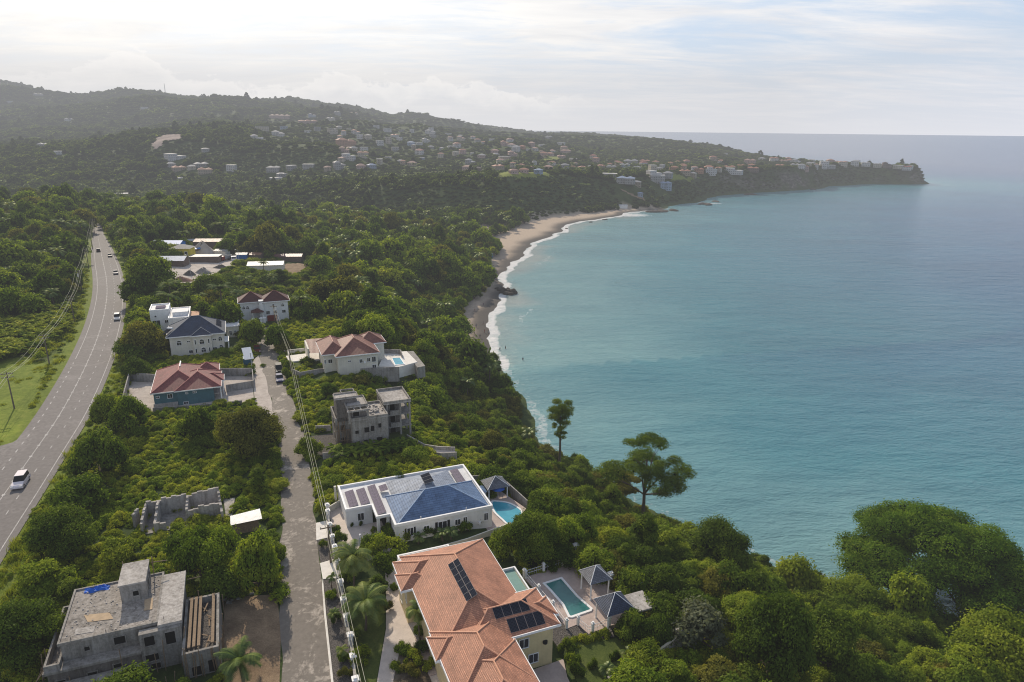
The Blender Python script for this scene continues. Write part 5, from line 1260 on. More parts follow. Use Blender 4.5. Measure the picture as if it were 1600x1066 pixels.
def car(label, wx, wy, z, heading, color, kind='car', group='cars and trucks on the roads'):
    """heading: direction the nose points, radians from +x"""
    t = wthing('parked_car' if kind.startswith('p') else 'car', label, 'car', wx, wy, z, heading, group)
    suv = 'suv' in kind; Lg, Wd, Hb, Ht = (4.5, 1.8, .95, 1.75) if suv else (4.4, 1.75, .85, 1.42)
    # side outline of the body, nose at +x
    side = [(-Lg / 2, .35), (-Lg / 2 - .02, .7), (-Lg / 2 + .08, Hb), (-Lg * .26, Hb + .05), (Lg * .2, Hb + .03), (Lg / 2 - .35, Hb - .14), (Lg / 2 - .03, .62), (Lg / 2, .36), (Lg / 2 - .1, .24), (-Lg / 2 + .1, .24)]
    m = MB(); h = Wd / 2
    for s in (-1, 1):
        q = [(x, s * h * (1 if zz < .8 else .94), zz) for x, zz in side]; m.poly(q[::-1] if s > 0 else q)
    for (x0, z0), (x1, z1) in zip(side, side[1:] + side[:1]):
        k0, k1 = (h if z0 < .8 else h * .94), (h if z1 < .8 else h * .94)
        m.poly([(x0, -k0, z0), (x0, k0, z0), (x1, k1, z1), (x1, -k1, z1)])
    m.build('body', car_paint(color), t)
    # greenhouse
    b0, b1, r0, r1 = (-Lg * .46 if suv else -Lg * .40), Lg * .2, (-Lg * .42 if suv else -Lg * .27), Lg * .04
    lo = [(b0, -h * .93), (b1, -h * .9), (b1, h * .9), (b0, h * .93)]; hi = [(r0, -h * .74), (r1, -h * .74), (r1, h * .74), (r0, h * .74)]
    m = MB(); zb = Hb + .03
    for i in range(4):
        j = (i + 1) % 4; m.poly([(lo[i][0], lo[i][1], zb), (lo[j][0], lo[j][1], zb), (hi[j][0], hi[j][1], Ht - .04), (hi[i][0], hi[i][1], Ht - .04)])
    m.build('window', CGLASS, t)
    m = MB(); m.prism([(r0 - .04, -h * .78), (r1 + .04, -h * .78), (r1 + .04, h * .78), (r0 - .04, h * .78)], Ht - .04, Ht + .02); m.build('roof', car_paint(color), t)
    for x in (-Lg * .31, Lg * .31):
        for s in (-1, 1):
            m = MB(); m.tube([(x, s * (h - .2), .33), (x, s * (h + .015), .33)], .33, 14); w = m.build('wheel', TYRE, t); 
            m = MB(); m.tube([(x, s * (h), .33), (x, s * (h + .025), .33)], .19, 10); hb = m.build('hub', HUB, t); hb.parent = w
    for s in (-1, 1):
        m = MB(); m.box(Lg / 2 - .16, Lg / 2 + .01, s * h * .72 - .2, s * h * .72 + .2, .58, .74); m.build('headlight', LAMP, t)
        m = MB(); m.box(-Lg / 2 - .03, -Lg / 2 + .12, s * h * .74 - .16, s * h * .74 + .16, .68, .84); m.build('tail_light', TAIL, t)
    return t
def on_hwy(px, py, toward=True):
    p = at(px, py, 25.1)[:2]; k = np.argmin(np.hypot(*(H2 - p).T)); d = H2[min(k + 1, len(H2) - 1)] - H2[max(k - 1, 0)]
    a = math.atan2(d[1], d[0]); return p[0], p[1], 25.12, a + (PI if toward else 0)
car('white car driving towards the camera on the near highway', *on_hwy(33, 757), (.72, .66, .68), 'suv')
car('silver hatchback with dark windscreen halfway along the highway', *on_hwy(183.5, 499), (.55, .55, .55), 'suv')
car('dark blue car beyond the silver hatchback on the highway', *on_hwy(181, 428), (.05, .055, .10))
car('black car in the tree shadow at the far end of the highway', *on_hwy(172, 401), (.02, .02, .025))
car('dark grey car in the left lane under the far trees', *on_hwy(154, 393, False), (.06, .06, .065))
def on_v(px, py, toward=True):
    x, y = L(px, py, 25.1); wx, wy = W(x, y); return wx, wy, 25.07, math.atan2(UD[1], UD[0]) + (PI if toward else 0)
car('black van parked at the right edge of the village road', *on_v(436, 580), (.02, .02, .022), 'psuv')
car('deep blue car parked in front of the black van', *on_v(437, 594), (.03, .045, .13), 'p')
car('dark maroon car parked against the bushes on the village road', *on_v(402, 549), (.10, .012, .015), 'p')
car('white car parked by the turning at the village road end', *on_v(387, 519), (.6, .6, .6), 'psuv')

# utility poles and wires
POLEM = mat_plain('weathered utility pole', (.16, .125, .095), .9, .2, 2); WIREM = mat_plain('sunlit tone wire', (.5, .48, .36), .6, .05)  # WIREM: yellowish sunlight on the wires put into the colour
INS = mat_plain('grey transformer can', (.45, .46, .46), .5, .1)
def pole(label, wx, wy, z, h, rot, arms=1, can=False, group=None):
    t = wthing('utility_pole', label, 'utility pole', wx, wy, z, rot, group)
    m = MB(); m.tube([(0, 0, -.5), (0, 0, h * .5), (0, 0, h)], [.17, .14, .1], 8); m.build('shaft', POLEM, t)
    for k in range(arms):
        m = MB(); m.box(-1.1, 1.1, -.06, .06, h - .5 - .8 * k, h - .36 - .8 * k); a = m.build('crossarm', POLEM, t)
        for x in (-1.0, -.35, .35, 1.0):
            m = MB(); m.lathe((x, 0, 0), [(.05, h - .36 - .8 * k), (.07, h - .25 - .8 * k), (.02, h - .14 - .8 * k)], 6); i = m.build('insulator', INS, t); i.parent = a
    if can:
        m = MB(); m.lathe((.35, .3, 0), [(0, h - 2.4), (.26, h - 2.4), (.26, h - 1.4), (.1, h - 1.25), (0, h - 1.25)], 10); m.build('transformer', INS, t)
    return t
HP = [(-150, 860), (23, 641), (78, 573), (117, 505), (129, 459), (139, 420), (145, 390), (148, 366)]
hp = []
for k, (a, b) in enumerate(HP):
    x, y, z = *at(a, b, 24.6)[:2], 24.6; hp.append((x, y, z + 8.6))
    names = ['', 'wooden utility pole on the grass beside the left field', 'wooden utility pole among bushes left of the highway bend', 'utility pole above the banana patch by the highway', 'utility pole with grey transformer cans left of the highway', 'utility pole beside the gap in the left verge', 'small far utility pole near the far highway end', 'farthest utility pole where the highway meets the trees']
    if k: pole(names[k], x, y, z, 8.8, math.atan2(H2[20][1] - H2[60][1], H2[20][0] - H2[60][0]) - PI / 2, 2 if k < 5 else 1, k == 4, 'utility poles along the highway')
def wires(pts, offs, label, rad=.035, sag=1.1):
    for o, lab in zip(offs, label):
        m = MB()
        for (a, b) in zip(pts, pts[1:]):
            A, B = Vector(a), Vector(b); d = (B - A); nn = Vector((-d.y, d.x, 0)).normalized() * o[0]; q = []
            for k in range(13):
                u = k / 12; p = A.lerp(B, u) + nn; p.z += o[1] - sag * 4 * u * (1 - u); q.append(p)
            m.tube(q, rad, 4, False)
        tag(m.build('power_line', WIREM, frame='w'), lab, 'power line', 'power lines')
wires(hp, [(-1.0, 0), (-.35, 0), (1.0, 0), (.35, -.8)], ['overhead wire on the highway poles, farthest from the road', 'overhead wire on the highway poles, second from the field', 'overhead wire on the highway poles, nearest the road', 'lower overhead wire on the highway poles'], .026)
VP = [(455, 585, 6.6), (517, 880, 6.2), (430, 506, 6.0)]
vp = {}
for (a, b, h), lab in zip(VP, ['slim utility pole on the verge by the cream boundary wall', 'slim utility pole between the two white crossing slabs', 'slim utility pole beside the road end garage']):
    x, y = L(a, b, 25); wx, wy = W(x, y); pole(lab, wx, wy, 25, h, TH, 1); vp[a] = (wx, wy, 25 + h - .1)
x, y = 3.4, -27; last = (*W(x, y), 31.3)
wires([vp[430], vp[455], vp[517], last], [(-.35, 0), (.35, 0), (0, -.6)], ['left overhead wire of the village road', 'right overhead wire of the village road', 'lower overhead wire of the village road'], .022, .8)
# roadside sign board, street lamps
x, y = L(394, 578, 25); t = thing('sign_board', 'tall blank white sign board on a pole by the village road', 'sign', x, y, 25)
m = MB(); m.tube([(x, y, 25), (x, y, 29.6)], .09, 8); m.build('pole', INS, t)
m = MB(); m.beam((x - .4, y - .4, 28.0), (x - .9, y + 3.4, 30.0), 2.2, .12); m.build('board', TRIM, t)
m = MB(); m.box(x - 1.9, x + .3, y + 2.6, y + 5.0, 25, 27.3); one(m, 'container', mat_plain('blue steel', (.02, .10, .17), .6, .2, 1), 'dark blue steel container behind the white sign board', 'container')
def lamp_post(label, wx, wy, z, h, d=(1, 0)):
    t = wthing('street_lamp', label, 'street lamp', wx, wy, z)
    m = MB(); m.tube([(0, 0, 0), (0, 0, h), (d[0] * .3, d[1] * .3, h + .25), (d[0] * 1.2, d[1] * 1.2, h + .3)], [.08, .06, .05, .04], 7); m.build('post', INS, t)
    m = MB(); m.beam((d[0] * 1.0, d[1] * 1.0, h + .3), (d[0] * 1.6, d[1] * 1.6, h + .32), .24, .1); m.build('lamp_head', TRIM, t)
x, y = L(563, 863, 25); lamp_post('thin street lamp standing in the paved front court', *W(x, y), 25, 2.4, (0, .3))
x, y, z = hit(299, 433); lamp_post('tall street lamp in the marl yard', x, y, z, 9, (-1, 0))
x, y, z = hit(374, 412); lamp_post('street lamp at the right edge of the marl yard', x, y, z, 6, (-1, .2))

# marl yard and its sheds
YD = [(255, 440), (262, 447), (302, 447), (345, 430), (372, 418), (384, 408), (352, 400), (330, 398), (262, 413), (252, 425)]
YD2 = [(428, 428), (442, 431), (470, 431), (482, 420), (486, 411), (436, 413)]
def terr_sheet(name, pxs, dz, mat, label, edge=2.0):
    """a patch of surfacing that follows the ground"""
    P = np.array([hit(a, b)[:2] for a, b in pxs]); x0, y0 = P.min(0); x1, y1 = P.max(0); st = max(1.5, (y1 - y0) / 60)
    gx = np.arange(x0, x1 + st, st); gy = np.arange(y0, y1 + st, st); X, Y = np.meshgrid(gx, gy)
    ins = inpoly(X + edge * fbm(X / 5, Y / 5, 5) * 2, Y + edge * fbm(X / 5 + 9, Y / 5, 6) * 2, P); Z = terrain(X, Y) + dz
    idx = -np.ones(X.shape, int); Fc = []; use = ins[:-1, :-1] & ins[1:, :-1] & ins[:-1, 1:] & ins[1:, 1:]
    i = np.arange(X.size).reshape(X.shape); Fc = np.stack([i[:-1, :-1][use], i[:-1, 1:][use], i[1:, 1:][use], i[1:, :-1][use]], 1)
    if len(Fc): link(name, mesh_np(name, np.stack([X, Y, Z], -1).reshape(-1, 3), Fc, mat), label=label, cat='ground', kind='structure')
    WEXCL.append(P)
WEXCL = [SIDEW]
terr_sheet('marl_yard', YD, .25, YARD, 'pale marl works yard among the trees')
terr_sheet('marl_yard', YD2, .25, DIRT, 'tan dirt yard right of the white shed roof')
terr_sheet('clearing', [(690, 405), (700, 392), (722, 392), (728, 402), (712, 410)], .2, DIRT, 'small dirt clearing in the forest near the beach')
SCARM = mat_lawn('pinkish bare rock', (.20, .15, .13), (.30, .235, .205), (.40, .32, .28))
terr_sheet('landslip', [(236, 236), (240, 222), (252, 213), (275, 210), (286, 214), (284, 222), (268, 221), (258, 226), (250, 236)], 1.2, SCARM, 'pale pink landslip scar on the wooded hillside', 5)
def shed(name, label, px, py, w, d, h, rot, wall, roof, rh=.8, kind='gable', cat='shed', up=0):
    x, y, z = hit(px, py); t = wthing(name, label, cat, x, y, z - .3, rot)
    m = MB(); m.box(-w / 2, w / 2, -d / 2, d / 2, 0, h); m.build('wall', wall, t)
    m = MB()
    if kind == 'gable':
        e = .4; m.poly([(-w / 2 - e, -d / 2 - e, h - .1), (w / 2 + e, -d / 2 - e, h - .1), (w / 2 + e, 0, h + rh), (-w / 2 - e, 0, h + rh)]); m.poly([(w / 2 + e, d / 2 + e, h - .1), (-w / 2 - e, d / 2 + e, h - .1), (-w / 2 - e, 0, h + rh), (w / 2 + e, 0, h + rh)])
        m.cur = 1; m.poly([(w / 2, -d / 2, h), (w / 2, d / 2, h), (w / 2, 0, h + rh - .1)]); m.poly([(-w / 2, d / 2, h), (-w / 2, -d / 2, h), (-w / 2, 0, h + rh - .1)])
    elif kind == 'hip': hip(m, -w / 2 - .4, w / 2 + .4, -d / 2 - .4, d / 2 + .4, h, rh, 'x' if w > d else 'y')
    else: m.prism([(-w / 2 - .3, -d / 2 - .3), (w / 2 + .3, -d / 2 - .3), (w / 2 + .3, d / 2 + .3), (-w / 2 - .3, d / 2 + .3)], h + .002, h + .2)
    m.build('roof', [roof, wall], t); FARX.append((x, y, max(w, d) * .6)); return t, x, y, z
FARX = []
METALB = mat_corrugated('pale blue sheet metal', (.30, .37, .53)); METALW = mat_corrugated('white sheet metal roof', (.50, .50, .51)); RUST = mat_corrugated('rusty sheet metal', (.26, .13, .08)); METALG = mat_corrugated('grey sheet metal', (.35, .34, .33))
BLUEP = mat_plain('bright blue sheet', (.02, .16, .45), .5, .12, 1); YELL = mat_plain('yellow painted wall', (.62, .50, .06), .8, .12, .7); BROWN = mat_plain('brown stained board', (.16, .11, .085), .85, .2, .8)
t, x, y, z = shed('workshop', 'shed with pale blue metal roof at the marl yard', 272, 415, 11.5, 8, 3.2, .1, BROWN, METALB, 1.4)
t, x, y, z = shed('yellow_house', 'two storey yellow house with dark roof behind the blue metal roof', 287, 405, 9, 7, 5.6, .08, YELL, SLATE, 1.6, 'hip', 'house')
for a in (-2.5, .2, 2.8): window(t, 'y-', a, -3.5, 2.9, 1.2, 1.3, mull=0)
t, x, y, z = shed('blue_shed', 'bright blue sheeted shed behind the yellow house', 266, 396, 13, 7, 5.4, .05, BLUEP, BLUEP, 1.2)
shed('lean_to', 'low white metal lean-to in front of the yellow house', 257, 408, 5, 4, 2.4, .3, METALW, METALW, .5)
shed('shed', 'grey open shed with two white roof sheets by the gravel heaps', 322, 410, 13, 6, 3.2, .12, BROWN, METALG, .5, 'flat')
shed('white_roof_shed', 'long shed with white metal roof among the trees', 417, 421, 15, 8, 3.0, .2, CREAMW, METALW, 1.0)
shed('shed', 'small rust brown roofed shed beyond the white roof shed', 395, 404, 10, 5, 2.6, -.1, BROWN, RUST, .7)
shed('shed', 'dark red roofed shed behind the tan dirt yard', 452, 408, 13, 6, 3, .1, BROWN, mat_corrugated('dark red sheet', (.14, .05, .05)), .8)
shed('warehouse', 'rusty long warehouse at the back of the marl yard', 333, 389, 16, 7, 4.5, .1, BROWN, RUST, 1.0)
shed('blue_roof_shed', 'small shed with bright blue sheet roof left of the tall sand heap', 302, 397, 7, 5, 3.2, .3, BROWN, BLUEP, .7)
shed('shed', 'little grey roofed hut right of the tall sand heap', 348, 399, 6, 4, 2.8, -.2, CREAMW, METALG, .6)
shed('shed', 'small cream hut with rusty roof at the scrapyard edge', 238, 402, 7, 5, 2.8, .4, CREAMW, RUST, .7)
shed('shed', 'narrow white roofed shed at the far back of the marl yard', 308, 385, 9, 4, 3.4, .15, BROWN, METALW, .6)
shed('shed', 'small blue walled hut beside the white cab lorry', 379, 404, 5, 4, 2.6, .1, BLUEP, METALG, .6)
def heap(label, px, py, w, d, h, mat):
    x, y, z = hit(px, py); V = []; nn = 18; m = MB(); r = random.Random(int(px))
    ph = [r.uniform(0, 6) for _ in range(4)]
    def hh(a, q): return h * max(0, (1 - q ** 1.3)) * (1 + .16 * math.sin(3 * a + ph[0]) + .1 * math.sin(7 * a + ph[1])) - .15
    for k in range(nn):
        for j in range(5):
            a0, a1 = 2 * PI * k / nn, 2 * PI * (k + 1) / nn; q0, q1 = j / 5, (j + 1) / 5
            P = [(w / 2 * q * math.cos(a), d / 2 * q * math.sin(a), hh(a, q)) for q, a in ((q0, a0), (q1, a0), (q1, a1), (q0, a1))]
            m.poly(P if j else P[1:] if False else [P[0], P[1], P[2]] if j == 0 else P)
    o = tag(m.build('gravel_heap', mat, frame='w', smooth=True), label, 'gravel heap'); o.location = (x, y, z + .2)
    FARX.append((x, y, w * .5))
SANDH = mat_lawn('sand heap', (.28, .24, .2), (.40, .35, .30), (.48, .43, .37))
heap('tall grey sand heap at the back of the marl yard', 317, 397, 15, 11, 5.5, SANDH)
heap('reddish soil heap at the near edge of the marl yard', 285, 440, 10, 6, 1.8, mat_lawn('reddish soil', (.2, .11, .08), (.3, .17, .12), (.36, .22, .16)))
heap('small dark gravel heap beside the tall street lamp', 296, 431, 6, 4, 2.0, GRAVEL)
heap('grey gravel heap in the middle of the marl yard', 318, 428, 8, 5, 2.4, CONC)
heap('low grey stone heap at the right of the marl yard', 346, 420, 9, 4, 1.6, GRAVEL)
def truck(label, px, py, rot, cab, body):
    x, y, z = hit(px, py); t = wthing('truck', label, 'truck', x, y, z + .1, rot)
    m = MB(); side = [(1.3, .5), (3.2, .5), (3.25, 1.4), (2.9, 2.4), (1.3, 2.5)]
    for s in (-1, 1): q = [(a, s * 1.15, b) for a, b in side]; m.poly(q if s < 0 else q[::-1])
    for (a, b), (c, d) in zip(side, side[1:] + side[:1]): m.poly([(a, -1.15, b), (a, 1.15, b), (c, 1.15, d), (c, -1.15, d)])
    m.build('cab', cab, t)
    m = MB(); m.poly([(3.26, -.95, 1.45), (3.26, .95, 1.45), (2.94, .95, 2.3), (2.94, -.95, 2.3)]); m.build('windscreen', GLASS, t)
    m = MB(); m.box(-3.6, 1.1, -1.2, 1.2, 1.0, 1.15); ring(m, [(-3.6, -1.2), (1.1, -1.2), (1.1, 1.2), (-3.6, 1.2)], 1.15, 2.4, .1); m.build('tipper_body', body, t)
    for a in (2.3, -1.6, -2.8):
        for s in (-1, 1):
            m = MB(); m.tube([(a, s * .85, .5), (a, s * 1.17, .5)], .5, 12); m.build('wheel', TYRE, t)
    FARX.append((x, y, 4)); return t
truck('red cab tipper truck at the marl yard', 352, 408, -1.9, REDP, mat_plain('grey steel body', (.3, .3, .3), .6, .15))
truck('white cab lorry beside the red truck', 366, 408, -1.2, TRIM, IRON)
x, y, z = hit(341, 389); t = wthing('excavator', 'orange excavator beside the tall sand heap', 'excavator', x, y, z, .6); ORG = mat_plain('orange machine paint', (.55, .16, .02), .5, .12, 1)
m = MB(); m.box(-1.8, 1.8, -1.3, -.7, 0, .9); m.build('track', TYRE, t); m = MB(); m.box(-1.8, 1.8, .7, 1.3, 0, .9); m.build('track', TYRE, t)
m = MB(); m.prism([(-2, -1.2), (1.0, -1.2), (1.3, -.4), (1.3, 1.2), (-2, 1.2)], .95, 2.1); m.build('body', ORG, t); m = MB(); m.box(-.2, 1.2, .1, 1.15, 2.1, 3.1); m.build('cab', GLASS, t)
m = MB(); m.beam((1.0, -.4, 1.6), (3.4, -.4, 4.2), .5, .6); m.beam((3.3, -.4, 4.2), (5.2, -.4, 2.0), .36, .4); m.build('boom', ORG, t); m = MB(); m.prism([(4.9, -.9), (5.6, -.9), (5.6, .1), (4.9, .1)], 1.2, 2.1); m.build('bucket', IRON, t)
# scrapped cars in the trees at the yard's left
r = random.Random(8); SC_C = [(.6, .6, .6), (.3, .3, .32), (.05, .05, .06), (.5, .48, .42), (.2, .05, .04), (.08, .1, .2)]; nmc = ['white', 'grey', 'black', 'cream', 'maroon', 'navy']
places = [(222, 396), (232, 393), (242, 391), (226, 388), (236, 386), (247, 385), (229, 381), (240, 379), (222, 379), (250, 392)]
wherec = ['nearest at the left', 'in the front row middle', 'at the front row right', 'in the second row left', 'in the second row middle', 'at the second row right', 'in the back row middle', 'at the back row right', 'at the back left under trees', 'nearest the blue shed']
for k, (a, b) in enumerate(places):
    x, y, z = hit(a, b); i = (0, 1, 3, 0, 2, 1, 0, 4, 5, 3)[k]
    car(f'scrapped {nmc[i]} car {wherec[k]} of the scrapyard', x, y, z + .15, r.uniform(0, 6), SC_C[i], 'psuv' if k % 2 else 'p', 'scrapped cars'); FARX.append((x, y, 3.5))
# small items at the beach edge
shed('beach_kiosk', 'small blue walled beach kiosk with white roof', 762, 402, 6, 5, 2.8, .3, BLUEP, METALW, .8, 'hip', 'kiosk')
shed('beach_shack', 'tiny white shack behind the far beach corner', 973, 326, 9, 6, 3.4, .1, WHITE, METALW, .8)
shed('hut', 'low hut with pale roof in the forest clearing', 703, 402, 8, 6, 2.8, .2, CREAMW, METALG, .8)
shed('forest_house', 'house with light blue metal roof deep in the forest', 523, 339, 12, 12, 6.5, .5, WHITE, METALB, 2.6, 'hip', 'house')
# rocks: jetty of boulders and reef stones
ROCK = mat_concrete('dark wet rock', (.09, .075, .062), .4)
def rock_mesh(seed, n=1):
    r = random.Random(seed); import bmesh
    bm = bmesh.new(); bmesh.ops.create_icosphere(bm, subdivisions=2, radius=1)
    ph = [Vector((r.uniform(-1, 1), r.uniform(-1, 1), r.uniform(-1, 1))).normalized() for _ in range(7)]; am = [r.uniform(.55, .95) for _ in ph]
    for v in bm.verts:
        for d, a in zip(ph, am):
            k = v.co.dot(d)
            if k > a: v.co -= d * (k - a)
    me = bpy.data.meshes.new('boulder'); bm.to_mesh(me); bm.free(); me.materials.append(ROCK); return me
RMS = [rock_mesh(k) for k in range(4)]
r = random.Random(21)
jet = [(776, 452, 'at the foot of the beach'), (781, 454, 'second from the beach'), (786, 453, 'left of the jetty middle'), (790, 456, 'in the jetty middle'), (794, 454, 'behind the jetty middle'), (797, 457, 'near the jetty end'), (801, 456, 'at the outer end'), (798, 460, 'in front of the outer end'), (791, 459, 'in front of the jetty middle'), (784, 457, 'in front of the jetty root'), (803, 458, 'farthest out in the water')]
for k, (a, b, w_) in enumerate(jet):
    p = at(a, b, .4); o = bpy.data.objects.new('boulder', RMS[k % 4]); COL.objects.link(o); s = r.uniform(1.3, 2.4); o.location = (p[0], p[1], .5); o.scale = (s * 1.2, s, s * .8); o.rotation_euler = (r.uniform(0, 1), r.uniform(0, 1), r.uniform(0, 6))
    tag(o, f'dark brown boulder of the rock jetty, {w_}', 'boulder', 'boulders of the rock jetty')
reef = [(1020, 331, 9, 'low dark rock shelf at the far beach corner'), (1035, 330, 12, 'wide flat reef rock off the far beach corner'), (1052, 329, 7, 'outer end rock of the far reef'), (1098, 319, 9, 'reef rock below the wooded cliff, left one'), (1108, 320, 8, 'reef rock in white surf below the wooded cliff'), (1118, 315, 6, 'small reef rock right of the white surf'), (1172, 304, 9, 'dark rock at the foot of the headland cliff'), (1270, 296, 7, 'rock at the foot of the bare cliff face'), (885, 357, 2.2, 'small dark rock in the shallows off the far sand'), (945, 343, 3, 'small rock in the breakers at the bay corner'), (923, 347, 2.5, 'small rock beside the bay corner surf')]
for k, (a, b, s, lab) in enumerate(reef):
    p = at(a, b, .3); o = bpy.data.objects.new('reef_rock', RMS[k % 4]); COL.objects.link(o); o.location = (p[0], p[1], .0); o.scale = (s * 1.1, s * .7, min(2.2, s * .3)); o.rotation_euler = (0, 0, k); tag(o, lab, 'rock', 'reef rocks')
# people on the beach
SKIN = mat_plain('brown skin', (.17, .085, .05), .6, .1)
def person(label, px, py, pose, shirt, water=False, rot=0.0):
    p = at(px, py, .35 if not water else 0); z = max(.1, float(terrain(np.array([p[0]]), np.array([p[1]]))[0])) if not water else -.55
    t = wthing('person', label, 'person', p[0], p[1], z, rot, 'people on the beach')
    a = .16 if pose == 'walk' else .05; b = .25 if pose == 'walk' else .08
    V = [(0, 0, .95), (0, 0, 1.15), (0, 0, 1.38), (0, 0, 1.5), (0, 0, 1.62), (0, .01, 1.72), (.1, 0, .9), (.11, a, .48), (.11, a * .6, .06), (.11, a * .6 + .12, .03), (-.1, 0, .9), (-.11, -a * .5, .48), (-.11, -a * 1.6, .06), (-.11, -a * 1.6 + .12, .03), (.2, 0, 1.36), (.26, -b * .6, 1.08), (.28, b * .4, .84), (-.2, 0, 1.36), (-.26, b * .6, 1.08), (-.28, b * 1.2, .86)]
    E_ = [(0, 1), (1, 2), (2, 3), (3, 4), (4, 5), (0, 6), (6, 7), (7, 8), (8, 9), (0, 10), (10, 11), (11, 12), (12, 13), (2, 14), (14, 15), (15, 16), (2, 17), (17, 18), (18, 19)]
    Rr = [.13, .12, .13, .06, .1, .08, .09, .065, .045, .035, .09, .065, .045, .035, .065, .05, .035, .065, .05, .035]
    me = bpy.data.meshes.new('body'); me.from_pydata(V, E_, []); o = bpy.data.objects.new('body', me); COL.objects.link(o); o.parent = t; me.materials.append(SKIN)
    sk = o.modifiers.new('skin', 'SKIN')
    for v, q in zip(me.skin_vertices[0].data, Rr): v.radius = (q, q * .85)
    me.skin_vertices[0].data[0].use_root = True
    o.modifiers.new('sub', 'SUBSURF').render_levels = 1
    m = MB(); m.lathe((0, 0, 0), [(.165, .80), (.175, .95), (.16, 1.12), (.185, 1.34), (.1, 1.45)], 10); m.build('shirt', shirt, t)
    m = MB(); m.lathe((0, .0, 0), [(.105, 1.66), (.11, 1.74), (.07, 1.81), (0, 1.83)], 8); m.build('hair', IRON, t)
CL = [mat_plain('clothing %d' % k, c, .9, .1) for k, c in enumerate([(.03, .04, .08), (.3, .05, .05), (.5, .5, .5), (.06, .12, .2), (.03, .03, .03)])]
for k, (a, b, pose, lab, wtr) in enumerate([(755, 479, 'walk', 'person walking at the top of the small beach near the tree shade', 0), (742, 488, 'stand', 'person in dark clothes standing in the tree shade on the beach', 0), (755, 507, 'walk', 'person walking near the swash in the middle of the beach', 0), (744, 512, 'stand', 'person standing on dry sand in the middle of the beach', 0), (741, 524, 'walk', 'person walking on the sand near the bushes', 0), (750, 528, 'stand', 'person standing on the lower beach in dark clothes', 0), (757, 520, 'stand', 'person at the edge of the white swash', 0), (763, 521, 'stand', 'person wading in the foam', 1), (781, 547, 'stand', 'swimmer close to the breaking wave', 1), (790, 545, 'stand', 'swimmer just outside the breaking wave', 1), (817, 563, 'stand', 'swimmer farthest out from the beach', 1)]):
    person(lab, a, b, pose, CL[k % 5], bool(wtr), k * 1.3)
# ------------------------------------------------------------------ far houses on the hillside, plateau and headland
def mat_farwall(name, c):
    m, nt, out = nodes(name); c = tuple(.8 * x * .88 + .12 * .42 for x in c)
    uv = nt.nodes.new('ShaderNodeTexCoord').outputs['UV']; sep = nt.nodes.new('ShaderNodeSeparateXYZ'); nt.links.new(uv, sep.inputs[0])
    fu = mathn(nt, 'FRACT', mathn(nt, 'DIVIDE', sep.outputs[0], 2.9)); fv = mathn(nt, 'FRACT', mathn(nt, 'DIVIDE', sep.outputs[1], 2.9))
    a = mathn(nt, 'MULTIPLY', mathn(nt, 'GREATER_THAN', fu, .3), mathn(nt, 'LESS_THAN', fu, .68)); b = mathn(nt, 'MULTIPLY', mathn(nt, 'GREATER_THAN', fv, .36), mathn(nt, 'LESS_THAN', fv, .76))
    n1 = noise(nt, .3, 4, .6, pos(nt)); col = ramp(nt, n1, [(.3, tuple(x * .75 for x in c)), (.65, c)]).outputs[0]
    col = mixc(nt, mathn(nt, 'MULTIPLY', mathn(nt, 'MULTIPLY', a, b), .85), col, (.04, .042, .045)); principled(nt, out, col, .85, .15); return m
FW = {k: mat_farwall(n, c) for k, n, c in (('w', 'far white wall', (.70, .68, .66)), ('c', 'far cream wall', (.60, .53, .42)), ('p', 'far pink wall', (.56, .38, .33)), ('g', 'far grey wall', (.40, .39, .38)), ('b', 'far pale blue wall', (.34, .43, .55)), ('o', 'far orange wall', (.55, .27, .15)), ('n', 'far brown wall', (.20, .13, .10)), ('y', 'far tan wall', (.48, .38, .27)))}
FWN = dict(w='white', c='cream', p='pink', g='grey', b='pale blue', o='orange', n='brown', y='tan')
FR = {k: mat_plain(n, c, .7, .2, .3) for k, n, c in (('t', 'far terracotta roof', (.33, .155, .105)), ('s', 'far salmon roof', (.37, .23, .185)), ('f', 'far flat white roof', (.52, .51, .5)), ('g', 'far grey roof', (.27, .27, .28)), ('d', 'far dark roof', (.09, .07, .07)), ('b', 'far blue roof', (.25, .31, .42)), ('r', 'far red roof', (.26, .085, .07)))}
FRN = dict(t='terracotta roof', s='salmon roof', f='flat white roof', g='grey roof', d='dark roof', b='blue roof', r='red roof')
FAR = []
def zone(x0, y0, k, txt):
    for it in txt.split():
        a, b, w, ws, rs, st = it.split(','); FAR.append((x0 + float(a) / k, y0 + float(b) / k, float(w) / k, ws, rs, int(st)))
zone(400, 170, 6.154, '230,92,190,p,s,2 500,152,180,p,t,2 60,212,120,c,f,2 270,207,70,b,f,2 215,262,110,w,g,2 60,322,95,w,f,2 500,232,60,w,f,1 592,212,62,g,f,2 740,245,85,c,f,3 800,192,50,c,g,1 882,224,60,c,f,2 870,362,190,o,t,3 850,422,95,p,s,2 942,422,66,c,g,2 1040,414,72,w,f,2 890,494,115,w,f,2 1030,472,110,c,t,2 800,566,110,g,g,2 688,592,70,y,s,1 1010,574,90,p,s,1 1112,572,80,b,b,1 1190,534,60,c,f,2 1272,492,60,g,f,1 1275,335,58,c,f,3 1190,352,70,w,f,2 1080,294,60,c,g,2 1262,224,80,w,f,2 1150,182,60,w,f,1 1400,222,48,g,f,1 1500,234,42,w,f,2 1492,364,70,b,b,2 1380,314,50,w,f,2 1340,412,70,g,f,2 1572,442,80,w,r,2 1592,494,60,b,f,1 1500,544,90,y,s,1 1390,524,60,g,g,1 780,62,60,g,g,2 540,82,70,b,g,2 720,122,80,c,g,2 920,54,120,c,s,1 340,580,90,g,f,1 170,604,120,g,g,1 510,574,115,g,f,1 195,692,110,w,f,1 245,654,80,g,g,1')
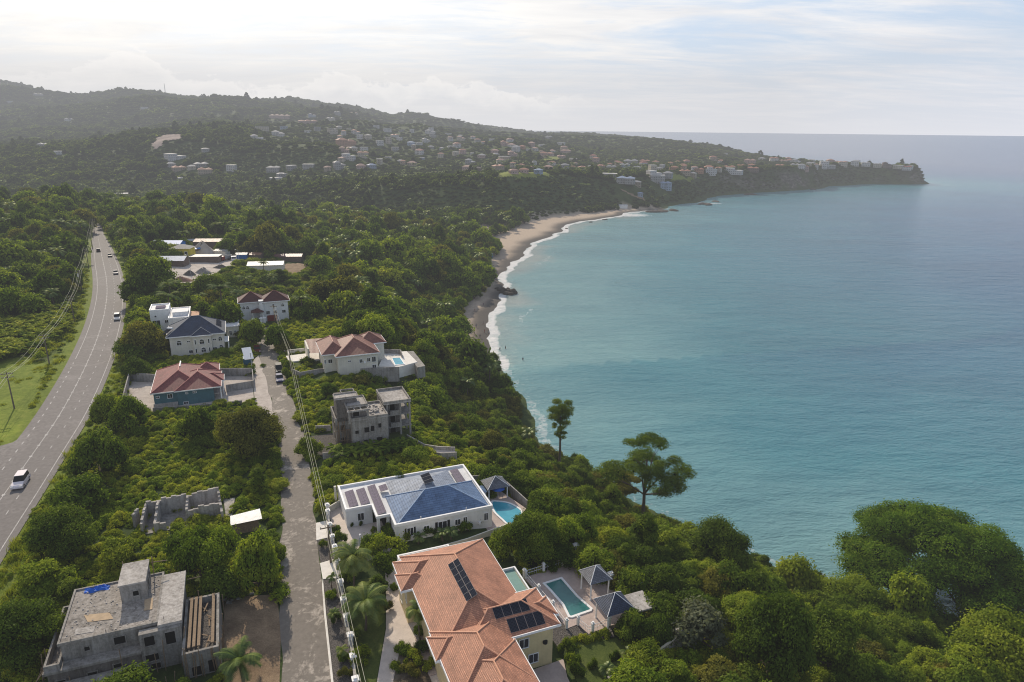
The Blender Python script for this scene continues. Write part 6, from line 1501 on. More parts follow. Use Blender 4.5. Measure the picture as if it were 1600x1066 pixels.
zone(640, 180, 6.154, '200,184,100,w,g,2 370,194,60,w,f,1 160,262,70,w,g,2 92,284,60,w,f,1 205,324,60,g,g,1 442,394,56,c,f,2 390,324,60,c,g,1 582,474,90,g,g,2 556,544,90,p,s,2 680,564,120,n,d,2 600,387,20,w,f,1 905,446,100,y,f,2 990,394,90,p,s,2 850,544,110,y,t,2 1000,566,88,p,s,1 1100,556,90,p,t,1 1075,502,56,y,t,1 1240,560,74,b,b,1 1332,546,86,p,s,2 980,304,66,w,s,1 1082,326,60,o,t,1 1172,304,62,p,s,2 1205,342,60,w,s,1 1140,352,40,w,f,1 1270,304,56,w,f,1 820,364,76,p,s,1 1420,174,50,w,f,1 1340,224,60,w,g,1 790,247,50,w,f,1 1370,364,58,w,s,1 1500,362,100,p,s,1 1460,414,80,p,s,1 1490,526,70,g,g,2')
zone(880, 210, 6.154, '22,177,56,p,t,1 30,342,46,g,f,2 92,334,50,y,t,1 182,342,76,o,t,1 190,378,84,c,g,1 262,332,48,g,g,1 362,324,66,y,t,1 462,334,96,g,g,1 450,408,180,g,f,1 600,470,180,g,b,1 650,276,140,g,g,1 782,274,96,o,t,1 592,336,100,b,g,2 706,344,84,g,g,1 880,372,112,c,f,3 870,410,130,w,f,2 905,458,140,g,f,2 980,522,112,b,b,2 1062,342,88,o,t,1 1170,384,104,y,t,1 1152,316,66,y,t,1 1300,372,104,o,t,1 1240,404,76,y,g,1 1420,374,100,w,f,2 1400,338,92,o,t,1 1490,346,60,c,t,1 740,598,40,b,b,1 1004,404,92,g,g,1 700,490,96,y,g,1 330,360,60,c,s,1')
zone(1100, 210, 4.21, '40,266,76,w,f,2 192,264,124,w,f,2 162,228,84,y,t,1 242,218,58,o,r,1 300,194,78,p,s,2 380,170,42,w,g,1 460,178,58,w,t,2 522,184,48,c,s,1 322,244,76,n,t,1 500,216,56,o,t,1 600,212,58,g,g,1 642,216,48,w,g,1 702,200,50,w,g,1 790,206,58,w,f,2 850,192,86,p,s,2 910,206,56,c,s,2 990,206,50,w,f,2 1062,206,56,w,g,1 1140,212,50,c,g,1 1202,214,54,n,d,2 1272,238,56,c,f,1 1332,226,56,w,r,1 1348,242,36,w,f,1 140,136,26,w,f,1 830,222,60,g,f,1')
zone(0, 100, 4.0, '265,164,24,y,f,1 240,200,46,g,g,1 60,240,24,w,f,1 905,282,40,w,f,1 430,354,44,w,g,1 270,520,50,g,g,1 365,566,38,w,f,1 1095,598,105,w,f,2 1120,664,72,y,t,1 1285,680,84,y,t,1 1260,644,76,g,g,1 1070,640,46,g,g,1 1450,672,56,w,f,2 1200,658,48,c,g,1 760,834,74,g,f,1 1062,884,46,c,f,1 1130,734,18,w,f,1 1590,480,40,w,g,2 1285,550,40,g,g,1 1210,880,30,w,f,1 1040,280,20,w,f,1 495,245,18,w,f,1')
rf_ = random.Random(77)
def filler(n, poly, ws, wr):
    P = np.array(poly, float); k = 0
    while k < n:
        a, b = rf_.uniform(P[:, 0].min(), P[:, 0].max()), rf_.uniform(P[:, 1].min(), P[:, 1].max())
        if not inpoly(np.array([a]), np.array([b]), P)[0] or any(abs(a - q[0]) < 9 and abs(b - q[1]) < 3.2 for q in FAR): continue
        FAR.append((a, b, rf_.uniform(6.5, 13), rf_.choice(ws), rf_.choice(wr), rf_.choice([1, 1, 2, 2]))); k += 1
filler(24, [(480, 205), (640, 200), (745, 215), (760, 250), (640, 262), (530, 255), (520, 225)], 'wwcgpy', 'fgstt')
filler(16, [(745, 215), (880, 225), (890, 262), (780, 268)], 'wwcpy', 'tsfg')
filler(18, [(890, 245), (1090, 250), (1200, 250), (1240, 262), (1100, 272), (900, 268)], 'wwcpy', 'tttsfgr')
filler(9, [(1200, 247), (1330, 252), (1400, 262), (1240, 268)], 'wwcp', 'tsfg')
def far_zone(px, py):
    if px > 1090: return 'on headland cliff top' if py > 250 else 'on headland crest'
    if px > 880: return 'above bay bank' if py > 255 else 'on wooded plateau'
    if px > 655: return 'at plateau edge' if py > 250 else 'in far valley'
    if px > 500: return 'below hillside town' if py > 250 else ('high on hillside' if py < 205 else 'mid hillside town')
    if px > 395: return 'on dark spur' if py < 225 else 'below dark spur'
    return 'on left hills' if py < 200 else ('near pale landslip' if px > 230 else 'in left valley')
ORD = ['leftmost', 'second from left', 'third from left', 'fourth from left', 'fifth from left', 'sixth from left', 'seventh from left', 'eighth from left', 'ninth from left', 'tenth from left', 'eleventh from left', 'twelfth from left', 'thirteenth from left', 'fourteenth from left']
from collections import defaultdict
FGROUP = defaultdict(list)
rr = random.Random(31)
for px, py, wp, ws, rs, st in FAR:
    x, y, z = hit(px, py); dist = math.hypot(x, y); w = max(6.0, wp / F * dist * (.84 if px > 1090 else .9)); d = min(w * .75, 13) * rr.uniform(.85, 1.1); w = min(w, 60)
    rot = -math.atan2(x, y) + rr.uniform(-.45, .45); h = (3.1 * st + .6) * (.88 if px > 1090 else 1)
    flat = rs == 'f'
    wall = MB(); roof = MB(); split = w > 13
    vols = []
    if split:
        k = max(2, int(w / 12)); seg = w / k
        for i in range(k):
            hh = h if i % 2 == 0 or st == 1 else h - 2.9 * rr.choice([0, 1]); hh = max(3.1, hh); oy = rr.uniform(-1.5, 1.5) if k < 4 else rr.uniform(-3, 3)
            vols.append((-w / 2 + seg * i - .01 * i, -w / 2 + seg * (i + 1) + .6 * (i < k - 1), -d / 2 + oy, d / 2 + oy + .02 * i, hh + .03 * i))
    else:
        vols.append((-w / 2, w / 2, -d / 2, d / 2, h))
        if rr.random() < .6: q = rr.choice([-1, 1]); vols.append((q * w * .25 - w * .22, q * w * .25 + w * .22, -d / 2 - 2.2, d * .2, h - .05 if st == 1 else h - rr.choice([.05, 2.6])))
    for a, b, c, e, hh in vols:
        wall.box(a, b, c, e, -3.0, hh)
        if flat: roof.box(a - .25, b + .25, c - .25, e + .25, hh + .01, hh + .32)
        else: hip(roof, a - .6, b + .6, c - .6, e + .6, hh, min(b - a, e - c) * rr.uniform(.2, .28))
    o = wall.build('house', FW[ws], frame='w'); o.location = (x, y, z); o.rotation_euler = (0, 0, rot); o['_o'] = (0, 0, 0); THINGS.append(o)
    rf = roof.build('roof', FR[rs], o)
    size = 'large' if w > 24 else ('small' if w < 9.5 else ''); stn = {1: 'single storey', 2: 'two storey', 3: 'three storey'}[st]
    key = (f"{size + ' ' if size else ''}{FWN[ws]} {stn} house with {FRN[rs]}", far_zone(px, py)); FGROUP[key].append((px, o)); o['category'] = 'house'
    o['group'] = 'houses ' + key[1]
    FARX.append((x, y, w * .5 + (3 if px < 1090 else 0))); dd = math.hypot(x, y)
    if px < 1090: FARX.append((x - x / dd * (d / 2 + 8), y - y / dd * (d / 2 + 8), w * .55)); FARX.append((x - x / dd * (d / 2 + 20), y - y / dd * (d / 2 + 20), w * .4))
for (desc, zn), L_ in FGROUP.items():
    L_.sort(key=lambda q: q[0])
    for k, (px, o) in enumerate(L_):
        o['label'] = f'{desc} {zn}' if len(L_) == 1 else f'{desc} {zn}, {ORD[min(k, 13)]}'
# dirt track down the wooded bank, mast on the ridge
terr_sheet('dirt_track', [(965, 296), (985, 303), (1005, 310), (1014, 316), (1010, 317), (990, 310), (968, 301)], .6, DIRT, 'pale dirt track descending the wooded bank to the bay', 1)
for nm, pts, lab in (('meadow', [(776, 273), (790, 268), (858, 274), (872, 280), (840, 283), (780, 279)], 'bright green meadow along the plateau edge'), ('meadow', [(846, 246), (878, 244), (876, 252), (850, 253)], 'yellow green meadow in the far valley'), ('meadow', [(1040, 282), (1075, 276), (1100, 276), (1070, 284), (1050, 288)], 'bright lawn above the headland woods'), ('meadow', [(905, 288), (920, 287), (924, 291), (910, 292)], 'small bright clearing on the wooded bank')):
    terr_sheet(nm, pts, .6, mat_lawn('meadow grass', (.10, .13, .02), (.17, .20, .03), (.24, .25, .06)) , lab, 3)
p = atd(259, 151, 2780); z = float(terrain(np.array([p[0]]), np.array([p[1]]))[0])
t = wthing('radio_mast', 'thin radio mast standing on the left ridge', 'mast', p[0], p[1], z); 
for s in range(3):
    a = 2 * PI * s / 3; m = MB(); m.tube([(2.2 * math.cos(a), 2.2 * math.sin(a), 0), (.3 * math.cos(a), .3 * math.sin(a), 42)], .3, 4); m.build('leg', INS, t)
m = MB()
for k in range(8):
    q = 2.2 - 1.9 * k / 8
    for s in range(3):
        a, b = 2 * PI * s / 3, 2 * PI * (s + 1) / 3; m.tube([(q * math.cos(a), q * math.sin(a), k * 5.2), (q * math.cos(b), q * math.sin(b), k * 5.2 + 2.6)], .15, 4)
m.build('bracing', INS, t)
# ------------------------------------------------------------------ vegetation
def mat_leaf(name, dark, mid, lite, trans=.42, gloss=.006):
    m, nt, out = nodes(name)
    a = nt.nodes.new('ShaderNodeAttribute'); a.attribute_name = 'tone'
    oi = nt.nodes.new('ShaderNodeObjectInfo')
    f = mathn(nt, 'ADD', mathn(nt, 'MULTIPLY', a.outputs['Fac'], .62), mathn(nt, 'MULTIPLY', oi.outputs['Random'], .38))
    col = ramp(nt, f, [(.12, dark), (.5, mid), (.9, lite)]).outputs[0]
    d = nt.nodes.new('ShaderNodeBsdfDiffuse'); t = nt.nodes.new('ShaderNodeBsdfTranslucent'); g = nt.nodes.new('ShaderNodeBsdfGlossy'); g.inputs['Roughness'].default_value = .45
    g.inputs['Color'].default_value = (.8, .85, .6, 1)
    nt.links.new(col, d.inputs[0]); tc_ = mixc(nt, 1.0, col, (1.3, 1.3, .5), 'MULTIPLY'); nt.links.new(tc_, t.inputs[0])
    s1 = nt.nodes.new('ShaderNodeMixShader'); s1.inputs[0].default_value = trans; nt.links.new(d.outputs[0], s1.inputs[1]); nt.links.new(t.outputs[0], s1.inputs[2])
    s2 = nt.nodes.new('ShaderNodeMixShader'); s2.inputs[0].default_value = gloss; nt.links.new(s1.outputs[0], s2.inputs[1]); nt.links.new(g.outputs[0], s2.inputs[2])
    nt.links.new(s2.outputs[0], out.inputs[0]); return m
LEAF = {'deep': mat_leaf('deep green leaves', (.030, .058, .008), (.090, .138, .015), (.22, .27, .028)),
        'mid': mat_leaf('green leaves', (.050, .092, .009), (.142, .205, .018), (.31, .355, .034)),
        'lime': mat_leaf('yellow green leaves', (.10, .145, .011), (.225, .27, .022), (.40, .40, .045)),
        'olive': mat_leaf('olive leaves', (.058, .068, .013), (.145, .145, .024), (.28, .25, .042)),
        'grey': mat_leaf('grey green leaves', (.065, .080, .045), (.12, .135, .08), (.19, .20, .13)),
        'scrub': mat_leaf('scrub leaves', (.070, .120, .010), (.19, .265, .021), (.39, .42, .042)), 'scrublime': mat_leaf('sunlit scrub leaves', (.13, .18, .012), (.29, .33, .026), (.46, .46, .06), .45),  # scrublime: lighter, yellower copy of the scrub leaf colours
        'bright': mat_leaf('fresh green leaves', (.028, .068, .008), (.090, .165, .014), (.24, .31, .030), .42), 'fdeep': mat_leaf('far dark leaves', (.018, .032, .011), (.050, .076, .020), (.14, .17, .034)), 'fmid': mat_leaf('far green leaves', (.030, .052, .012), (.080, .115, .022), (.20, .23, .038)),
        'palm': mat_leaf('palm fronds', (.032, .065, .010), (.08, .13, .018), (.21, .22, .035), .3, .05),
        'grass': mat_leaf('tall grass blades', (.10, .14, .015), (.21, .25, .026), (.36, .36, .06), .4)}
BARK = mat_plain('grey brown bark', (.115, .088, .066), .95, .25, 3); CORE = mat_plain('painted inner crown shade', (.012, .022, .005), 1.0, .3, 4, 0)  # CORE: dark lumps inside crowns, shade between leaves put into the colour
def leaves_on(C, Rc, n, leaf, g, up=.45, flat=1.0, out=.9, aspect=.55, rag=.22):
    """n rhombic leaves spread over the clusters C (centres) with radii Rc"""
    C = np.asarray(C); Rc = np.asarray(Rc); w = Rc ** 2; w = w / w.sum(); k = g.choice(len(C), n, p=w)
    d = g.normal(size=(n, 3)); d[:, 2] = np.abs(d[:, 2]) * .9 + g.normal(size=n) * .35; d /= np.linalg.norm(d, axis=1)[:, None]
    r = Rc[k] * np.where(g.uniform(0, 1, n) < rag, g.uniform(.9, 1.35, n), g.uniform(.5, 1.05, n) ** .6); P = C[k] + d * r[:, None] * np.array([1, 1, flat])
    nn = d * out + np.array([0, 0, up]) + g.normal(size=(n, 3)) * .45; nn /= np.linalg.norm(nn, axis=1)[:, None]
    t = np.cross(nn, g.normal(size=(n, 3))); t /= np.linalg.norm(t, axis=1)[:, None] + 1e-9; b = np.cross(nn, t)
    s = leaf * g.uniform(.65, 1.35, n)[:, None]
    V = np.stack([P - t * s * .5, P + b * s * aspect * .5 - nn * s * .08, P + t * s * .5 - nn * s * .16, P - b * s * aspect * .5 - nn * s * .08], 1).reshape(-1, 3)
    Fc = np.arange(4 * n).reshape(n, 4)
    ct = g.uniform(0, 1, len(C)); tone = np.clip(.55 * ct[k] + .45 * g.uniform(0, 1, n), 0, 1)
    return V, Fc, tone
def ico(sub=1):
    import bmesh
    bm = bmesh.new(); bmesh.ops.create_icosphere(bm, subdivisions=sub, radius=1); V = np.array([v.co[:] for v in bm.verts]); Fc = np.array([[v.index for v in f.verts] for f in bm.faces]); bm.free(); return V, Fc
ICO = ico(1)
def clusters(style, g):
    """cluster centres and radii in a crown of radius 1; z from 0 (crown foot) upward"""
    C, R_ = [], []
    if style == 'dome':
        h = g.uniform(.85, 1.15); n = 20
        for i in range(n):
            a = i * 2.399 + g.uniform(-.5, .5); e = math.acos(1 - (i + .5) / n * 1.05) if (i + .5) / n * 1.05 < 1.9 else 1.5; q = g.uniform(.58, .82)
            C.append((math.cos(a) * math.sin(e) * q, math.sin(a) * math.sin(e) * q, .25 + math.cos(e) * q * h)); R_.append(g.uniform(.26, .42))
    elif style == 'tall':
        for i in range(18):
            z = i / 17; q = math.sin(PI * (z * .85 + .12)) * .7; a = i * 2.4 + g.uniform(-.4, .4); C.append((math.cos(a) * q * g.uniform(.5, 1), math.sin(a) * q * g.uniform(.5, 1), z * 2.2)); R_.append(g.uniform(.28, .42))
    elif style == 'spread':
        for i in range(26):
            q = math.sqrt((i + .5) / 26); a = i * 2.4 + g.uniform(-.3, .3); C.append((math.cos(a) * q * .86, math.sin(a) * q * .86, .42 * (1 - q * q) + g.uniform(-.06, .08))); R_.append(g.uniform(.16, .26))
    elif style == 'tiers':
        for i in range(30):
            q = g.uniform(.1, 1); a = g.uniform(0, 2 * PI); z = g.choice([.0, .3, .62, .9]) ; q *= (1.05 - .45 * z); C.append((math.cos(a) * q * .9, math.sin(a) * q * .9, z + g.uniform(-.08, .08))); R_.append(g.uniform(.14, .25))
    elif style == 'shrub':
        for i in range(14):
            q = g.uniform(0, .8); a = g.uniform(0, 2 * PI); C.append((math.cos(a) * q, math.sin(a) * q, .18 + .42 * (1 - q) * g.uniform(.6, 1.3))); R_.append(g.uniform(.22, .4))
    elif style == 'lumpy':
        for i in range(16):
            q = g.uniform(.1, .78) ; a = i * 2.4 + g.uniform(-.6, .6); C.append((math.cos(a) * q, math.sin(a) * q, .2 + g.uniform(.1, .75) * (1.1 - q))); R_.append(g.uniform(.24, .46))
    return np.array(C), np.array(R_)
def crown_np(style, seed, n, leaf, core=.72):
    g = np.random.default_rng(seed); C, R_ = clusters(style, g)
    V, Fc, tone = leaves_on(C, R_, n, leaf, g, flat=.6 if style in ('spread', 'tiers') else .9)
    cv = cf = None
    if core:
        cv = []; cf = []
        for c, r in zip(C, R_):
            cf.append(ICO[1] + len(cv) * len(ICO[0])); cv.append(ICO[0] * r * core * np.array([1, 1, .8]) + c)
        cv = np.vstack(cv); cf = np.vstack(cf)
    return V, Fc, tone, cv, cf
def tris(F4): return np.vstack([F4[:, [0, 1, 2]], F4[:, [0, 2, 3]]])
def crown_mesh(name, style, seed, n, leaf, mat, core=.72, trunk=None):
    V, Fc, tone, cv, cf = crown_np(style, seed, n, leaf, core)
    T = tris(Fc); tn = np.r_[tone, tone]; mi = np.zeros(len(T), np.int32); VV = [V]; FF = [T]; off = len(V); TT = [tn]; MI = [mi]
    if core: VV.append(cv); FF.append(cf + off); off += len(cv); TT.append(np.zeros(len(cf))); MI.append(np.ones(len(cf), np.int32))
    if trunk:
        tv, tf = trunk_np(seed, *trunk); VV.append(tv); FF.append(tf + off); TT.append(np.zeros(len(tf))); MI.append(np.full(len(tf), 2, np.int32))
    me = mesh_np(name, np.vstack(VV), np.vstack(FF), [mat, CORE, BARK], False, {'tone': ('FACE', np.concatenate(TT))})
    me.polygons.foreach_set('material_index', np.concatenate(MI)); return me
def tube_np(P, R_, n=6):
    P = np.asarray(P, float); V = []; Fc = []
    for i in range(len(P)):
        d = P[min(i + 1, len(P) - 1)] - P[max(i - 1, 0)]; d /= np.linalg.norm(d) + 1e-9; u = np.cross(d, [.3, .2, 1.0] if abs(d[2]) < .9 else [1, 0, 0]); u /= np.linalg.norm(u); w = np.cross(d, u)
        for k in range(n): a = 2 * PI * k / n; V.append(P[i] + (u * math.cos(a) + w * math.sin(a)) * R_[i])
    for i in range(len(P) - 1):
        for k in range(n):
            a, b, c, d_ = i * n + k, i * n + (k + 1) % n, (i + 1) * n + (k + 1) % n, (i + 1) * n + k; Fc += [(a, b, c), (a, c, d_)]
    return np.array(V), np.array(Fc)
def trunk_np(seed, h, r, spread=.55, rise=.55, limbs=5):
    """tapered trunk from z=-h to 0 with limbs reaching into the crown (radius 1)"""
    g = random.Random(seed); parts = [tube_np([(0, 0, -h - .1), (g.uniform(-.04, .04), g.uniform(-.04, .04), -h * .5), (0, 0, .05)], [r * 1.35, r, r * .7], 7)]
    for k in range(limbs):
        a = 2 * PI * k / limbs + g.uniform(-.4, .4); q = spread * g.uniform(.7, 1.2); parts.append(tube_np([(0, 0, -.1 + .06 * k / limbs), (math.cos(a) * q * .5, math.sin(a) * q * .5, rise * .35), (math.cos(a) * q, math.sin(a) * q, rise * g.uniform(.6, 1.1))], [r * .6, r * .4, r * .15], 5))
    V = []; Fc = []; o = 0
    for v, f in parts: V.append(v); Fc.append(f + o); o += len(v)
    return np.vstack(V), np.vstack(Fc)
def trunk_mesh(name, seed, h, r, spread=.55, rise=.55, limbs=5):
    v, f = trunk_np(seed, h, r, spread, rise, limbs); return mesh_np(name, v, f, BARK, True)
# library: style, leaf material, leaf counts per level of detail
KINDS = [('dome', 'deep'), ('dome', 'mid'), ('lumpy', 'mid'), ('lumpy', 'deep'), ('spread', 'olive'), ('lumpy', 'lime'), ('tall', 'deep'), ('dome', 'olive')]
KLAB = ['rounded dark green tree', 'rounded mid green tree', 'bushy mid green tree', 'bushy dark green tree', 'flat topped olive tree', 'bright yellow green tree', 'tall narrow dark tree', 'rounded olive tree']
def tmk(s, i, r=.085): return trunk_mesh('trunk', i, .9, r) if s != 'spread' else trunk_mesh('trunk', i, .9, r, .6, .13)
NEAR = [(crown_mesh('crown', s, 100 + i, 7500, .105, LEAF[l], .74 if s != 'spread' else .6), tmk(s, 100 + i)) for i, (s, l) in enumerate(KINDS)]
NEAR2 = [(crown_mesh('crown', s, 150 + i, 7500, .105, LEAF[l], .74 if s != 'spread' else .6), tmk(s, 150 + i)) for i, (s, l) in enumerate(KINDS)]
MIDT = [(crown_mesh('crown', s, 200 + i, 2400, .16, LEAF[l]), tmk(s, 200 + i, .08)) for i, (s, l) in enumerate(KINDS)]
SHRUB_K = [('shrub', 'mid'), ('shrub', 'lime'), ('shrub', 'deep'), ('shrub', 'olive')]
SLAB = ['mid green leafy shrub', 'bright yellow green shrub', 'dark green leafy shrub', 'olive green shrub']
SHR = [crown_mesh('shrub', s, 300 + i, 2800, .115, LEAF[l], .7) for i, (s, l) in enumerate(SHRUB_K * 2)]

def gn_scatter(name, pts, rot, scl, idx, meshes, label, cat):
    """one object: instances of the given meshes on a cloud of points (geometry nodes)"""
    lib = bpy.data.collections.new(name + ' kinds')
    for k, me in enumerate(meshes):
        o = bpy.data.objects.new('%s_%03d' % (name, k), me); lib.objects.link(o)
    pm = bpy.data.meshes.new(name); pm.vertices.add(len(pts)); pm.vertices.foreach_set('co', np.asarray(pts, np.float32).ravel())
    a = pm.attributes.new('rz', 'FLOAT', 'POINT'); a.data.foreach_set('value', np.asarray(rot, np.float32))
    a = pm.attributes.new('sc', 'FLOAT_VECTOR', 'POINT'); a.data.foreach_set('vector', np.asarray(scl, np.float32).ravel())
    a = pm.attributes.new('ix', 'INT', 'POINT'); a.data.foreach_set('value', np.asarray(idx, np.int32))
    o = bpy.data.objects.new(name, pm); COL.objects.link(o)
    ng = bpy.data.node_groups.new(name + ' scatter', 'GeometryNodeTree')
    ng.interface.new_socket('Geometry', in_out='INPUT', socket_type='NodeSocketGeometry'); ng.interface.new_socket('Geometry', in_out='OUTPUT', socket_type='NodeSocketGeometry')
    gi = ng.nodes.new('NodeGroupInput'); go = ng.nodes.new('NodeGroupOutput'); iop = ng.nodes.new('GeometryNodeInstanceOnPoints'); ci = ng.nodes.new('GeometryNodeCollectionInfo')
    ci.inputs['Collection'].default_value = lib; ci.inputs['Separate Children'].default_value = True; ci.inputs['Reset Children'].default_value = True
    def attr(nm, t): n = ng.nodes.new('GeometryNodeInputNamedAttribute'); n.data_type = t; n.inputs['Name'].default_value = nm; return n.outputs['Attribute']
    cx_ = ng.nodes.new('ShaderNodeCombineXYZ'); ng.links.new(attr('rz', 'FLOAT'), cx_.inputs[2])
    ng.links.new(gi.outputs[0], iop.inputs['Points']); ng.links.new(ci.outputs[0], iop.inputs['Instance']); iop.inputs['Pick Instance'].default_value = True
    ng.links.new(attr('ix', 'INT'), iop.inputs['Instance Index']); ng.links.new(cx_.outputs[0], iop.inputs['Rotation']); ng.links.new(attr('sc', 'FLOAT_VECTOR'), iop.inputs['Scale'])
    ng.links.new(iop.outputs[0], go.inputs[0])
    md = o.modifiers.new('scatter', 'NODES'); md.node_group = ng
    return tag(o, label, cat, kind='stuff')

# where plants may stand
EXW = [np.array([W(*p) for p in poly]) for poly in EXCL] + WEXCL
FX = np.array(FARX) if FARX else np.zeros((0, 3))
def allowed(x, y, pad_road=7.5):
    ok = inpoly(x, y, LANDPOLY)
    for P in EXW:
        bb = (x > P[:, 0].min()) & (x < P[:, 0].max()) & (y > P[:, 1].min()) & (y < P[:, 1].max())
        if bb.any():
            k = np.where(bb)[0]; ok[k] &= ~inpoly(x[k], y[k], P)
    hd, hs = segdist(x, y, np.c_[HWYS[:, :2], HSC]); ok &= hd > pad_road * hs
    if len(FX):
        for s in range(0, len(x), 20000):
            d2 = (x[s:s + 20000, None] - FX[None, :, 0]) ** 2 + (y[s:s + 20000, None] - FX[None, :, 1]) ** 2
            ok[s:s + 20000] &= ~(d2 < FX[None, :, 2] ** 2).any(1)
    return ok
def pixels(x, y, z):
    P = np.stack([x, y, z - CAMH], -1); w = P @ _f; w = np.where(w < 1, 1, w)
    return 800 + F * (P @ CX) / w, 533 - F * (P @ CY) / w
def jgrid(r0, r1, step, azl=-43, azr=46, seed=1):
    g = np.random.default_rng(seed); xs = np.arange(-r1, r1, step); X, Y = np.meshgrid(xs, np.arange(0, r1, step)); X = X + g.uniform(-.48, .48, X.shape) * step; Y = Y + g.uniform(-.48, .48, X.shape) * step
    r = np.hypot(X, Y); az = np.degrees(np.arctan2(X, Y)); k = (r >= r0) & (r < r1) & (az > azl) & (az < azr); return X[k], Y[k]
def inpx(px, py, poly): return inpoly(px, py, np.array(poly, float))
LOT = [(-60, 1120), (-40, 960), (60, 830), (140, 700), (200, 590), (235, 560), (400, 560), (445, 660), (445, 1120)]      # scrub between the two roads
VERGE_L = [(-200, 800), (0, 700), (60, 665), (150, 480), (145, 420), (120, 430), (95, 520), (70, 560), (50, 640), (0, 690), (-200, 780)]
BANANA = [(-60, 545), (0, 505), (60, 498), (112, 478), (104, 520), (66, 552), (30, 560), (-60, 590)]
LIMEZ = [(432, 520), (470, 503), (520, 496), (560, 512), (560, 530), (470, 545), (440, 545)]
LIMEZ2 = [(560, 735), (690, 700), (770, 715), (740, 740), (560, 770), (470, 790), (470, 770)]

# ---- landmark trees, each placed where it stands
def add_tree(label, base, h_tot, rad, crown, trunk, z=None, trunk_h=None, rot=0, zs=1.0, name='broadleaf_tree', group=None, cat='tree'):
    x, y = base[:2]; zz = float(terrain(np.array([x]), np.array([y]))[0]) if z is None else z
    t = wthing(name, label, cat, x, y, zz - .15, rot, group)
    c = bpy.data.objects.new('crown', crown); COL.objects.link(c); c.parent = t
    k = bpy.data.objects.new('trunk', trunk); COL.objects.link(k); k.parent = t
    ch = h_tot * zs
    c.location = (0, 0, h_tot - ch); c.scale = (rad, rad, ch / 1.25)
    th = (h_tot - ch) / .9
    k.location = (0, 0, h_tot - ch); k.scale = (rad, rad, max(.2, th + .12))
    return t
def px_h(base_px, top_py, z):
    """height of an upright thing from its foot and top in the photograph"""
    p = at(*base_px, z); d = math.hypot(p[0], p[1])
    r = ray(base_px[0], top_py); t = d / math.hypot(r[0], r[1]); return CAMH + t * r[2] - z
